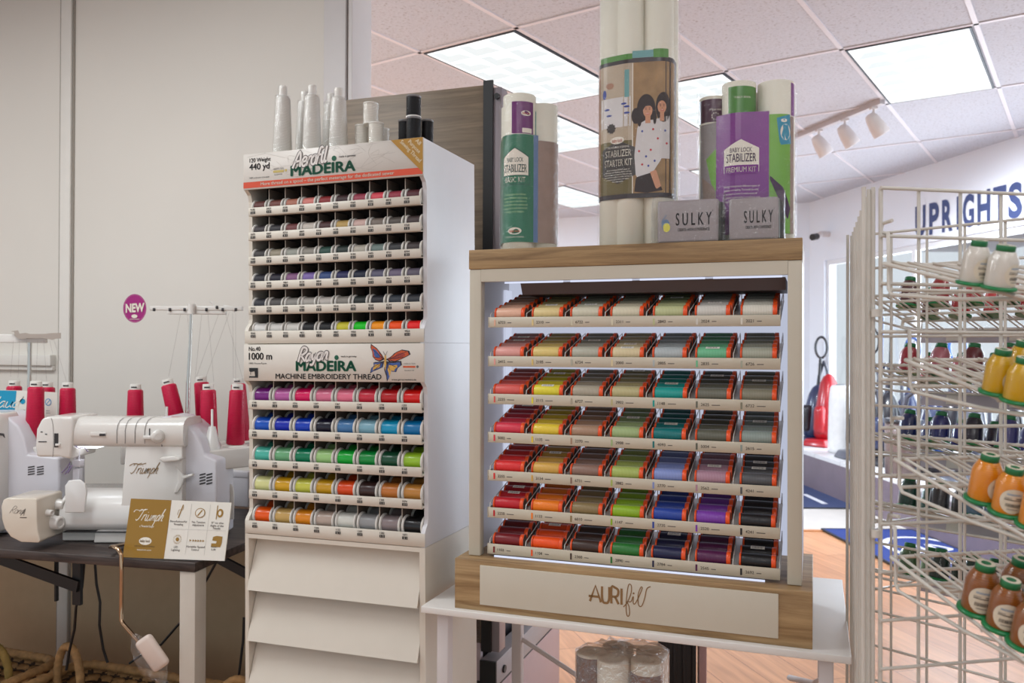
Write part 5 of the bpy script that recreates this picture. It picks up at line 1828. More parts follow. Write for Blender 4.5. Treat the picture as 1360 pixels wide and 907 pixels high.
p0 = at_y(905, 880, 2.75)
t = thing('folding_cart', 'black upright cart with a red tag standing behind the white table', 'cart', (p0.x, p0.y, 0), -YAW + 0.2)
b = MB()
b.box(-0.075, 0.045, -0.04, 0.04, 0.06, 0.66, bev=0.012)
for x in (-0.06, -0.03, 0.0, 0.03):
    b.box(x, x + 0.012, -0.046, -0.038, 0.08, 0.64, bev=0.003)
b.build('body', mat('black_cart_fabric', (22, 22, 25), 0.5, var=0.1), t)
MB().box(0.052, 0.078, -0.03, 0.03, 0.03, 0.66, bev=0.004).build('frame', mat('pink_grey_metal', (172, 140, 138), 0.35, var=0.03), t)
MB().box(-0.072, -0.052, -0.052, -0.046, 0.555, 0.60, bev=0.003).build('tag', mat('red_tag', (200, 70, 50), 0.5, var=0.03), t)
MB().tube([(-0.06, 0, 0.65), (-0.06, 0, 0.70), (-0.20, 0, 0.705), (-0.30, 0, 0.70)], 0.012, 10).build('handle', M_DARKMETAL, t)
for x in (-0.06, 0.06):
    MB().cyl((x, -0.02, 0.03), (x, 0.02, 0.03), 0.03, 16).build('wheel', M_DARKMETAL, t)

# ================================================================ sewing machine table by the wall
TBY = math.radians(13.5)
tc_ = at_z(259, 748, TT)
tu, tv = Vector((math.cos(TBY), -math.sin(TBY), 0)), Vector((math.sin(TBY), math.cos(TBY), 0))
t = thing('sewing_table', 'dark wood-grain table on white legs with folding brackets, holding the sewing machines', 'table', (tc_.x, tc_.y, 0), -TBY)
M_DWOOD = wood('dark_ash_top', (34, 27, 25), (74, 62, 57), 0.42, (1.5, 16, 16), 3.0)
MB().box(-1.75, 0.0, 0.0, 0.76, TT - 0.026, TT, bev=0.002).build('table_top', M_DWOOD, t)
for (x, y) in ((-0.052, 0.004), (-1.745, 0.004), (-0.06, 0.69), (-1.745, 0.69)):
    MB().box(x, x + 0.05, y, y + 0.055, 0, TT - 0.027, bev=0.002).build('leg', mat('cream_leg_paint', (200, 192, 180), 0.42, var=0.02), t)


def tl(px, py, d):
    """a picture point on the upright plane d behind the table's front edge, in the table's own axes"""
    p = at_plane(px, py, tc_ + tv * d, tv) - tc_
    return Vector((p.dot(tu), d, p.z + tc_.z))


def flatbar(b, p, q, w, th):
    p, q = Vector(p), Vector(q)
    d = (q - p).normalized()
    n = Vector((-d.z, 0, d.x)) * w / 2
    y = Vector((0, th / 2, 0))
    b.add([p + n - y, p - n - y, p - n + y, p + n + y, q + n - y, q - n - y, q - n + y, q + n + y], [(0, 1, 2, 3), (4, 7, 6, 5), (0, 4, 5, 1), (1, 5, 6, 2), (2, 6, 7, 3), (3, 7, 4, 0)])


for (pa_, pb_, w, d) in (((-40, 727), (104, 779), 0.036, 0.16), ((103, 744), (103, 803), 0.030, 0.17), ((75, 742), (75, 798), 0.007, 0.2), ((270, 731), (340, 768), 0.03, 0.36)):
    b = MB()
    flatbar(b, tl(*pa_, d), tl(*pb_, d), w, 0.012)
    b.build('bracket', M_DARKMETAL, t)

# ---------------------------------------------------------------- the two sergers
M_MACH = mat('white_machine_shell', (220, 216, 210), 0.22, var=0.008, coat=0.4)
M_MACH2 = mat('white_machine_side', (214, 212, 218), 0.3, var=0.008)
M_MGREY = mat('grey_machine_line', (120, 116, 114), 0.4, var=0)
M_DGREY = mat('dark_machine_slot', (48, 46, 48), 0.5, var=0)
M_CHROME = mat('chrome', (200, 196, 190), 0.12, metal=1.0, var=0)
M_BRONZE = mat('bronze_print', (140, 112, 70), 0.45, var=0)
mo = at_z(130, 722, TT)
ME = thing('serger', 'white serger with gold script name on its column, front machine on the dark table', 'sewing machine', (mo.x, mo.y, TT))


def L(px, py, y):
    p = at_y(px, py, mo.y + y)
    return Vector((p.x - mo.x, y, p.z - TT))


def rounded(bm, w, seg=3, ang=30):
    es = [e for e in bm.edges if len(e.link_faces) == 2 and e.calc_face_angle(0) > math.radians(ang)]
    bmesh.ops.bevel(bm, geom=es, offset=w, segments=seg, profile=0.5, affect='EDGES', clamp_overlap=True)


def slab(pix, y0, y1, bev, name, m, parent, Lf=None, seg=3):
    """an outline read on the plane y0, given depth to y1, its edges rounded"""
    P = [(Lf or L)(px, py, y0) for px, py in pix]
    bm = bmesh.new()
    a = [bm.verts.new(p) for p in P]
    b_ = [bm.verts.new((p.x, y1, p.z)) for p in P]
    n = len(P)
    bm.faces.new(a)
    bm.faces.new(b_[::-1])
    for i in range(n):
        bm.faces.new((a[i], b_[i], b_[(i + 1) % n], a[(i + 1) % n]))
    bmesh.ops.recalc_face_normals(bm, faces=bm.faces[:])
    if bev:
        rounded(bm, bev, seg)
    b = MB()
    b.bm(bm, 0, True)
    o = b.build(name, m, parent)
    return o


def arcpts(cx, cy, r, a0, a1, n, ry=None):
    return [(cx + r * math.cos(math.radians(a0 + (a1 - a0) * i / n)), cy - (ry or r) * math.sin(math.radians(a0 + (a1 - a0) * i / n))) for i in range(n + 1)]


# body behind and to the side, with the rounded shoulder
slab([(216, 553), (232, 555), (246, 562), (257, 572), (267, 588), (272, 604), (288, 612), (288, 716), (205, 719), (205, 560)], 0.035, 0.20, 0.008, 'body', M_MACH2, ME)
slab([(82, 718.5), (82, 690), (100, 668), (172, 660), (172, 718.5)][::-1], 0.03, 0.16, 0.006, 'base_block', M_MACH, ME)
# cloth plate: a bulging white bed
b = MB()
x0, x1 = L(84, 690, 0.02).x, L(176, 690, 0.02).x
zt_, zb_ = L(100, 650, 0.06).z, L(100, 703, 0.0).z
pr = [(0.0, zb_), (-0.004, zb_ + 0.02), (-0.004, zb_ + (zt_ - zb_) * .45), (0.002, zb_ + (zt_ - zb_) * .62), (0.015, zb_ + (zt_ - zb_) * .8), (0.04, zb_ + (zt_ - zb_) * .94), (0.08, zt_), (0.16, zt_ + 0.003), (0.16, zb_)]
b.prism(pr, lambda p, d: (x0 + d, p[0], p[1]), x1 - x0, 0, True)
b.build('cloth_plate', mat('pearl_white_plate', (222, 220, 216), 0.15, var=0.005, coat=0.6), ME)
b = MB()
p = L(84, 706, -0.003)
b.box(p.x, x1, -0.0035, 0.02, p.z - 0.003, p.z)
b.build('seam', M_DGREY, ME)
# column with the name
col_ = slab([(242, 592), (242, 721), (124, 721), (126, 706), (142, 698), (154, 686), (161, 668), (163, 640), (167, 592)], 0.004, 0.10, 0.004, 'column', M_MACH, ME)
b = MB()


def Lq(y):
    return lambda p: tuple(L(p[0], p[1], y))


def hand_px(b, s, x, y, size, fn, mi, w, shear=0.3, sx=1.0, slope=0.0):
    """script drawn in picture units (y down)"""
    tot = handwrite(MB(), s, 0, 0, size, lambda p: (p[0], p[1], 0), 0, w, shear, sx)
    handwrite(b, s, 0, 0, size, lambda p: fn((x + p[0], y - p[1] + slope * p[0])), mi, w, shear, sx)
    return tot


hand_px(b, 'Triumph', 174, 629, 13.5, Lq(0.0030), 0, 0.85, shear=0.55, sx=0.80)
b.stroke([(172, 618.5), (178, 615.5), (186, 617), (194, 615)], 1.0, Lq(0.0028), 0)
b.build('name_print', M_BRONZE, col_)
# arm over the bed
b = MB()
x0, x1 = L(92, 560, 0.0).x, L(244, 560, 0.0).x
z0, z1 = L(150, 593, 0.0).z, L(150, 553, 0.05).z
pr = [(0.004, z0), (-0.004, z0 + 0.010), (-0.006, z0 + 0.05), (-0.002, z1 - 0.022), (0.008, z1 - 0.010), (0.026, z1 - 0.003), (0.06, z1), (0.14, z1 - 0.004), (0.165, z1 - 0.03), (0.165, z0)]
b.prism(pr, lambda p, d: (x0 + d, p[0], p[1]), x1 - x0, 0, True)
arm = b.build('arm', M_MACH, ME)
for px in (155, 166, 179, 192):
    b = MB()
    P = [(p[0] - 0.0012, p[1] + 0.0006) for p in pr[1:8]]
    xx = L(px, 575, -0.004).x
    vs = []
    for i, p in enumerate(P):
        dx = 0.012 * (i / (len(P) - 1)) ** 1.5
        vs += [(xx + dx, p[0], p[1]), (xx + dx + 0.0022, p[0], p[1])]
    b.add(vs, [(2 * i, 2 * i + 1, 2 * i + 3, 2 * i + 2) for i in range(len(P) - 1)])
    b.build('groove', M_MGREY, arm)
b = MB()
P0, P1 = L(120, 579, -0.006), L(141, 575, -0.006)
b.box(P0.x, P1.x, -0.008, 0.0, P0.z, P1.z + 0.002, bev=0.001)
P0, P1 = L(132, 579, -0.0085), L(140, 576, -0.0085)
b.box(P0.x, P1.x, -0.0095, 0.0, P0.z, P1.z, 1)
b.build('slide_switch', [M_MACH, M_DGREY], arm)
b = MB()
P0, P1 = L(198, 581.5, -0.006), L(199.3, 569, -0.006)
b.box(P0.x, P1.x, -0.0075, 0.0, P0.z, P1.z, 1)
P0, P1 = L(192, 583, -0.006), L(203, 578, -0.006)
b.box(P0.x, P1.x, -0.020, 0.0, P0.z, P1.z, bev=0.003)
b.build('lever_switch', [M_MACH, M_DGREY], arm)
p = L(209.5, 579, 0.0)
MB().lathe([(0.010, 0), (0.020, 0.002), (0.021, 0.010), (0.019, 0.018), (0.01, 0.02)], (p.x, -0.004, p.z), (0.6, -1, 0), 24).build('dial', M_MACH, arm)
# sewing head
hd = slab([(55, 556), (62, 553.5), (96, 553.5), (98, 560), (94, 610), (78, 607), (48, 607), (46.5, 590), (48, 570)][::-1], -0.012, 0.15, 0.008, 'sewing_head', M_MACH, ME)
b = MB()
for q in ((72, 575.5, 77.5, 594), ):
    P0, P1 = L(q[0], q[3], -0.0125), L(q[2], q[1], -0.0125)
    b.box(P0.x, P1.x, -0.0132, -0.008, P0.z, P1.z)
for (x, y, w) in ((54, 573, 2.5), (60, 576, 2.5), (51, 586, 11)):
    P0, P1 = L(x, y + 1.2, -0.0125), L(x + w, y, -0.0125)
    b.box(P0.x, P1.x, -0.0130, -0.008, P0.z, P1.z)
P0, P1 = L(74, 592, -0.014), L(80, 589, -0.014)
b.box(P0.x, P1.x, -0.018, -0.008, P0.z, P1.z, 1, bev=0.001)
b.stroke([(68, 555), (70.5, 566), (71, 590), (70, 607)], 0.7, Lq(-0.0127), 2)
b.build('tension_slot', [M_DGREY, M_MACH, M_MGREY], hd)
# lamp under the head, presser bar, needles and lower thread parts
M_LAMPW = mat('needle_lamp', (246, 248, 255), 0.4, var=0, emit=3.5)
p0_, p1_ = L(100, 594.5, 0.02), L(128, 593, 0.02)
MB().box(p0_.x, p1_.x, 0.02, 0.07, p0_.z - 0.002, p0_.z + 0.002).build('needle_lamp', M_LAMPW, ME)
b = MB()
a = L(99, 596, 0.03)
b.cyl(a, L(99.5, 640, 0.03), 0.0028, 10)
b.cyl(L(105, 596, 0.04), L(105, 622, 0.04), 0.0028, 10)
P0, P1 = L(96, 620, 0.025), L(107, 611, 0.025)
b.box(P0.x, P1.x, 0.022, 0.05, P0.z, P1.z, bev=0.002)
P0, P1 = L(97, 641, 0.025), L(106, 622, 0.025)
b.box(P0.x, P1.x, 0.022, 0.045, P0.z, P1.z, bev=0.002)
b.build('presser_bar', M_MACH2, ME)
b = MB()
b.tube([L(100, 592, 0.0), L(104, 595, -0.004), L(112, 594, -0.004), L(117, 600, 0.0)], 0.0016, 6)
b.tube([L(82, 628, 0.01), L(88, 622, 0.01), L(93, 614, 0.01), L(92, 622, 0.01), L(86, 630, 0.01)], 0.0022, 6)
b.tube([L(90, 628, 0.005), L(96, 618, 0.005)], 0.0030, 6)
b.build('looper', mat('violet_steel', (150, 138, 170), 0.25, metal=0.7, var=0), ME)
# clear guard in front of the needles
b = MB()
gd = slab([(86, 645), (91, 638), (106, 637), (113, 643), (115, 654), (112, 681), (86, 681)][::-1], -0.03, -0.022, 0.003, 'finger_guard', mat('milky_guard', (222, 221, 218), 0.25, var=0.01, coat=0.5), ME)
# looper cover: the box in front
fx = -0.10
P_ = lambda px, py: L(px, py, fx)
cov = slab([(4, 664), (9, 661.5), (47, 662), (49, 664), (49, 690), (50, 706), (53, 718), (51, 721), (28, 720), (14, 713), (6, 702), (2.5, 690), (1.5, 672)][::-1], fx, 0.045, 0.006, 'looper_cover', mat('cream_machine_shell', (216, 206, 190), 0.22, var=0.01, coat=0.4), ME)
b = MB()
f_ = lambda p: tuple(L(p[0], p[1], fx - 0.0006))
hand_px(b, 'Rona', 12.5, 681.5, 9.5, f_, 0, 0.4, shear=0.6, sx=1.0, slope=0.07)
hand_px(b, 'A', 27, 685, 9.5, f_, 0, 0.5, shear=0.6, sx=.7)
b.rect(26.5, 35.5, 687.8, 686.8, f_, 0)
b.build('name_print', mat('brown_script', (70, 58, 50), 0.5, var=0), cov)
xk = L(49, 690, fx).x + 0.004
for (px, py, yy, r, ln) in ((78, 670, 0.015, 0.016, 0.026), (63, 681, -0.045, 0.010, 0.018), (72, 694, -0.015, 0.021, 0.030)):
    p = L(px, py, yy)
    MB().lathe([(r * 1.15, 0), (r, 0.002), (r, ln - 0.003), (r * .85, ln), (r * .5, ln), (r * .48, ln - 0.002)], (xk - 0.002, yy, p.z), (1, -0.25, 0), 20).build('knob', M_MACH, cov)
# thread tray and its spool pins
TRZ0, TRZ1 = L(262, 627, 0.06).z, L(262, 599.5, 0.06).z
ca_, cb_ = L(257, 612, 0.06), L(338, 606, 0.20)
bm = bmesh.new()
plan = [(ca_.x, 0.075), (ca_.x + 0.012, 0.06), (ca_.x + 0.03, 0.062), (cb_.x, 0.19), (cb_.x - 0.02, 0.40), (L(160, 600, 0.4).x, 0.40), (L(160, 600, 0.22).x, 0.22), (ca_.x, 0.21)]
a = [bm.verts.new((x, y, TRZ0)) for x, y in plan]
c = [bm.verts.new((x, y, TRZ1)) for x, y in plan]
bm.faces.new(a[::-1])
bm.faces.new(c)
for i in range(len(plan)):
    bm.faces.new((a[i], a[(i + 1) % len(plan)], c[(i + 1) % len(plan)], c[i]))
bmesh.ops.recalc_face_normals(bm, faces=bm.faces[:])
rounded(bm, 0.006)
tray_o = MB().bm(bm, 0, True).build('thread_tray', M_MACH, ME)
b = MB()
for i in range(4):
    for j in range(2):
        b.flat([(265 + 9 * j, 630 + 4 * i), (273 + 9 * j, 628 + 4 * i), (273 + 9 * j, 630 + 4 * i), (265 + 9 * j, 632 + 4 * i)], Lq(0.0338), 0)
b.build('vent', M_DGREY, ME)
# lever and hook on the side of the column
slab([(211, 610), (214, 607.5), (230, 606), (239, 609), (238, 612), (228, 613), (216, 614)][::-1], -0.02, 0.03, 0.003, 'thread_lever', M_MACH, ME)
slab([(232, 618), (239, 625), (243, 632), (255, 629.5), (255.5, 632), (244, 636), (241, 646), (236, 654), (231, 655), (236, 640), (236, 630)][::-1], 0.0, 0.02, 0.002, 'tension_release', M_MACH, ME)
b = MB()
b.tube([L(215, 593, 0.0), L(215, 582, -0.002), L(221, 574, -0.002), L(228, 573.5, 0.0), L(234, 580, 0.004), L(236, 584, 0.01)], 0.0017, 6)
b.tube([L(238, 590, 0.03), L(233, 598, 0.028), L(232.5, 606, 0.028)], 0.0022, 6)
P0, P1 = L(236, 577, 0.02), L(241, 560, 0.02)
b.box(P0.x, P1.x, 0.018, 0.034, P0.z, P1.z, bev=0.002)
b.build('thread_guide', M_MGREY, ME)
for (px, y0_, y1_) in ((281.5, 568, 598), ):
    p = L(px, y1_, 0.12)
    h = L(px, y0_, 0.12).z - p.z
    MB().lathe([(0.030, 0), (0.028, 0.004), (0.012, h), (0.004, h + 0.001), (0.004, h + 0.055), (0.002, h + 0.057)], (p.x, p.y, TRZ1), (0, 0, 1), 8).build('cone_holder', mat('frosted_plastic', (216, 214, 210), 0.3, var=0.01), ME)
p = L(221.5, 553, 0.10)
MB().cyl((p.x, p.y, p.z - 0.03), (p.x, p.y, L(221, 540, 0.10).z), 0.0035, 10).build('spool_pin', M_MACH, ME)
# telescopic stand
SY = 0.26
b = MB()
b.cyl(L(248, 606, SY), L(250, 505, SY), 0.0072, 12)
b.cyl(L(250, 508, SY), L(252.5, 462, SY), 0.0062, 12)
b.cyl(L(252.5, 464, SY), L(254.3, 412, SY), 0.0052, 12)
b.build('stand_pole', M_CHROME, ME)
b = MB()
P0, P1 = L(199, 413, SY), L(322, 406, SY)
b.box(P0.x, P1.x, SY - 0.006, SY + 0.012, P0.z + 0.002, P1.z - 0.002, bev=0.003)
P0, P1 = L(222, 417.5, SY), L(300, 412, SY)
b.box(P0.x, P1.x, SY - 0.004, SY + 0.014, P0.z, P1.z, bev=0.003)
b.cyl(L(254.5, 417, SY - 0.01), L(254.5, 404, SY - 0.01), 0.013, 16)
b.tube([L(279, 400.5, SY), L(283, 403, SY), L(285, 410, SY), L(292, 412, SY), L(297, 406, SY)], 0.003, 8)
b.tube([L(297, 406, SY), L(306, 407, SY), L(312, 414, SY)], 0.003, 8)
b.build('thread_bar', M_MACH, ME)
for px in (204.5, 225.5, 245, 274, 288, 295.5, 313):
    yy = 411 if px < 280 else (408 if px == 288 else 411)
    p = L(px, yy, SY - 0.008)
    MB().box(p.x - 0.004, p.x + 0.004, SY - 0.010, SY - 0.004, p.z - 0.006, p.z + 0.005, bev=0.001, seg=1).build('eyelet', M_DGREY, ME)
b = MB()
f_ = Lq(SY - 0.012)
b.prism([(179 + 15.5 * math.cos(k * math.pi / 16), 409.5 + 19 * math.sin(k * math.pi / 16)) for k in range(32)], lambda p, d: L(p[0], p[1], SY - 0.010 + d), 0.0015, 0)
for k in range(44):
    a = k * math.pi / 22
    b.ellipse(179 + 14.4 * math.cos(a), 409.5 + 17.8 * math.sin(a), 0.33, 0.33, f_, 1, 6)
vs, fs = text_geo('NEW', 0.04)
w_ = max(v[0] for v in vs) - min(v[0] for v in vs)
b.add([f_((166.5 + (v[0]) * 25 / w_, 414.8 - v[1] * 15.6 - 0.06 * (v[0] * 25 / w_))) for v in vs], fs, 1)
b.ellipse(178.5, 420, 4, 2.5, f_, 1, 20)
b.rect(172, 185, 423.6, 424.2, f_, 1)
b.build('new_badge', [mat('magenta_badge', (158, 28, 118), 0.4, var=0.02), M_INK], ME)
for (xa, ya, xb, yb, yy) in ((240, 416, 224, 500, 0.3), (249, 416, 253, 470, 0.28), (268, 416, 259, 503, 0.32), (276, 416, 284, 508, 0.2), (290, 418, 261, 500, 0.3), (300, 418, 322, 502, 0.34), (309, 416, 310, 506, 0.2), (313, 416, 313, 508, 0.2), (305, 414, 272, 505, 0.3)):
    b = MB()
    b.tube([L(xa, ya, SY), L(xb, yb, yy)], 0.00035, 4)
    b.build('thread_strand', mat('grey_thread', (150, 138, 134), 0.6, var=0), ME)
# waste flap leaning on the table
w_ = L(289, 690, 0.22)
slab([(287.5, 688), (288, 648), (291, 643), (297, 640), (304, 641), (309, 646), (310.5, 655), (310, 690)][::-1], 0.16, 0.168, 0.002, 'trim_bin', mat('milky_plastic', (206, 202, 196), 0.4, var=0.01), ME)

M_CERISE = thread_mat((196, 8, 62), ring=420, axis='Z', coat=0.1, rough=0.42, strength=0.8)
M_CERISE.name = 'cerise_thread'


def big_cone(label, Lf, org, px, ytop, y, zbase, tilt=0.0, r=None):
    tilt = -tilt
    top = Lf(px, ytop, y)
    p = Vector((top.x + org[0], org[1] + y, org[2] + zbase))
    h = top.z - zbase
    R0 = r or 0.0300
    t = thing('thread_cone', label, 'thread cone', p, 0, 'cerise thread cones on the sergers')
    t.rotation_euler = (0, -tilt, 0)
    if tilt:
        t.location.x += math.sin(tilt) * h
    MB().lathe([(R0 * 1.35, 0.0), (R0 * 1.3, 0.004), (R0 * .75, 0.007)], n=24).build('cone_foot', M_WHITEP, t)
    MB().lathe([(R0 * .8, 0.0065), (R0 * 1.0, 0.010), (R0 * 0.84, h - 0.026), (R0 * 0.80, h - 0.022), (R0 * .6, h - 0.0185)], n=28, caps=False).build('thread', M_CERISE, t)
    b = MB().lathe([(R0 * .62, h - 0.020), (R0 * .60, h - 0.002), (R0 * .56, h), (R0 * .42, h), (R0 * .38, h - 0.012), (0.001, h - 0.012)], n=20)
    for k in range(5):
        a = -1.9 + k * 0.22
        b.box(R0 * .6 * math.cos(a) - 0.0016, R0 * .6 * math.cos(a) + 0.0016, R0 * .6 * math.sin(a) - 0.0012, R0 * .6 * math.sin(a) + 0.0006, h - 0.013, h - 0.008, 1)
    b.build('cone_tip', [M_WHITEP, M_DGREY], t)


org = (mo.x, mo.y, TT)
big_cone('cerise thread cone standing alone behind the middle of the front serger arm', L, org, 180, 510, 0.30, TRZ1)
big_cone('cerise thread cone tilted beside the chrome stand pole of the front serger', L, org, 222, 501, 0.27, TRZ1, -0.24)
big_cone('cerise thread cone on the front serger tray behind the frosted cone holder, rear one', L, org, 267, 500, 0.33, TRZ1, -0.08)
big_cone('cerise thread cone on the front serger tray behind the frosted cone holder, front one', L, org, 276.5, 510, 0.22, TRZ1, -0.02)
big_cone('cerise thread cone on the tray beside the thread cabinet, front one', L, org, 315.5, 510, 0.20, TRZ1, 0.03)
big_cone('cerise thread cone on the tray beside the thread cabinet, rear one', L, org, 316, 502, 0.32, TRZ1, -0.07)

# --- second serger, cut by the edge of the photograph
m2 = at_z(30, 712, TT)
MF = thing('serger', 'white serger with a teal and white display card, partly behind the front machine', 'sewing machine', (m2.x, m2.y, TT))


def L2(px, py, y):
    p = at_y(px, py, m2.y + y)
    return Vector((p.x - m2.x, y, p.z - TT))


slab([(-110, 556), (-60, 549), (-8, 549), (10, 554), (24, 566), (32, 582), (36, 604), (79, 608), (79, 708), (-110, 708.5)], 0.03, 0.20, 0.008, 'body', M_MACH2, MF, L2)
slab([(-110, 556), (-60, 550), (-10, 550), (-6, 560), (-6, 710), (-110, 712)], -0.04, 0.10, 0.010, 'arm', M_MACH, MF, L2)
bm = bmesh.new()
z0, z1 = L2(40, 617, 0.06).z, L2(40, 594, 0.06).z
plan = [(L2(22, 600, 0.07).x, 0.08), (L2(24, 600, 0.06).x, 0.06), (L2(100, 600, 0.10).x, 0.10), (L2(104, 600, 0.36).x, 0.36), (L2(-60, 600, 0.36).x, 0.36), (L2(-60, 600, 0.21).x, 0.21), (L2(22, 600, 0.21).x, 0.21)]
a = [bm.verts.new((x, y, z0)) for x, y in plan]
c = [bm.verts.new((x, y, z1)) for x, y in plan]
bm.faces.new(a[::-1])
bm.faces.new(c)
for i in range(len(plan)):
    bm.faces.new((a[i], a[(i + 1) % len(plan)], c[(i + 1) % len(plan)], c[i]))
bmesh.ops.recalc_face_normals(bm, faces=bm.faces[:])
rounded(bm, 0.006)
MB().bm(bm, 0, True).build('thread_tray', M_MACH, MF)
b = MB()
for i in range(4):
    for j in range(2):
        b.flat([(37 + 12 * j, 620 + 3.2 * i), (46 + 12 * j, 618.5 + 3.2 * i), (46 + 12 * j, 620 + 3.2 * i), (37 + 12 * j, 621.5 + 3.2 * i)], lambda p: tuple(L2(p[0], p[1], 0.0288)), 0)
b.build('vent', M_DGREY, MF)
b = MB()
b.tube([L2(-4, 576, -0.042), L2(4, 577, -0.0), L2(6, 585, 0.02)], 0.004, 8)
b.tube([L2(6, 583, 0.026), L2(0, 590, 0.026), L2(-2, 600, 0.026)], 0.003, 8)
b.build('thread_guide', M_DGREY, MF)
b = MB()
S2 = 0.27
b.cyl(L2(38, 602, S2), L2(39.5, 455, S2), 0.0068, 12)
b.build('stand_pole', M_CHROME, MF)
b = MB()
f_ = lambda p, d: tuple(L2(p[0], p[1], S2 - 0.012 + d))
b.prism([(14, 440), (24, 438.5), (26, 443), (34, 442), (40, 443.5), (60, 443.5), (66, 442.5), (81, 442), (81, 449.5), (74, 450), (70, 451.5), (60, 449.5), (36, 449), (32, 450.5), (24, 449.5), (19, 446), (19, 441)][::-1], f_, 0.012, 0)
b.build('thread_bar', mat('taupe_thread_bar', (168, 156, 146), 0.35, var=0.01), MF)
P0, P1 = L2(-60, 455, S2), L2(60, 444, S2)
MB().box(P0.x, P1.x, S2 + 0.004, S2 + 0.018, P0.z, P1.z, bev=0.003).build('thread_bar', M_MACH, MF)
for (xa, xb, yb) in ((18, 14, 500), (26, 24, 502), (35, 40, 505), (50, 48, 505), (58, 62, 506), (66, 70, 470), (72, 88, 506)):
    MB().tube([L2(xa, 452, S2), L2(xb, yb, S2)], 0.00035, 4).build('thread_strand', mat('grey_thread', (150, 138, 134), 0.6, var=0), MF)
org2 = (m2.x, m2.y, TT)
big_cone('cerise thread cone in front of the teal and white card', L2, org2, 48, 506, 0.12, z1, 0.02)
big_cone('cerise thread cone peeking over the teal part of the display card', L2, org2, 19, 505.5, 0.30, z1)
big_cone('cerise thread cone peeking over the white part of the display card', L2, org2, 63, 507, 0.30, z1)
big_cone('cerise thread cone between the second serger card and the wall board', L2, org2, 90, 508, 0.24, z1)
# its display card
cd = thing('display_card', 'teal and white display card standing on the rear serger', 'card', (m2.x, m2.y, TT))
Lc = lambda p: tuple(L2(p[0], p[1], 0.205))
b = MB()
b.prism([(-60, 517), (24, 518.5), (76, 521), (74, 562), (20, 556), (-60, 547)][::-1], lambda p, d: L2(p[0], p[1], 0.2055 + d), 0.002, 0)
b.flat([(-60, 517), (22, 519), (19, 552), (-60, 548)], Lc, 1)
Lc2 = lambda p: tuple(L2(p[0], p[1], 0.2045))
hand_px(b, 'Applaud', -39, 541, 14.5, Lc2, 2, 1.2, shear=0.4, sx=1.35)
b.ellipse(30, 533, 3.6, 3.6, Lc2, 1, 16)
b.ellipse(64, 534, 4.2, 4.8, Lc2, 3, 20)
b.ellipse(64, 534, 3.2, 3.8, lambda p: tuple(L2(p[0], p[1], 0.2041)), 0, 20)
b.stroke([(61.5, 537), (66.5, 531)], 0.9, lambda p: tuple(L2(p[0], p[1], 0.2038)), 3)
for (x, y, w) in ((26, 544, 7), (27, 546.5, 5), (61, 545, 5), (61, 548, 6)):
    b.rect(x, x + w, y, y + 0.8, Lc2, 4)
b.build('card', [M_PAPER, mat('teal_card_print', (16, 140, 176), 0.45, var=0.02), M_INK, mat('blue_icon_print', (70, 140, 190), 0.5, var=0), mat('pale_grey_print', (160, 158, 158), 0.5, var=0)], cd)

# --- gold and white card at the table edge
cd = thing('display_card', 'gold and white feature card with six small icons at the table edge', 'card', at_y(230, 742, 2.46))
co_ = cd.location.copy()
Q = [at_y(163, 740, 2.475), at_y(298, 745, 2.405), at_y(307.5, 667.5, 2.445), at_y(174, 662, 2.515)]
nrm = (Q[1] - Q[0]).cross(Q[3] - Q[0]).normalized()


def cardf(e):
    def f(p):
        s, t_ = p
        a = Q[0].lerp(Q[1], s)
        c = Q[3].lerp(Q[2], s)
        return tuple(a.lerp(c, t_) + nrm * e - co_)
    return f


b = MB()
b.prism([(0, 0), (1, 0), (1, 1), (0, 1)], lambda p, d: cardf(-d)(p), 0.003, 0)
b.rect(0.0, 0.412, 0, 1, cardf(0.0004), 1)
ASP = 1.72
c1 = cardf(0.0008)
c2_ = cardf(0.0012)
handwrite(b, 'Triumph', 0.0, 0.0, 0.19, lambda p: c1((0.085 + p[0] / ASP, 0.63 + p[1])), 2, 0.012, shear=0.45, sx=0.74)
b.stroke([(0.05, 0.77), (0.07, 0.81), (0.12, 0.80), (0.17, 0.83)], 0.008, c1, 2)


def ctext(s, x, y, h, w, mi):
    vs, fs = text_geo(s, 0.01)
    x0, x1 = min(v[0] for v in vs), max(v[0] for v in vs)
    b.add([c1((x - w / 2 + (v[0] - x0) / (x1 - x0) * w, y + v[1] * h)) for v in vs], fs, mi)


ctext('a Threaded Serger', 0.20, 0.52, 0.05, 0.145, 2)
b.ellipse(0.205, 0.285, 0.063, 0.065, c1, 2, 28)
vs, fs = text_geo('baby lock', 0.02)
x0, x1 = min(v[0] for v in vs), max(v[0] for v in vs)
b.add([c2_((0.155 + (v[0] - x0) / (x1 - x0) * 0.10, 0.265 + v[1] * 0.065)) for v in vs], fs, 3)
ctext('FOR THE LOVE OF SEWING', 0.205, 0.185, 0.034, 0.20, 3)
ctext('babylock.com', 0.205, 0.125, 0.034, 0.14, 2)
for x in (0.615, 0.80):
    b.stroke([(x, 0.08), (x, 0.95)], 0.0025, c1, 4, smooth=0)
b.stroke([(0.44, 0.51), (0.98, 0.51)], 0.004, c1, 4, smooth=0)
for (x, y, a, c) in ((0.51, 0.575, 'RevolutionAir', 'Threading'), (0.705, 0.575, 'No Tension', 'Adjustments'), (0.89, 0.575, '5" to the', 'Right of the'), (0.515, 0.14, 'LED', 'Lighting'), (0.705, 0.155, 'Variable Speed', 'Control'), (0.885, 0.17, 'Knee', 'Lift')):
    ctext(a, x, y + 0.05, 0.048, 0.013 * len(a), 5)
    ctext(c, x, y, 0.048, 0.0105 * len(c), 5)
ctext('Needle', 0.89, 0.53, 0.048, 0.07, 5)
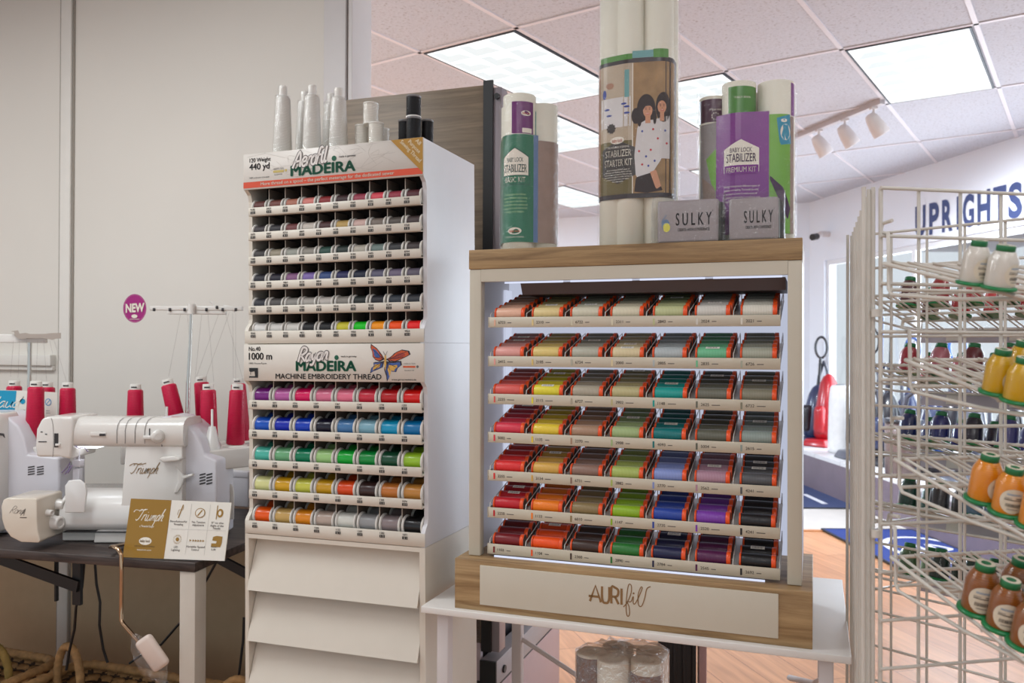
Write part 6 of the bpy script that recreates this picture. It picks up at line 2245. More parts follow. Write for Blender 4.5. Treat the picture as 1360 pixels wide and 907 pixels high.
b.stroke([(0.50, 0.70), (0.535, 0.93)], 0.010, c1, 6)
b.stroke([(0.49, 0.75), (0.50, 0.84), (0.535, 0.84), (0.54, 0.90)], 0.004, c1, 6)
for (r_, mi, f_) in ((0.050, 6, c1), (0.042, 0, c2_)):
    b.ellipse(0.71, 0.80, r_, r_ * ASP * 0.98, f_, mi, 28)
b.stroke([(0.69, 0.75), (0.73, 0.85)], 0.014, cardf(0.0016), 6, smooth=0)
b.stroke([(0.872, 0.70), (0.872, 0.94)], 0.008, c1, 6, smooth=0)
b.ellipse(0.905, 0.81, 0.030, 0.075, c1, 6, 24)
b.ellipse(0.903, 0.81, 0.014, 0.04, c2_, 0, 20)
b.ellipse(0.52, 0.335, 0.017, 0.034, c1, 6, 20)
for k in range(16):
    a = k * math.pi / 8
    b.stroke([(0.52 + 0.030 * math.cos(a), 0.335 + 0.055 * math.sin(a)), (0.52 + 0.043 * math.cos(a), 0.335 + 0.082 * math.sin(a))], 0.005, c1, 6, smooth=0)
for k in range(6):
    x = 0.64 + 0.024 * k + (0.006 if k else 0)
    b.flat([(x, 0.305), (x + 0.020, 0.325), (x, 0.345)], c1, 6)
b.flat([(0.855, 0.23), (0.945, 0.23), (0.955, 0.30), (0.955, 0.41), (0.90, 0.42), (0.865, 0.40), (0.86, 0.34), (0.905, 0.33), (0.90, 0.29), (0.855, 0.29)], c1, 6)
b.build('card', [M_PAPER, mat('gold_card_print', (146, 110, 36), 0.4, var=0.02), M_INK, mat('brown_ink', (96, 70, 30), 0.5, var=0), mat('light_line_print', (186, 182, 176), 0.5, var=0), mat('dark_small_print', (84, 78, 74), 0.5, var=0), mat('ochre_icon_print', (150, 114, 44), 0.5, var=0)], cd)

# --- box at the back of the table
p = at_z(316, 673, TT)
t = thing('storage_box', 'plain white box on the dark table beside the thread cabinet', 'box', (p.x, p.y, TT), -YAW)
MB().box(-0.06, 0.045, 0, 0.12, 0, 0.135, bev=0.004).build('body', M_MACH2, t)
MB().box(-0.062, 0.047, -0.002, 0.122, 0.112, 0.137, bev=0.004).build('lid', M_MACH2, t)

# --- knee lifter hooked over the table edge
KY = tc_.y - 0.01 + 0.03
kn = thing('knee_lifter', 'bent chrome knee lifter hanging off the table edge with a wrapped white pad', 'knee lifter', at_y(160, 760, 2.44))
ko = kn.location.copy()
q = lambda px, py, y: at_y(px, py, y) - ko
b = MB()
b.tube([q(166, 722.5, 2.60), q(150, 725.5, 2.52), q(146.5, 726.5, 2.49), q(150, 726, 2.455), q(157, 729.5, 2.44), q(161, 737, 2.435), q(161.5, 760, 2.435), q(161, 800, 2.435), q(161, 824, 2.435), q(164, 829, 2.43), q(172, 838, 2.42), q(190, 858, 2.40)], 0.0056, 10)
b.build('rod', mat('brass_tinted_chrome', (190, 160, 130), 0.15, metal=1.0, var=0), kn)
bm = bmesh.new()
bmesh.ops.create_cube(bm, size=1)
for v_ in bm.verts:
    v_.co = Vector((v_.co.x * 0.052, v_.co.y * 0.026, v_.co.z * 0.102))
bmesh.ops.bevel(bm, geom=bm.edges[:], offset=0.012, segments=3, profile=0.5, affect='EDGES')
pc = q(202.5, 867, 2.39)
rot = Matrix.Rotation(math.radians(-35), 4, 'Y')
bmesh.ops.transform(bm, matrix=Matrix.Translation(pc) @ rot, verts=bm.verts[:])
MB().bm(bm, 0, True).build('pad', mat('pale_pad', (214, 196, 184), 0.5, var=0.03), kn)
b = MB()
ax = (q(217, 906, 2.385) - q(177, 842, 2.41))
x_, y_, d_ = frame_of(ax)
rr = random.Random(11)
vs = []
prof = [(0.006, 0), (0.014, 0.012), (0.030, 0.035), (0.037, 0.06), (0.038, 0.10), (0.036, 0.125), (0.022, 0.145), (0.012, 0.162), (0.015, 0.178)]
o_ = q(177, 842, 2.41)
xw = Vector((0.82, 0, 0.57))
for r_, h in prof:
    for k in range(20):
        a = 2 * math.pi * k / 20
        w_ = r_ * (1 + rr.uniform(-.12, .12))
        vs.append(o_ + d_ * h + (xw.cross(d_).normalized() * math.sin(a) * 0.55 + (xw - d_ * xw.dot(d_)).normalized() * math.cos(a)) * w_)
b.add(vs, [(i * 20 + k, i * 20 + (k + 1) % 20, (i + 1) * 20 + (k + 1) % 20, (i + 1) * 20 + k) for i in range(len(prof) - 1) for k in range(20)], 0, True)
b.build('plastic_bag', film('knee_bag_film', amount=0.06, crinkle=0.9, scale=50), kn)

# --- cables hanging below the table
M_CABLE = mat('black_cable', (20, 19, 20), 0.5, var=0)
for lab, P in (('black power cable hanging beside the black bracket into the basket', [(112, 745, 2.72), (109, 780, 2.72), (101, 806, 2.74), (99, 835, 2.76), (92, 865, 2.78), (88, 890, 2.78)]),
               ('black power cable hanging behind the looped basket handle', [(126, 745, 2.78), (128, 775, 2.78), (133, 800, 2.78), (132, 830, 2.78), (137, 862, 2.80), (143, 880, 2.80)]),
               ('black cable slanting behind the white table leg toward the basket', [(292, 738, 2.85), (270, 778, 2.86), (240, 826, 2.86), (214, 856, 2.88), (190, 868, 2.88), (172, 881, 2.88)]),
               ('black cable hanging close to the drawer cabinet', [(324, 820, 2.75), (323, 850, 2.75), (320, 875, 2.75), (317, 900, 2.75)])):
    b = MB()
    b.tube([at_y(*p) for p in P], 0.0042, 6)
    tag(b.build('power_cable', M_CABLE), lab, 'cable')

# --- woven baskets
M_WICKER = mat('seagrass', (176, 134, 86), 0.75, var=0.30, vscale=40, bump=0.5, bscale=160)
M_WICKER2 = mat('yellow_seagrass', (150, 122, 62), 0.7, var=0.25, vscale=40, bump=0.5, bscale=160)
M_INSIDE = mat('basket_inside', (64, 44, 28), 0.85, var=0.2)


def basket(label, p, rot, w, d, h, handles, tilt=0.0):
    t = thing('basket', label, 'basket', (p[0], p[1], 0), rot, 'seagrass baskets under the table')
    rc_ = 0.07
    base = []
    for cx, cy, a0 in ((w / 2 - rc_, d / 2 - rc_, 0), (-w / 2 + rc_, d / 2 - rc_, 90), (-w / 2 + rc_, -d / 2 + rc_, 180), (w / 2 - rc_, -d / 2 + rc_, 270)):
        for k in range(7):
            a = math.radians(a0 + 15 * k)
            base.append((cx + rc_ * math.cos(a), cy + rc_ * math.sin(a)))
    W = Wrap(base)
    ns, nz = 240, 52
    per = round(W.total / 0.052)
    rows = round(h / 0.030)
    vs, bumps = [], []
    for j in range(nz + 1):
        z = h * j / nz
        rw = z / h * rows
        ri = int(min(rw, rows - 1e-6))
        fr = rw - ri
        for i in range(ns):
            s = W.total * i / ns
            q, n = W.at(s)
            ph = s / W.total * per + (0.5 if ri % 2 else 0) + (fr - .5) * .35
            bump = (abs(math.sin(math.pi * ph)) ** 0.7) * (max(0.0, math.sin(math.pi * fr)) ** 0.6)
            bumps.append(bump)
            k = 1 + 0.06 * z / h
            off = n * (0.022 * bump)
            vs.append((q.x * k + off.x, q.y * k + off.y, z + tilt * q.x * z / h))
    b = MB().add(vs, [(j * ns + i, j * ns + (i + 1) % ns, (j + 1) * ns + (i + 1) % ns, (j + 1) * ns + i) for j in range(nz) for i in range(ns)], 0, True)
    b.mi = [1 if bumps[j * ns + i] + bumps[(j + 1) * ns + i] < 0.75 else 0 for j in range(nz) for i in range(ns)]
    b.add([(x * 0.96, y * 0.96, 0.004) for x, y in base], [tuple(range(len(base)))], 1)
    b.build('basket_wall', [M_WICKER, M_INSIDE], t)
    b = MB()
    n = 150
    P = []
    for i in range(n):
        q, nn = W.at(W.total * i / n)
        P.append((q.x * 1.06, q.y * 1.06, h + 0.004 + tilt * q.x))
    b.tube(P, [0.013 + 0.004 * abs(math.sin(i * math.pi / 2.5)) for i in range(n)], 8, 0, closed=True)
    b.build('rim', M_WICKER, t)
    for (hx, hy, hw_, hh, ang, m) in handles:
        b = MB()
        P = []
        for i in range(41):
            a = math.pi * i / 40
            P.append((hx + math.cos(ang) * hw_ / 2 * math.cos(a), hy + math.sin(ang) * hw_ / 2 * math.cos(a), h - 0.03 + tilt * hx + (hh + 0.03) * max(0.0, math.sin(a)) ** 0.75))
        b.tube(P, [0.0115 + 0.003 * abs(math.sin(i * 1.9)) for i in range(41)], 9)
        b.build('handle', m, t)
    return t


BR = 0.205
basket('seagrass basket with a yellowed looped handle below the second serger', D(-2.90, 2.17, 0), -YAW, 0.64, 0.31, BR, [(0.235, -0.03, 0.135, 0.115, 0.25, M_WICKER2), (-0.24, 0.0, 0.14, 0.11, 0.0, M_WICKER)])
basket('wide seagrass basket with looped handles below the chrome knee lifter', D(-2.045, 2.19, 0), -YAW, 0.82, 0.31, BR, [(-0.345, 0.02, 0.135, 0.120, -0.20, M_WICKER), (0.36, 0.0, 0.125, 0.110, 0.35, M_WICKER)])

# ================================================================ white wire tower with slanted shelves of thread
GS = 0.0762                                   # wire spacing
C0 = at_y(1163.5, 462, 1.345)
C0 = Vector((C0.x, C0.y, 0))
FA, SA = math.radians(11.2), math.radians(70.6)
DF = Vector((math.cos(FA), math.sin(FA), 0))                  # along the near panel
DS = Vector((math.cos(SA), math.sin(SA), 0))                  # along the side panel
SIDE = 8 * GS
C1, C2 = C0 + DS * SIDE, C0 + DF * SIDE
DB = (C2 - C1).normalized()
NF = Vector((DF.y, -DF.x, 0))                                 # out of the near panel, to the viewer
NB = Vector((-DB.y, DB.x, 0))
NB = NB if NB.dot(C0 - C1) < 0 else -NB
GTOP = at_y(1163.5, 250, 1.345).z
tower = thing('wire_display_tower', 'three-sided tower of white wire grid panels at the edge of the shop floor', 'display tower', C0)
NV = 21
GBOT = GTOP - GS * NV


def grid_panel(a, d, inset, name):
    """d runs along the panel; inset pushes its two ends together a little"""
    n = Vector((d.y, -d.x, 0))
    b = MB()
    a = a - C0
    L_ = SIDE
    for i in range(9):
        s = i * GS
        s = 0.008 if i == 0 else (L_ - 0.008 if i == 8 else s)
        r = 0.0036 if i in (0, 8) else 0.0029
        q = a + d * s
        b.tube([q + Vector((0, 0, GBOT if i in (0, 8) else GBOT)), q + Vector((0, 0, GTOP))], r, 8)
    for j in range(NV + 1):
        z = GTOP - j * GS
        q0, q1 = a + d * 0.004 + n * 0.0055, a + d * (L_ - 0.004) + n * 0.0055
        b.tube([q0 + Vector((0, 0, z)), q1 + Vector((0, 0, z))], 0.0029, 8)
    # doubled edge wire
    for s in (0.0, L_):
        q = a + d * s - n * 0.008
        b.tube([q + Vector((0, 0, GBOT)), q + Vector((0, 0, GTOP + 0.003))], 0.0036, 8)
    return b.build(name, M_WIRE, tower)


grid_panel(C0, DF, 0, 'grid_panel')
grid_panel(C0 + DF * -0.012 + DS * 0.006, DS, 0, 'grid_panel')
grid_panel(C1 + DB * 0.004, DB, 0, 'grid_panel')
for z in (0.35, 0.70, 1.05, 1.40):
    for q in (C0, C1, C2):
        w = q - C0
        MB().lathe([(0.0075, 0), (0.0075, 0.012)], (w.x, w.y, z), (0, 0, 1), 10, 0).build('corner_clip', M_WIRE, tower)
M_RAIL = mat('pale_price_rail', (188, 182, 190), 0.3, var=0.02)

SH_T = math.radians(14.0)


def wire_shelf(label, a0, d, n, s0, width, zback, depth=0.30, rail=False):
    """a shelf hung on a panel: s0 along the panel, sloping down and outwards"""
    c, s = math.cos(SH_T), math.sin(SH_T)
    org = a0 + d * s0 + Vector((0, 0, zback)) + n * 0.010
    t = thing('wire_shelf', label, 'wire shelf', org, 0, 'slanted wire shelves on the tower')
    P = lambda x, y, z=0.0: d * x + n * (y * c + z * s) + Vector((0, 0, -y * s + z * c))
    b = MB()
    b.tube([P(0, 0), P(width, 0)], 0.0032, 8)
    b.tube([P(0, 0), P(0, depth), P(width, depth), P(width, 0)], 0.0032, 8)
    b.tube([P(0.012, 0.004, 0.004), P(0.012, depth - 0.10, 0.004)], 0.0024, 8)
    k = 0
    x = 0.042
    while x < width - 0.02:
        for dx in (0, 0.012):
            b.tube([P(x + dx, 0.0, 0.003), P(x + dx, depth, 0.003)], 0.0021, 6)
        x += 0.045
    for y in (0.10, 0.20):
        b.tube([P(0, y, -0.004), P(width, y, -0.004)], 0.0024, 8)
    b.tube([P(0, depth, 0.0), P(0, depth, 0.030), P(width, depth, 0.030), P(width, depth, 0.0)], 0.0030, 8)
    b.build('shelf_wires', M_WIRE, t)
    b = MB()
    for x in (0.004, width - 0.004):
        q = d * x + n * -0.006
        up, dn = Vector((0, 0, 0.052)), Vector((0, 0, -0.050))
        b.tube([q + n * 0.02 + up * 1.28 - d * 0.0, q + n * -0.004 + up * 1.25, q + n * -0.008 + up, q + n * 0.010 + up * 0.92, q + n * 0.012, q + n * 0.012 + dn * 0.8, q + n * 0.02 + dn, P(x, depth * 0.55) + dn * 0.5, P(x, depth * 0.98)], 0.0030, 8)
    q0 = n * 0.012 + Vector((0, 0, -0.042))
    b.tube([q0 + d * 0.004, q0 + d * (width - 0.004)], 0.0028, 8)
    b.build('bracket', M_WIRE, t)
    if rail:
        b = MB()
        vs = [P(x, depth + e, z) for x in (0.0, width) for e in (0.004, 0.007) for z in (-0.030, 0.006)]
        b.add(vs, [(0, 1, 3, 2), (4, 6, 7, 5), (0, 4, 5, 1), (2, 3, 7, 6), (0, 2, 6, 4), (1, 5, 7, 3)])
        for x in (0.06, 0.20, 0.34, 0.47):
            vs = [P(x + e, depth + 0.003, z) for e in (0, 0.03) for z in (-0.026, -0.002)]
            b.add(vs, [(0, 1, 3, 2)], 1)
        b.build('price_rail', [M_RAIL, M_PAPER], t)
    return org, P


M_CONECAP = mat('green_spool_cap', (32, 112, 66), 0.4, var=0.05)
M_CONEBASE = mat('green_spool_base', (16, 118, 64), 0.35, var=0.05)
M_CONELAB = mat('cream_round_label', (214, 204, 182), 0.5, var=0.02)
M_FADE = mat('pale_blue_ink', (150, 164, 176), 0.5, var=0)
RB, HB = 0.0205, 0.072


def snap_spool():
    core = MB()
    core.lathe2([(0.0004, 0.0, 0), (0.0238, 0, 0), (0.0250, 0.001, 0), (0.0250, 0.0045, 0), (0.0215, 0.0058, 0), (0.0100, 0.0060, 0), (0.0100, HB - 0.0118, 1), (0.0122, HB - 0.0115, 1), (0.0122, HB - 0.002, 1), (0.0115, HB, 2), (0.0062, HB, 1), (0.0058, HB - 0.006, 1), (0.0004, HB - 0.006, 1)], (0, 0, 0), (0, 0, 1), 24)
    co = core.build('thread_cone_spool', [M_CONEBASE, M_CONECAP, M_CONELAB])
    to = MB().lathe([(0.0195, 0.0055), (0.0205, 0.008), (0.0203, HB - 0.026), (0.0185, HB - 0.020), (0.0135, HB - 0.0105), (0.0115, HB - 0.0095)], n=28, caps=False).build('thread', thread_mat((200, 200, 200), axis='Z'), co)
    lb = MB()
    R_ = 0.02085

    def wrap(p, e=0.0):
        a = p[0] / R_
        return ((R_ + e) * math.sin(a), -(R_ + e) * math.cos(a), p[1])

    zc = 0.0265
    n = 12
    rings = [[wrap((0, zc))]]
    vs = [wrap((0, zc))]
    for j in range(1, 5):
        for k in range(24):
            a = 2 * math.pi * k / 24
            vs.append(wrap((0.0185 * j / 4 * math.cos(a), zc + 0.0185 * j / 4 * math.sin(a))))
    fs = [(0, 1 + k, 1 + (k + 1) % 24) for k in range(24)]
    for j in range(3):
        fs += [(1 + j * 24 + k, 1 + (j + 1) * 24 + k, 1 + (j + 1) * 24 + (k + 1) % 24, 1 + j * 24 + (k + 1) % 24) for k in range(24)]
    lb.add(vs, fs, 0)
    w1 = lambda p: wrap(p, 0.0003)
    x = -0.0095
    rr = random.Random(2)
    while x < 0.009:
        w = rr.choice((0.0006, 0.001, 0.0014))
        lb.add([w1(p) for p in ((x, zc - 0.0085), (x + w, zc - 0.0085), (x + w, zc - 0.0035), (x, zc - 0.0035))], [(0, 1, 2, 3)], 1)
        x += w + 0.0007
    lb.rect(-0.010, 0.008, zc + 0.009, zc + 0.0115, w1, 2, 4)
    lb.rect(-0.012, 0.012, zc + 0.0015, zc + 0.0027, w1, 1, 4)
    lb.rect(-0.012, -0.003, zc + 0.0040, zc + 0.0050, w1, 3, 4)
    lb.rect(0.002, 0.012, zc + 0.0042, zc + 0.0054, w1, 1, 4)
    lb.rect(-0.007, 0.007, zc - 0.0125, zc - 0.0113, w1, 3, 4)
    lo = lb.build('round_label', [M_CONELAB, M_BLACK, M_FADE, mat('grey_small_print', (120, 114, 108), 0.5, var=0)], co)
    fm = MB().lathe([(RB * 1.05, 0.007), (RB * 1.05, HB - 0.024), (0.0140, HB - 0.0100)], n=24, caps=False).build('clear_sleeve', film('sleeve_film', amount=0.02, crinkle=0.15, scale=60), co)
    return co, to, lo, fm


K = snap_spool()
k_used = False


def on_shelf(org, P, d, n, x, y, col, label, group, spin=0.0, lift=0.0055, scale=1.0):
    global k_used
    p = org + P(x, y, lift)
    up = (Vector((0, 0, math.cos(SH_T))) + n * math.sin(SH_T)).normalized()
    fwd = (n - up * n.dot(up)).normalized()
    right = (-fwd).cross(up).normalized()
    m3 = Matrix((right, -fwd, up)).transposed() @ Matrix.Rotation(spin, 3, 'Z')
    rot = m3.to_euler()
    if not k_used:
        o, kids = K[0], K[1:]
        o.location, o.rotation_euler = p, rot
        th_ = K[1]
        k_used = True
    else:
        out = put(K[0], p, rot, K[1:])
        o, th_ = out[0], out[1]
    o.scale = (scale,) * 3
    use(th_, 0, thread_mat(col, axis='Z', coat=0.35, rough=0.3, ring=700))
    return tag(o, label, 'thread spool', group)


def shelf_xy(org, P, d, n, px, py):
    """the spot on a shelf that a picture point falls on"""
    up = (Vector((0, 0, math.cos(SH_T))) + n * math.sin(SH_T)).normalized()
    q = at_plane(px, py, org + P(0, 0, 0.0055), up) - org
    c, s = math.cos(SH_T), math.sin(SH_T)
    return q.dot(d), q.dot(n) * c - q.z * s


FRONT = [
    (1169, 351, 'white', (214, 208, 196), ((1291, 378), (1324, 384), (1354, 391)), 'top near shelf of wire tower'),
    (1197, 478, 'yellow', (206, 160, 12), ((1322, 523), (1350, 534), (1350, 512)), 'second near shelf of wire tower'),
    (1183, 609, 'orange', (222, 136, 22), ((1304, 665), (1336, 682), (1372, 700), (1366, 672)), 'third near shelf of wire tower'),
    (1178, 738, 'brown gold', (138, 78, 22), ((1297, 812), (1330, 834), (1362, 858), (1345, 806), (1385, 835)), 'fourth near shelf of wire tower'),
]
PLACE = ['first from the corner post', 'second from the corner post', 'third from the corner post', 'in the back row', 'behind the third']
for (px, py, cn, col, spots, where) in FRONT:
    q = at_plane(px, py, C0, NF)
    s0, zb_ = (q - C0).dot(DF), q.z
    org_, P_s = wire_shelf(f"slanted white wire shelf of {cn} spools, {where}", C0, DF, NF, s0, SIDE - s0 + 0.02, zb_, 0.30)
    for i, (sx_, sy_) in enumerate(spots):
        x, y = shelf_xy(org_, P_s, DF, NF, sx_, sy_)
        place = PLACE[i] if not (cn == 'yellow' and i == 2) else 'in the back row'
        gp = org_ + P_s(x, min(y, 0.262), 0.02)
        sc_ = {'white': 35, 'yellow': 36.5, 'orange': 39, 'brown gold': 42}[cn] * gp.y / (1123 * 2 * 0.0213)
        on_shelf(org_, P_s, DF, NF, x, min(y, 0.262), col, f"{cn} spool, {place}, {where}", 'large spools on the near wire shelves', {'white': (0.1, 0.4, 0.3), 'yellow': (0.45, 0.5, 0.2), 'orange': (0.35, -0.45, -0.4, 0.2), 'brown gold': (-0.5, -0.55, -0.5, -0.4, 0.2)}[cn][i], scale=sc_)

BACKROWS = [
    (1.467, [((96, 30, 40), 'dark red'), ((190, 40, 44), 'red'), ((212, 70, 70), 'coral'), ((170, 24, 34), 'crimson'), ((150, 22, 32), 'deep red'), ((196, 44, 48), 'bright red'), ((90, 26, 34), 'maroon'), ((180, 30, 40), 'scarlet')], 'top shelf'),
    (1.313, [((206, 44, 66), 'rose'), ((226, 130, 146), 'pink'), ((120, 20, 36), 'wine'), ((190, 18, 48), 'cherry'), ((200, 30, 70), 'raspberry'), ((86, 18, 30), 'burgundy'), ((214, 84, 110), 'salmon pink'), ((160, 22, 50), 'ruby')], 'second shelf'),
    (1.159, [((24, 44, 110), 'deep blue'), ((36, 44, 130), 'blue'), ((28, 24, 52), 'midnight blue'), ((74, 74, 150), 'violet blue'), ((52, 52, 130), 'indigo'), ((140, 110, 150), 'lilac'), ((60, 50, 110), 'dark violet'), ((100, 90, 160), 'lavender')], 'third shelf'),
    (1.005, [((16, 76, 62), 'pine green'), ((60, 58, 62), 'charcoal'), ((112, 150, 178), 'pale blue'), ((50, 120, 170), 'sky blue'), ((24, 80, 140), 'steel blue'), ((30, 66, 90), 'slate blue'), ((80, 140, 160), 'aqua'), ((20, 60, 110), 'dark blue')], 'fourth shelf'),
    (0.851, [((92, 128, 82), 'moss green'), ((26, 50, 40), 'bottle green'), ((18, 60, 44), 'dark green'), ((40, 90, 60), 'leaf green'), ((70, 110, 70), 'sage green'), ((22, 84, 56), 'emerald'), ((100, 130, 70), 'olive green'), ((30, 70, 50), 'deep green')], 'lowest shelf'),
]
for (zb_, cols, where) in BACKROWS:
    org_, P_s = wire_shelf(f"slanted white wire shelf with price rail, {where} behind the tower's far panel", C1, DB, NB, 0.015, SIDE - 0.03, zb_, 0.30, True)
    for row, y in ((0, 0.115), (1, 0.205)):
        for i in range(8):
            col, cn = cols[i]
            x = 0.045 + i * 0.070 + 0.012 * row
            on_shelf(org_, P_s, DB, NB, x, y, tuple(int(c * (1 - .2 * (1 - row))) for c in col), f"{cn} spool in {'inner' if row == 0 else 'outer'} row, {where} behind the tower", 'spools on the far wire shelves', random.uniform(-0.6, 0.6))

# ================================================================ far side of the shop: mats, platform and vacuum cleaners
M_MAT = mat('royal_blue_mat', (28, 50, 118), 0.85, var=0.08, vscale=60, bump=0.3, bscale=500)
M_MAT2 = mat('navy_grey_mat', (42, 54, 92), 0.85, var=0.10, vscale=60, bump=0.3, bscale=500)
M_WHITEPRINT = mat('white_mat_print', (206, 206, 214), 0.7, var=0.05)


def floor_mat(label, poly, m, deco, z=0.004):
    c = sum((Vector((p[0], p[1], 0)) for p in poly), Vector()) / len(poly)
    t = thing('floor_mat', label, 'floor mat', c)
    b = MB()
    b.prism([(p[0] - c.x, p[1] - c.y) for p in poly], lambda p, d: (p[0], p[1], z + 0.007 - d), 0.007)
    b.build('mat', [m], t)
    b = MB()
    n = len(poly)
    for i in range(n):
        p, q = Vector(poly[i]) - c.xy, Vector(poly[(i + 1) % n]) - c.xy
        b.tube([(p.x, p.y, z + 0.004), (q.x, q.y, z + 0.004)], 0.008, 6)
    b.build('rubber_edge', mat('black_rubber_edge', (24, 26, 38), 0.6, var=0), t)
    b = MB()
    deco(b, lambda p: (p[0] - c.x, p[1] - c.y, z + 0.0085))
    b.build('mat_print', [M_WHITEPRINT], t)


def deco_ring(b, f):
    cx, cy = 2.79, 5.62
    ang = 0.05
    g = lambda p: f((cx + p[0] * math.cos(ang) - p[1] * math.sin(ang), cy + p[0] * math.sin(ang) + p[1] * math.cos(ang)))
    b.stroke([(0.26 * math.cos(k * math.pi / 20), 0.36 * math.sin(k * math.pi / 20)) for k in range(41)], 0.045, g, 0)
    b.stroke([(-0.12, -0.20), (-0.17, -0.12), (-0.10, -0.04), (-0.15, 0.05), (-0.08, 0.10)], 0.035, g, 0)
    b.stroke([(-0.03, -0.18), (-0.05, 0.12)], 0.035, g, 0)
    b.stroke([(0.06, -0.18), (0.04, 0.14), (0.14, 0.02), (0.06, -0.03)], 0.035, g, 0)
    b.stroke([(-0.32, -0.50), (-0.22, -0.46), (-0.28, -0.42), (-0.18, -0.40)], 0.03, g, 0)


floor_mat('royal blue mat with a white oval emblem in front of the vacuum platform', [(2.295, 6.26), (2.345, 5.45), (2.39, 4.70), (3.02, 4.66), (2.955, 6.24)], M_MAT, deco_ring, 0.008)


def deco_line(b, f):
    p, q = at_z(1068, 658, 0), at_z(1096, 671, 0)
    b.stroke([(p.x, p.y), (q.x, q.y)], 0.05, f, 0, smooth=0)


floor_mat('navy mat with a thin white line lying on the pale tiles by the platform', [(2.05, 7.12), (2.93, 7.08), (2.88, 8.60), (2.2, 8.62)], M_MAT2, deco_line)

pl = [(2.82, 9.12), (3.055, 4.2), (4.05, 4.2), (3.255, 9.12)]
t = thing('display_platform', 'low grey platform with white top boards carrying the vacuum cleaners by the window', 'platform', (3.1, 6.5, 0))
b = MB()
b.prism([(x - 3.1, y - 6.5) for x, y in pl], lambda p, d: (p[0], p[1], 0.31 - d), 0.31)
b.build('platform_base', mat('mauve_grey_platform', (112, 98, 108), 0.5, var=0.08, vscale=5), t)
M_TOPB = mat('white_platform_board', (216, 214, 216), 0.45, var=0.02)
NT = 9
for i in range(NT):
    f0_, f1_ = i / NT + 0.002, (i + 1) / NT - 0.002
    lp = lambda a, c, f: (a[0] + (c[0] - a[0]) * f - 3.1, a[1] + (c[1] - a[1]) * f - 6.5)
    q = [lp(pl[0], pl[1], f0_), lp(pl[0], pl[1], f1_), lp(pl[3], pl[2], f1_), lp(pl[3], pl[2], f0_)]
    MB().prism(q, lambda p, d: (p[0], p[1], 0.345 - d), 0.034).build('top_board', M_TOPB, t)
b = MB()
for (x, y) in ((2.912, 7.62),):
    b.prism([(0, 0), (0.0, -0.35), (0, -0.35), (0, 0)], lambda p, d: (x - 3.1 - 0.004, y - 6.5 + p[1], 0.16 + d), 0.03)
M_V = {k: mat(k + '_vacuum_shell', c, 0.3, var=0.05, coat=0.4) for k, c in (('black', (26, 26, 34)), ('navy', (34, 46, 84)), ('red', (170, 14, 28)), ('white', (222, 222, 222)), ('graphite', (70, 72, 84)), ('blue', (44, 84, 150)), ('brown', (110, 92, 88)))}


def upright_vacuum(label, x, y, face, col, handle_h, col2='graphite', lean=0.0, loop=True, body_h=0.62):
    t = thing('upright_vacuum', label, 'vacuum cleaner', (x, y, 0.346), face, 'vacuum cleaners on the platform')
    m, m2 = M_V[col], M_V[col2]
    bm = bmesh.new()
    bmesh.ops.create_cube(bm, size=1)
    for v_ in bm.verts:
        k = 0.75 if v_.co.z > 0 else 1.0
        v_.co = Vector((v_.co.x * 0.30 * k, v_.co.y * 0.26 * k - 0.04, (v_.co.z + 0.5) * 0.075))
    bmesh.ops.bevel(bm, geom=bm.edges[:], offset=0.02, segments=2, profile=0.5, affect='EDGES')
    MB().bm(bm, 0, True).build('floor_head', m2 if col == 'red' else m, t) if col != 'red' else MB().bm(bm, 0, True).build('floor_head', m, t)
    b = MB()
    prof = [(0.055, 0.05), (0.105, 0.09), (0.115, 0.20), (0.108, 0.38), (0.085, body_h - 0.10), (0.055, body_h - 0.03), (0.02, body_h)]
    b.lathe(prof, (0, 0.03, 0), (0, 0.12, 1), 20)
    b.build('body', m, t)
    b = MB()
    b.lathe([(0.045, 0.14), (0.06, 0.17), (0.06, 0.36), (0.05, 0.40), (0.02, 0.41)], (0, -0.055, 0), (0, 0.05, 1), 16)
    b.build('dust_canister', m2, t)
    if handle_h:
        b = MB()
        b.tube([(0, 0.10, body_h - 0.12), (0, 0.13, handle_h - 0.22)], 0.014, 10)
        if loop:
            P = []
            for k in range(25):
                a = 2 * math.pi * k / 24
                P.append((0.0 + 0.042 * math.sin(a), 0.14 + 0.04 * math.sin(a), handle_h - 0.11 - 0.11 * math.cos(a)))
            b.tube(P, 0.013, 8, 0)
        else:
            b.tube([(0, 0.13, handle_h - 0.22), (0.01, 0.13, handle_h - 0.05), (0.05, 0.05, handle_h)], 0.013, 8)
        b.build('handle', M_V['black'] if col2 != 'blue' else M_V['blue'], t)
    if handle_h > 0.9:
        b = MB()
        P = [(0.06, 0.12, 0.25), (0.11, 0.13, 0.45), (0.09, 0.15, 0.75), (0.03, 0.15, 0.86), (-0.05, 0.15, 0.70), (-0.09, 0.14, 0.40), (-0.06, 0.12, 0.2)]
        b.tube(P, 0.016, 8)
        b.build('hose', M_V['graphite'], t)
    return t


fa = math.radians(-72)
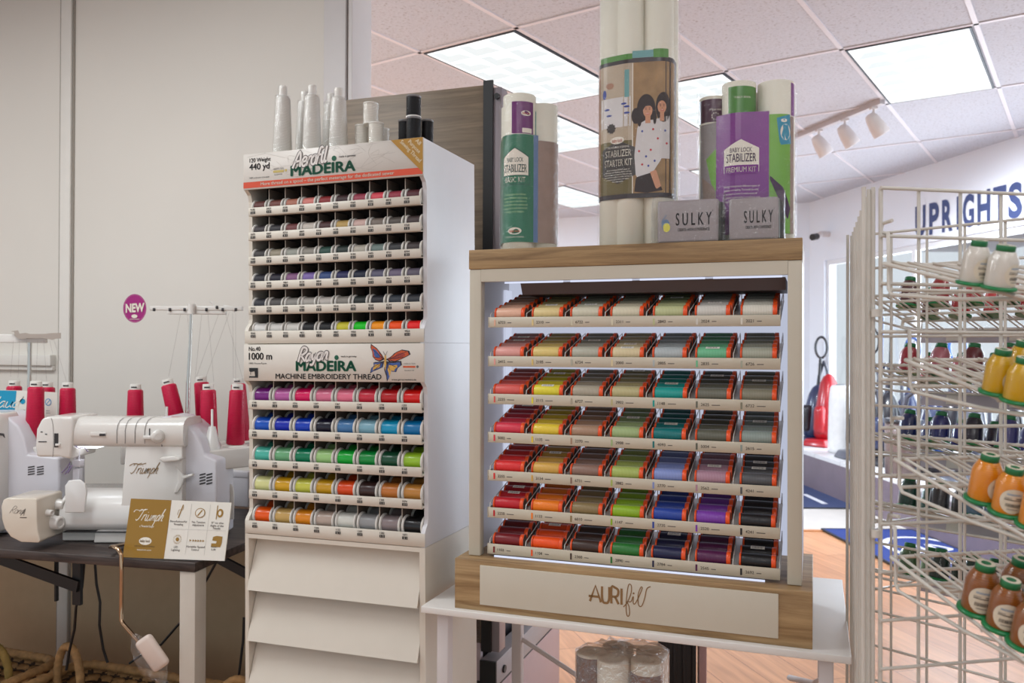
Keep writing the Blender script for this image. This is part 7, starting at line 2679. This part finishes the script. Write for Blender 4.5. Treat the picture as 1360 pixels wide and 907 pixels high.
# the two that show between the lit rack and the wire tower, by sight
p = at_z(1092, 592, 0.346)
upright_vacuum('red upright vacuum cleaner seen between the lit rack and the wire tower', p.x, p.y, fa + 0.3, 'red', 0, 'red', body_h=0.74)
p = at_z(1117, 601, 0.346)
t = thing('air_purifier', 'tall white rounded air purifier beside the red vacuum cleaner', 'air purifier', (p.x, p.y, 0.346), fa)
MB().lathe([(0.10, 0), (0.118, 0.01), (0.122, 0.05), (0.112, 0.50), (0.10, 0.62), (0.085, 0.645), (0.05, 0.65)], n=28).build('body', M_V['white'], t)
MB().lathe([(0.055, 0.648), (0.055, 0.655), (0.03, 0.655)], n=20).build('top_vent', M_V['graphite'], t)
VACS = [(3.13, 8.88, 'navy', 1.12, 'black', 'navy vacuum with a looped handle beside the lit rack post'), (3.38, 7.92, 'black', 1.34, 'blue', 'black vacuum with the tallest blue handle behind the white air purifier'),
        (3.15, 7.70, 'graphite', 1.18, 'black', 'graphite vacuum with a looped handle behind the side panel of the tower'), (3.44, 7.50, 'navy', 1.10, 'blue', 'navy vacuum with a blue handle beside the wire tower post'),
        (3.20, 7.32, 'black', 1.36, 'navy', 'black vacuum seen through the first gap of the wire tower'), (3.47, 7.08, 'navy', 1.06, 'graphite', 'navy vacuum seen through the second gap of the wire tower'),
        (3.42, 6.70, 'black', 1.12, 'blue', 'black vacuum with a blue canister behind the wire tower'), (3.40, 6.34, 'graphite', 0.98, 'white', 'graphite and white vacuum behind the middle of the tower'),
        (3.44, 5.98, 'black', 1.04, 'navy', 'black vacuum behind the spools on the tower'), (3.46, 5.62, 'navy', 1.0, 'white', 'navy and white vacuum behind the tower, near the photo edge'),
        (3.50, 5.25, 'black', 1.08, 'graphite', 'black vacuum nearest the camera on the platform')]
for i, (x, y, c, h, c2, lab) in enumerate(VACS):
    upright_vacuum(lab, x, y, fa + 0.25 * math.sin(i * 2.1), c, h, c2, loop=(i % 3 != 1))
p = at_z(1206, 588, 0.346)
t = thing('canister_vacuum', 'brown cylindrical canister behind the wire tower on the platform', 'vacuum cleaner', (3.06, 6.62, 0.346), fa)
MB().lathe([(0.12, 0), (0.13, 0.02), (0.135, 0.30), (0.13, 0.44), (0.10, 0.46), (0.03, 0.47)], n=24).build('body', M_V['brown'], t)
MB().lathe([(0.136, 0.42), (0.138, 0.43), (0.138, 0.45), (0.13, 0.455)], n=24).build('lid_band', M_V['black'], t)
MB().tube([(0.0, 0.0, 0.46), (0.02, 0.02, 0.62), (0.12, 0.05, 0.70), (0.2, 0.05, 0.5), (0.18, 0.02, 0.2), (0.14, 0, 0.05)], 0.02, 8).build('hose', M_V['graphite'], t)

# small wall camera near the far corner
p = at_plane(1101, 311, WA, WN)
t = thing('security_camera', 'small white wall camera with a dark lens near the far corner', 'camera', p)
b = MB()
q = at_y(1079, 315, p.y - 0.25) - p
b.cyl((0, 0, 0), WN * 0.10, 0.03, 14)
b.cyl(WN * 0.10, q * 0.75, 0.028, 14)
b.build('housing', M_SPOT, t)
MB().cyl(q * 0.75, q * 1.0, 0.034, 14).build('lens_hood', M_DARKMETAL, t)
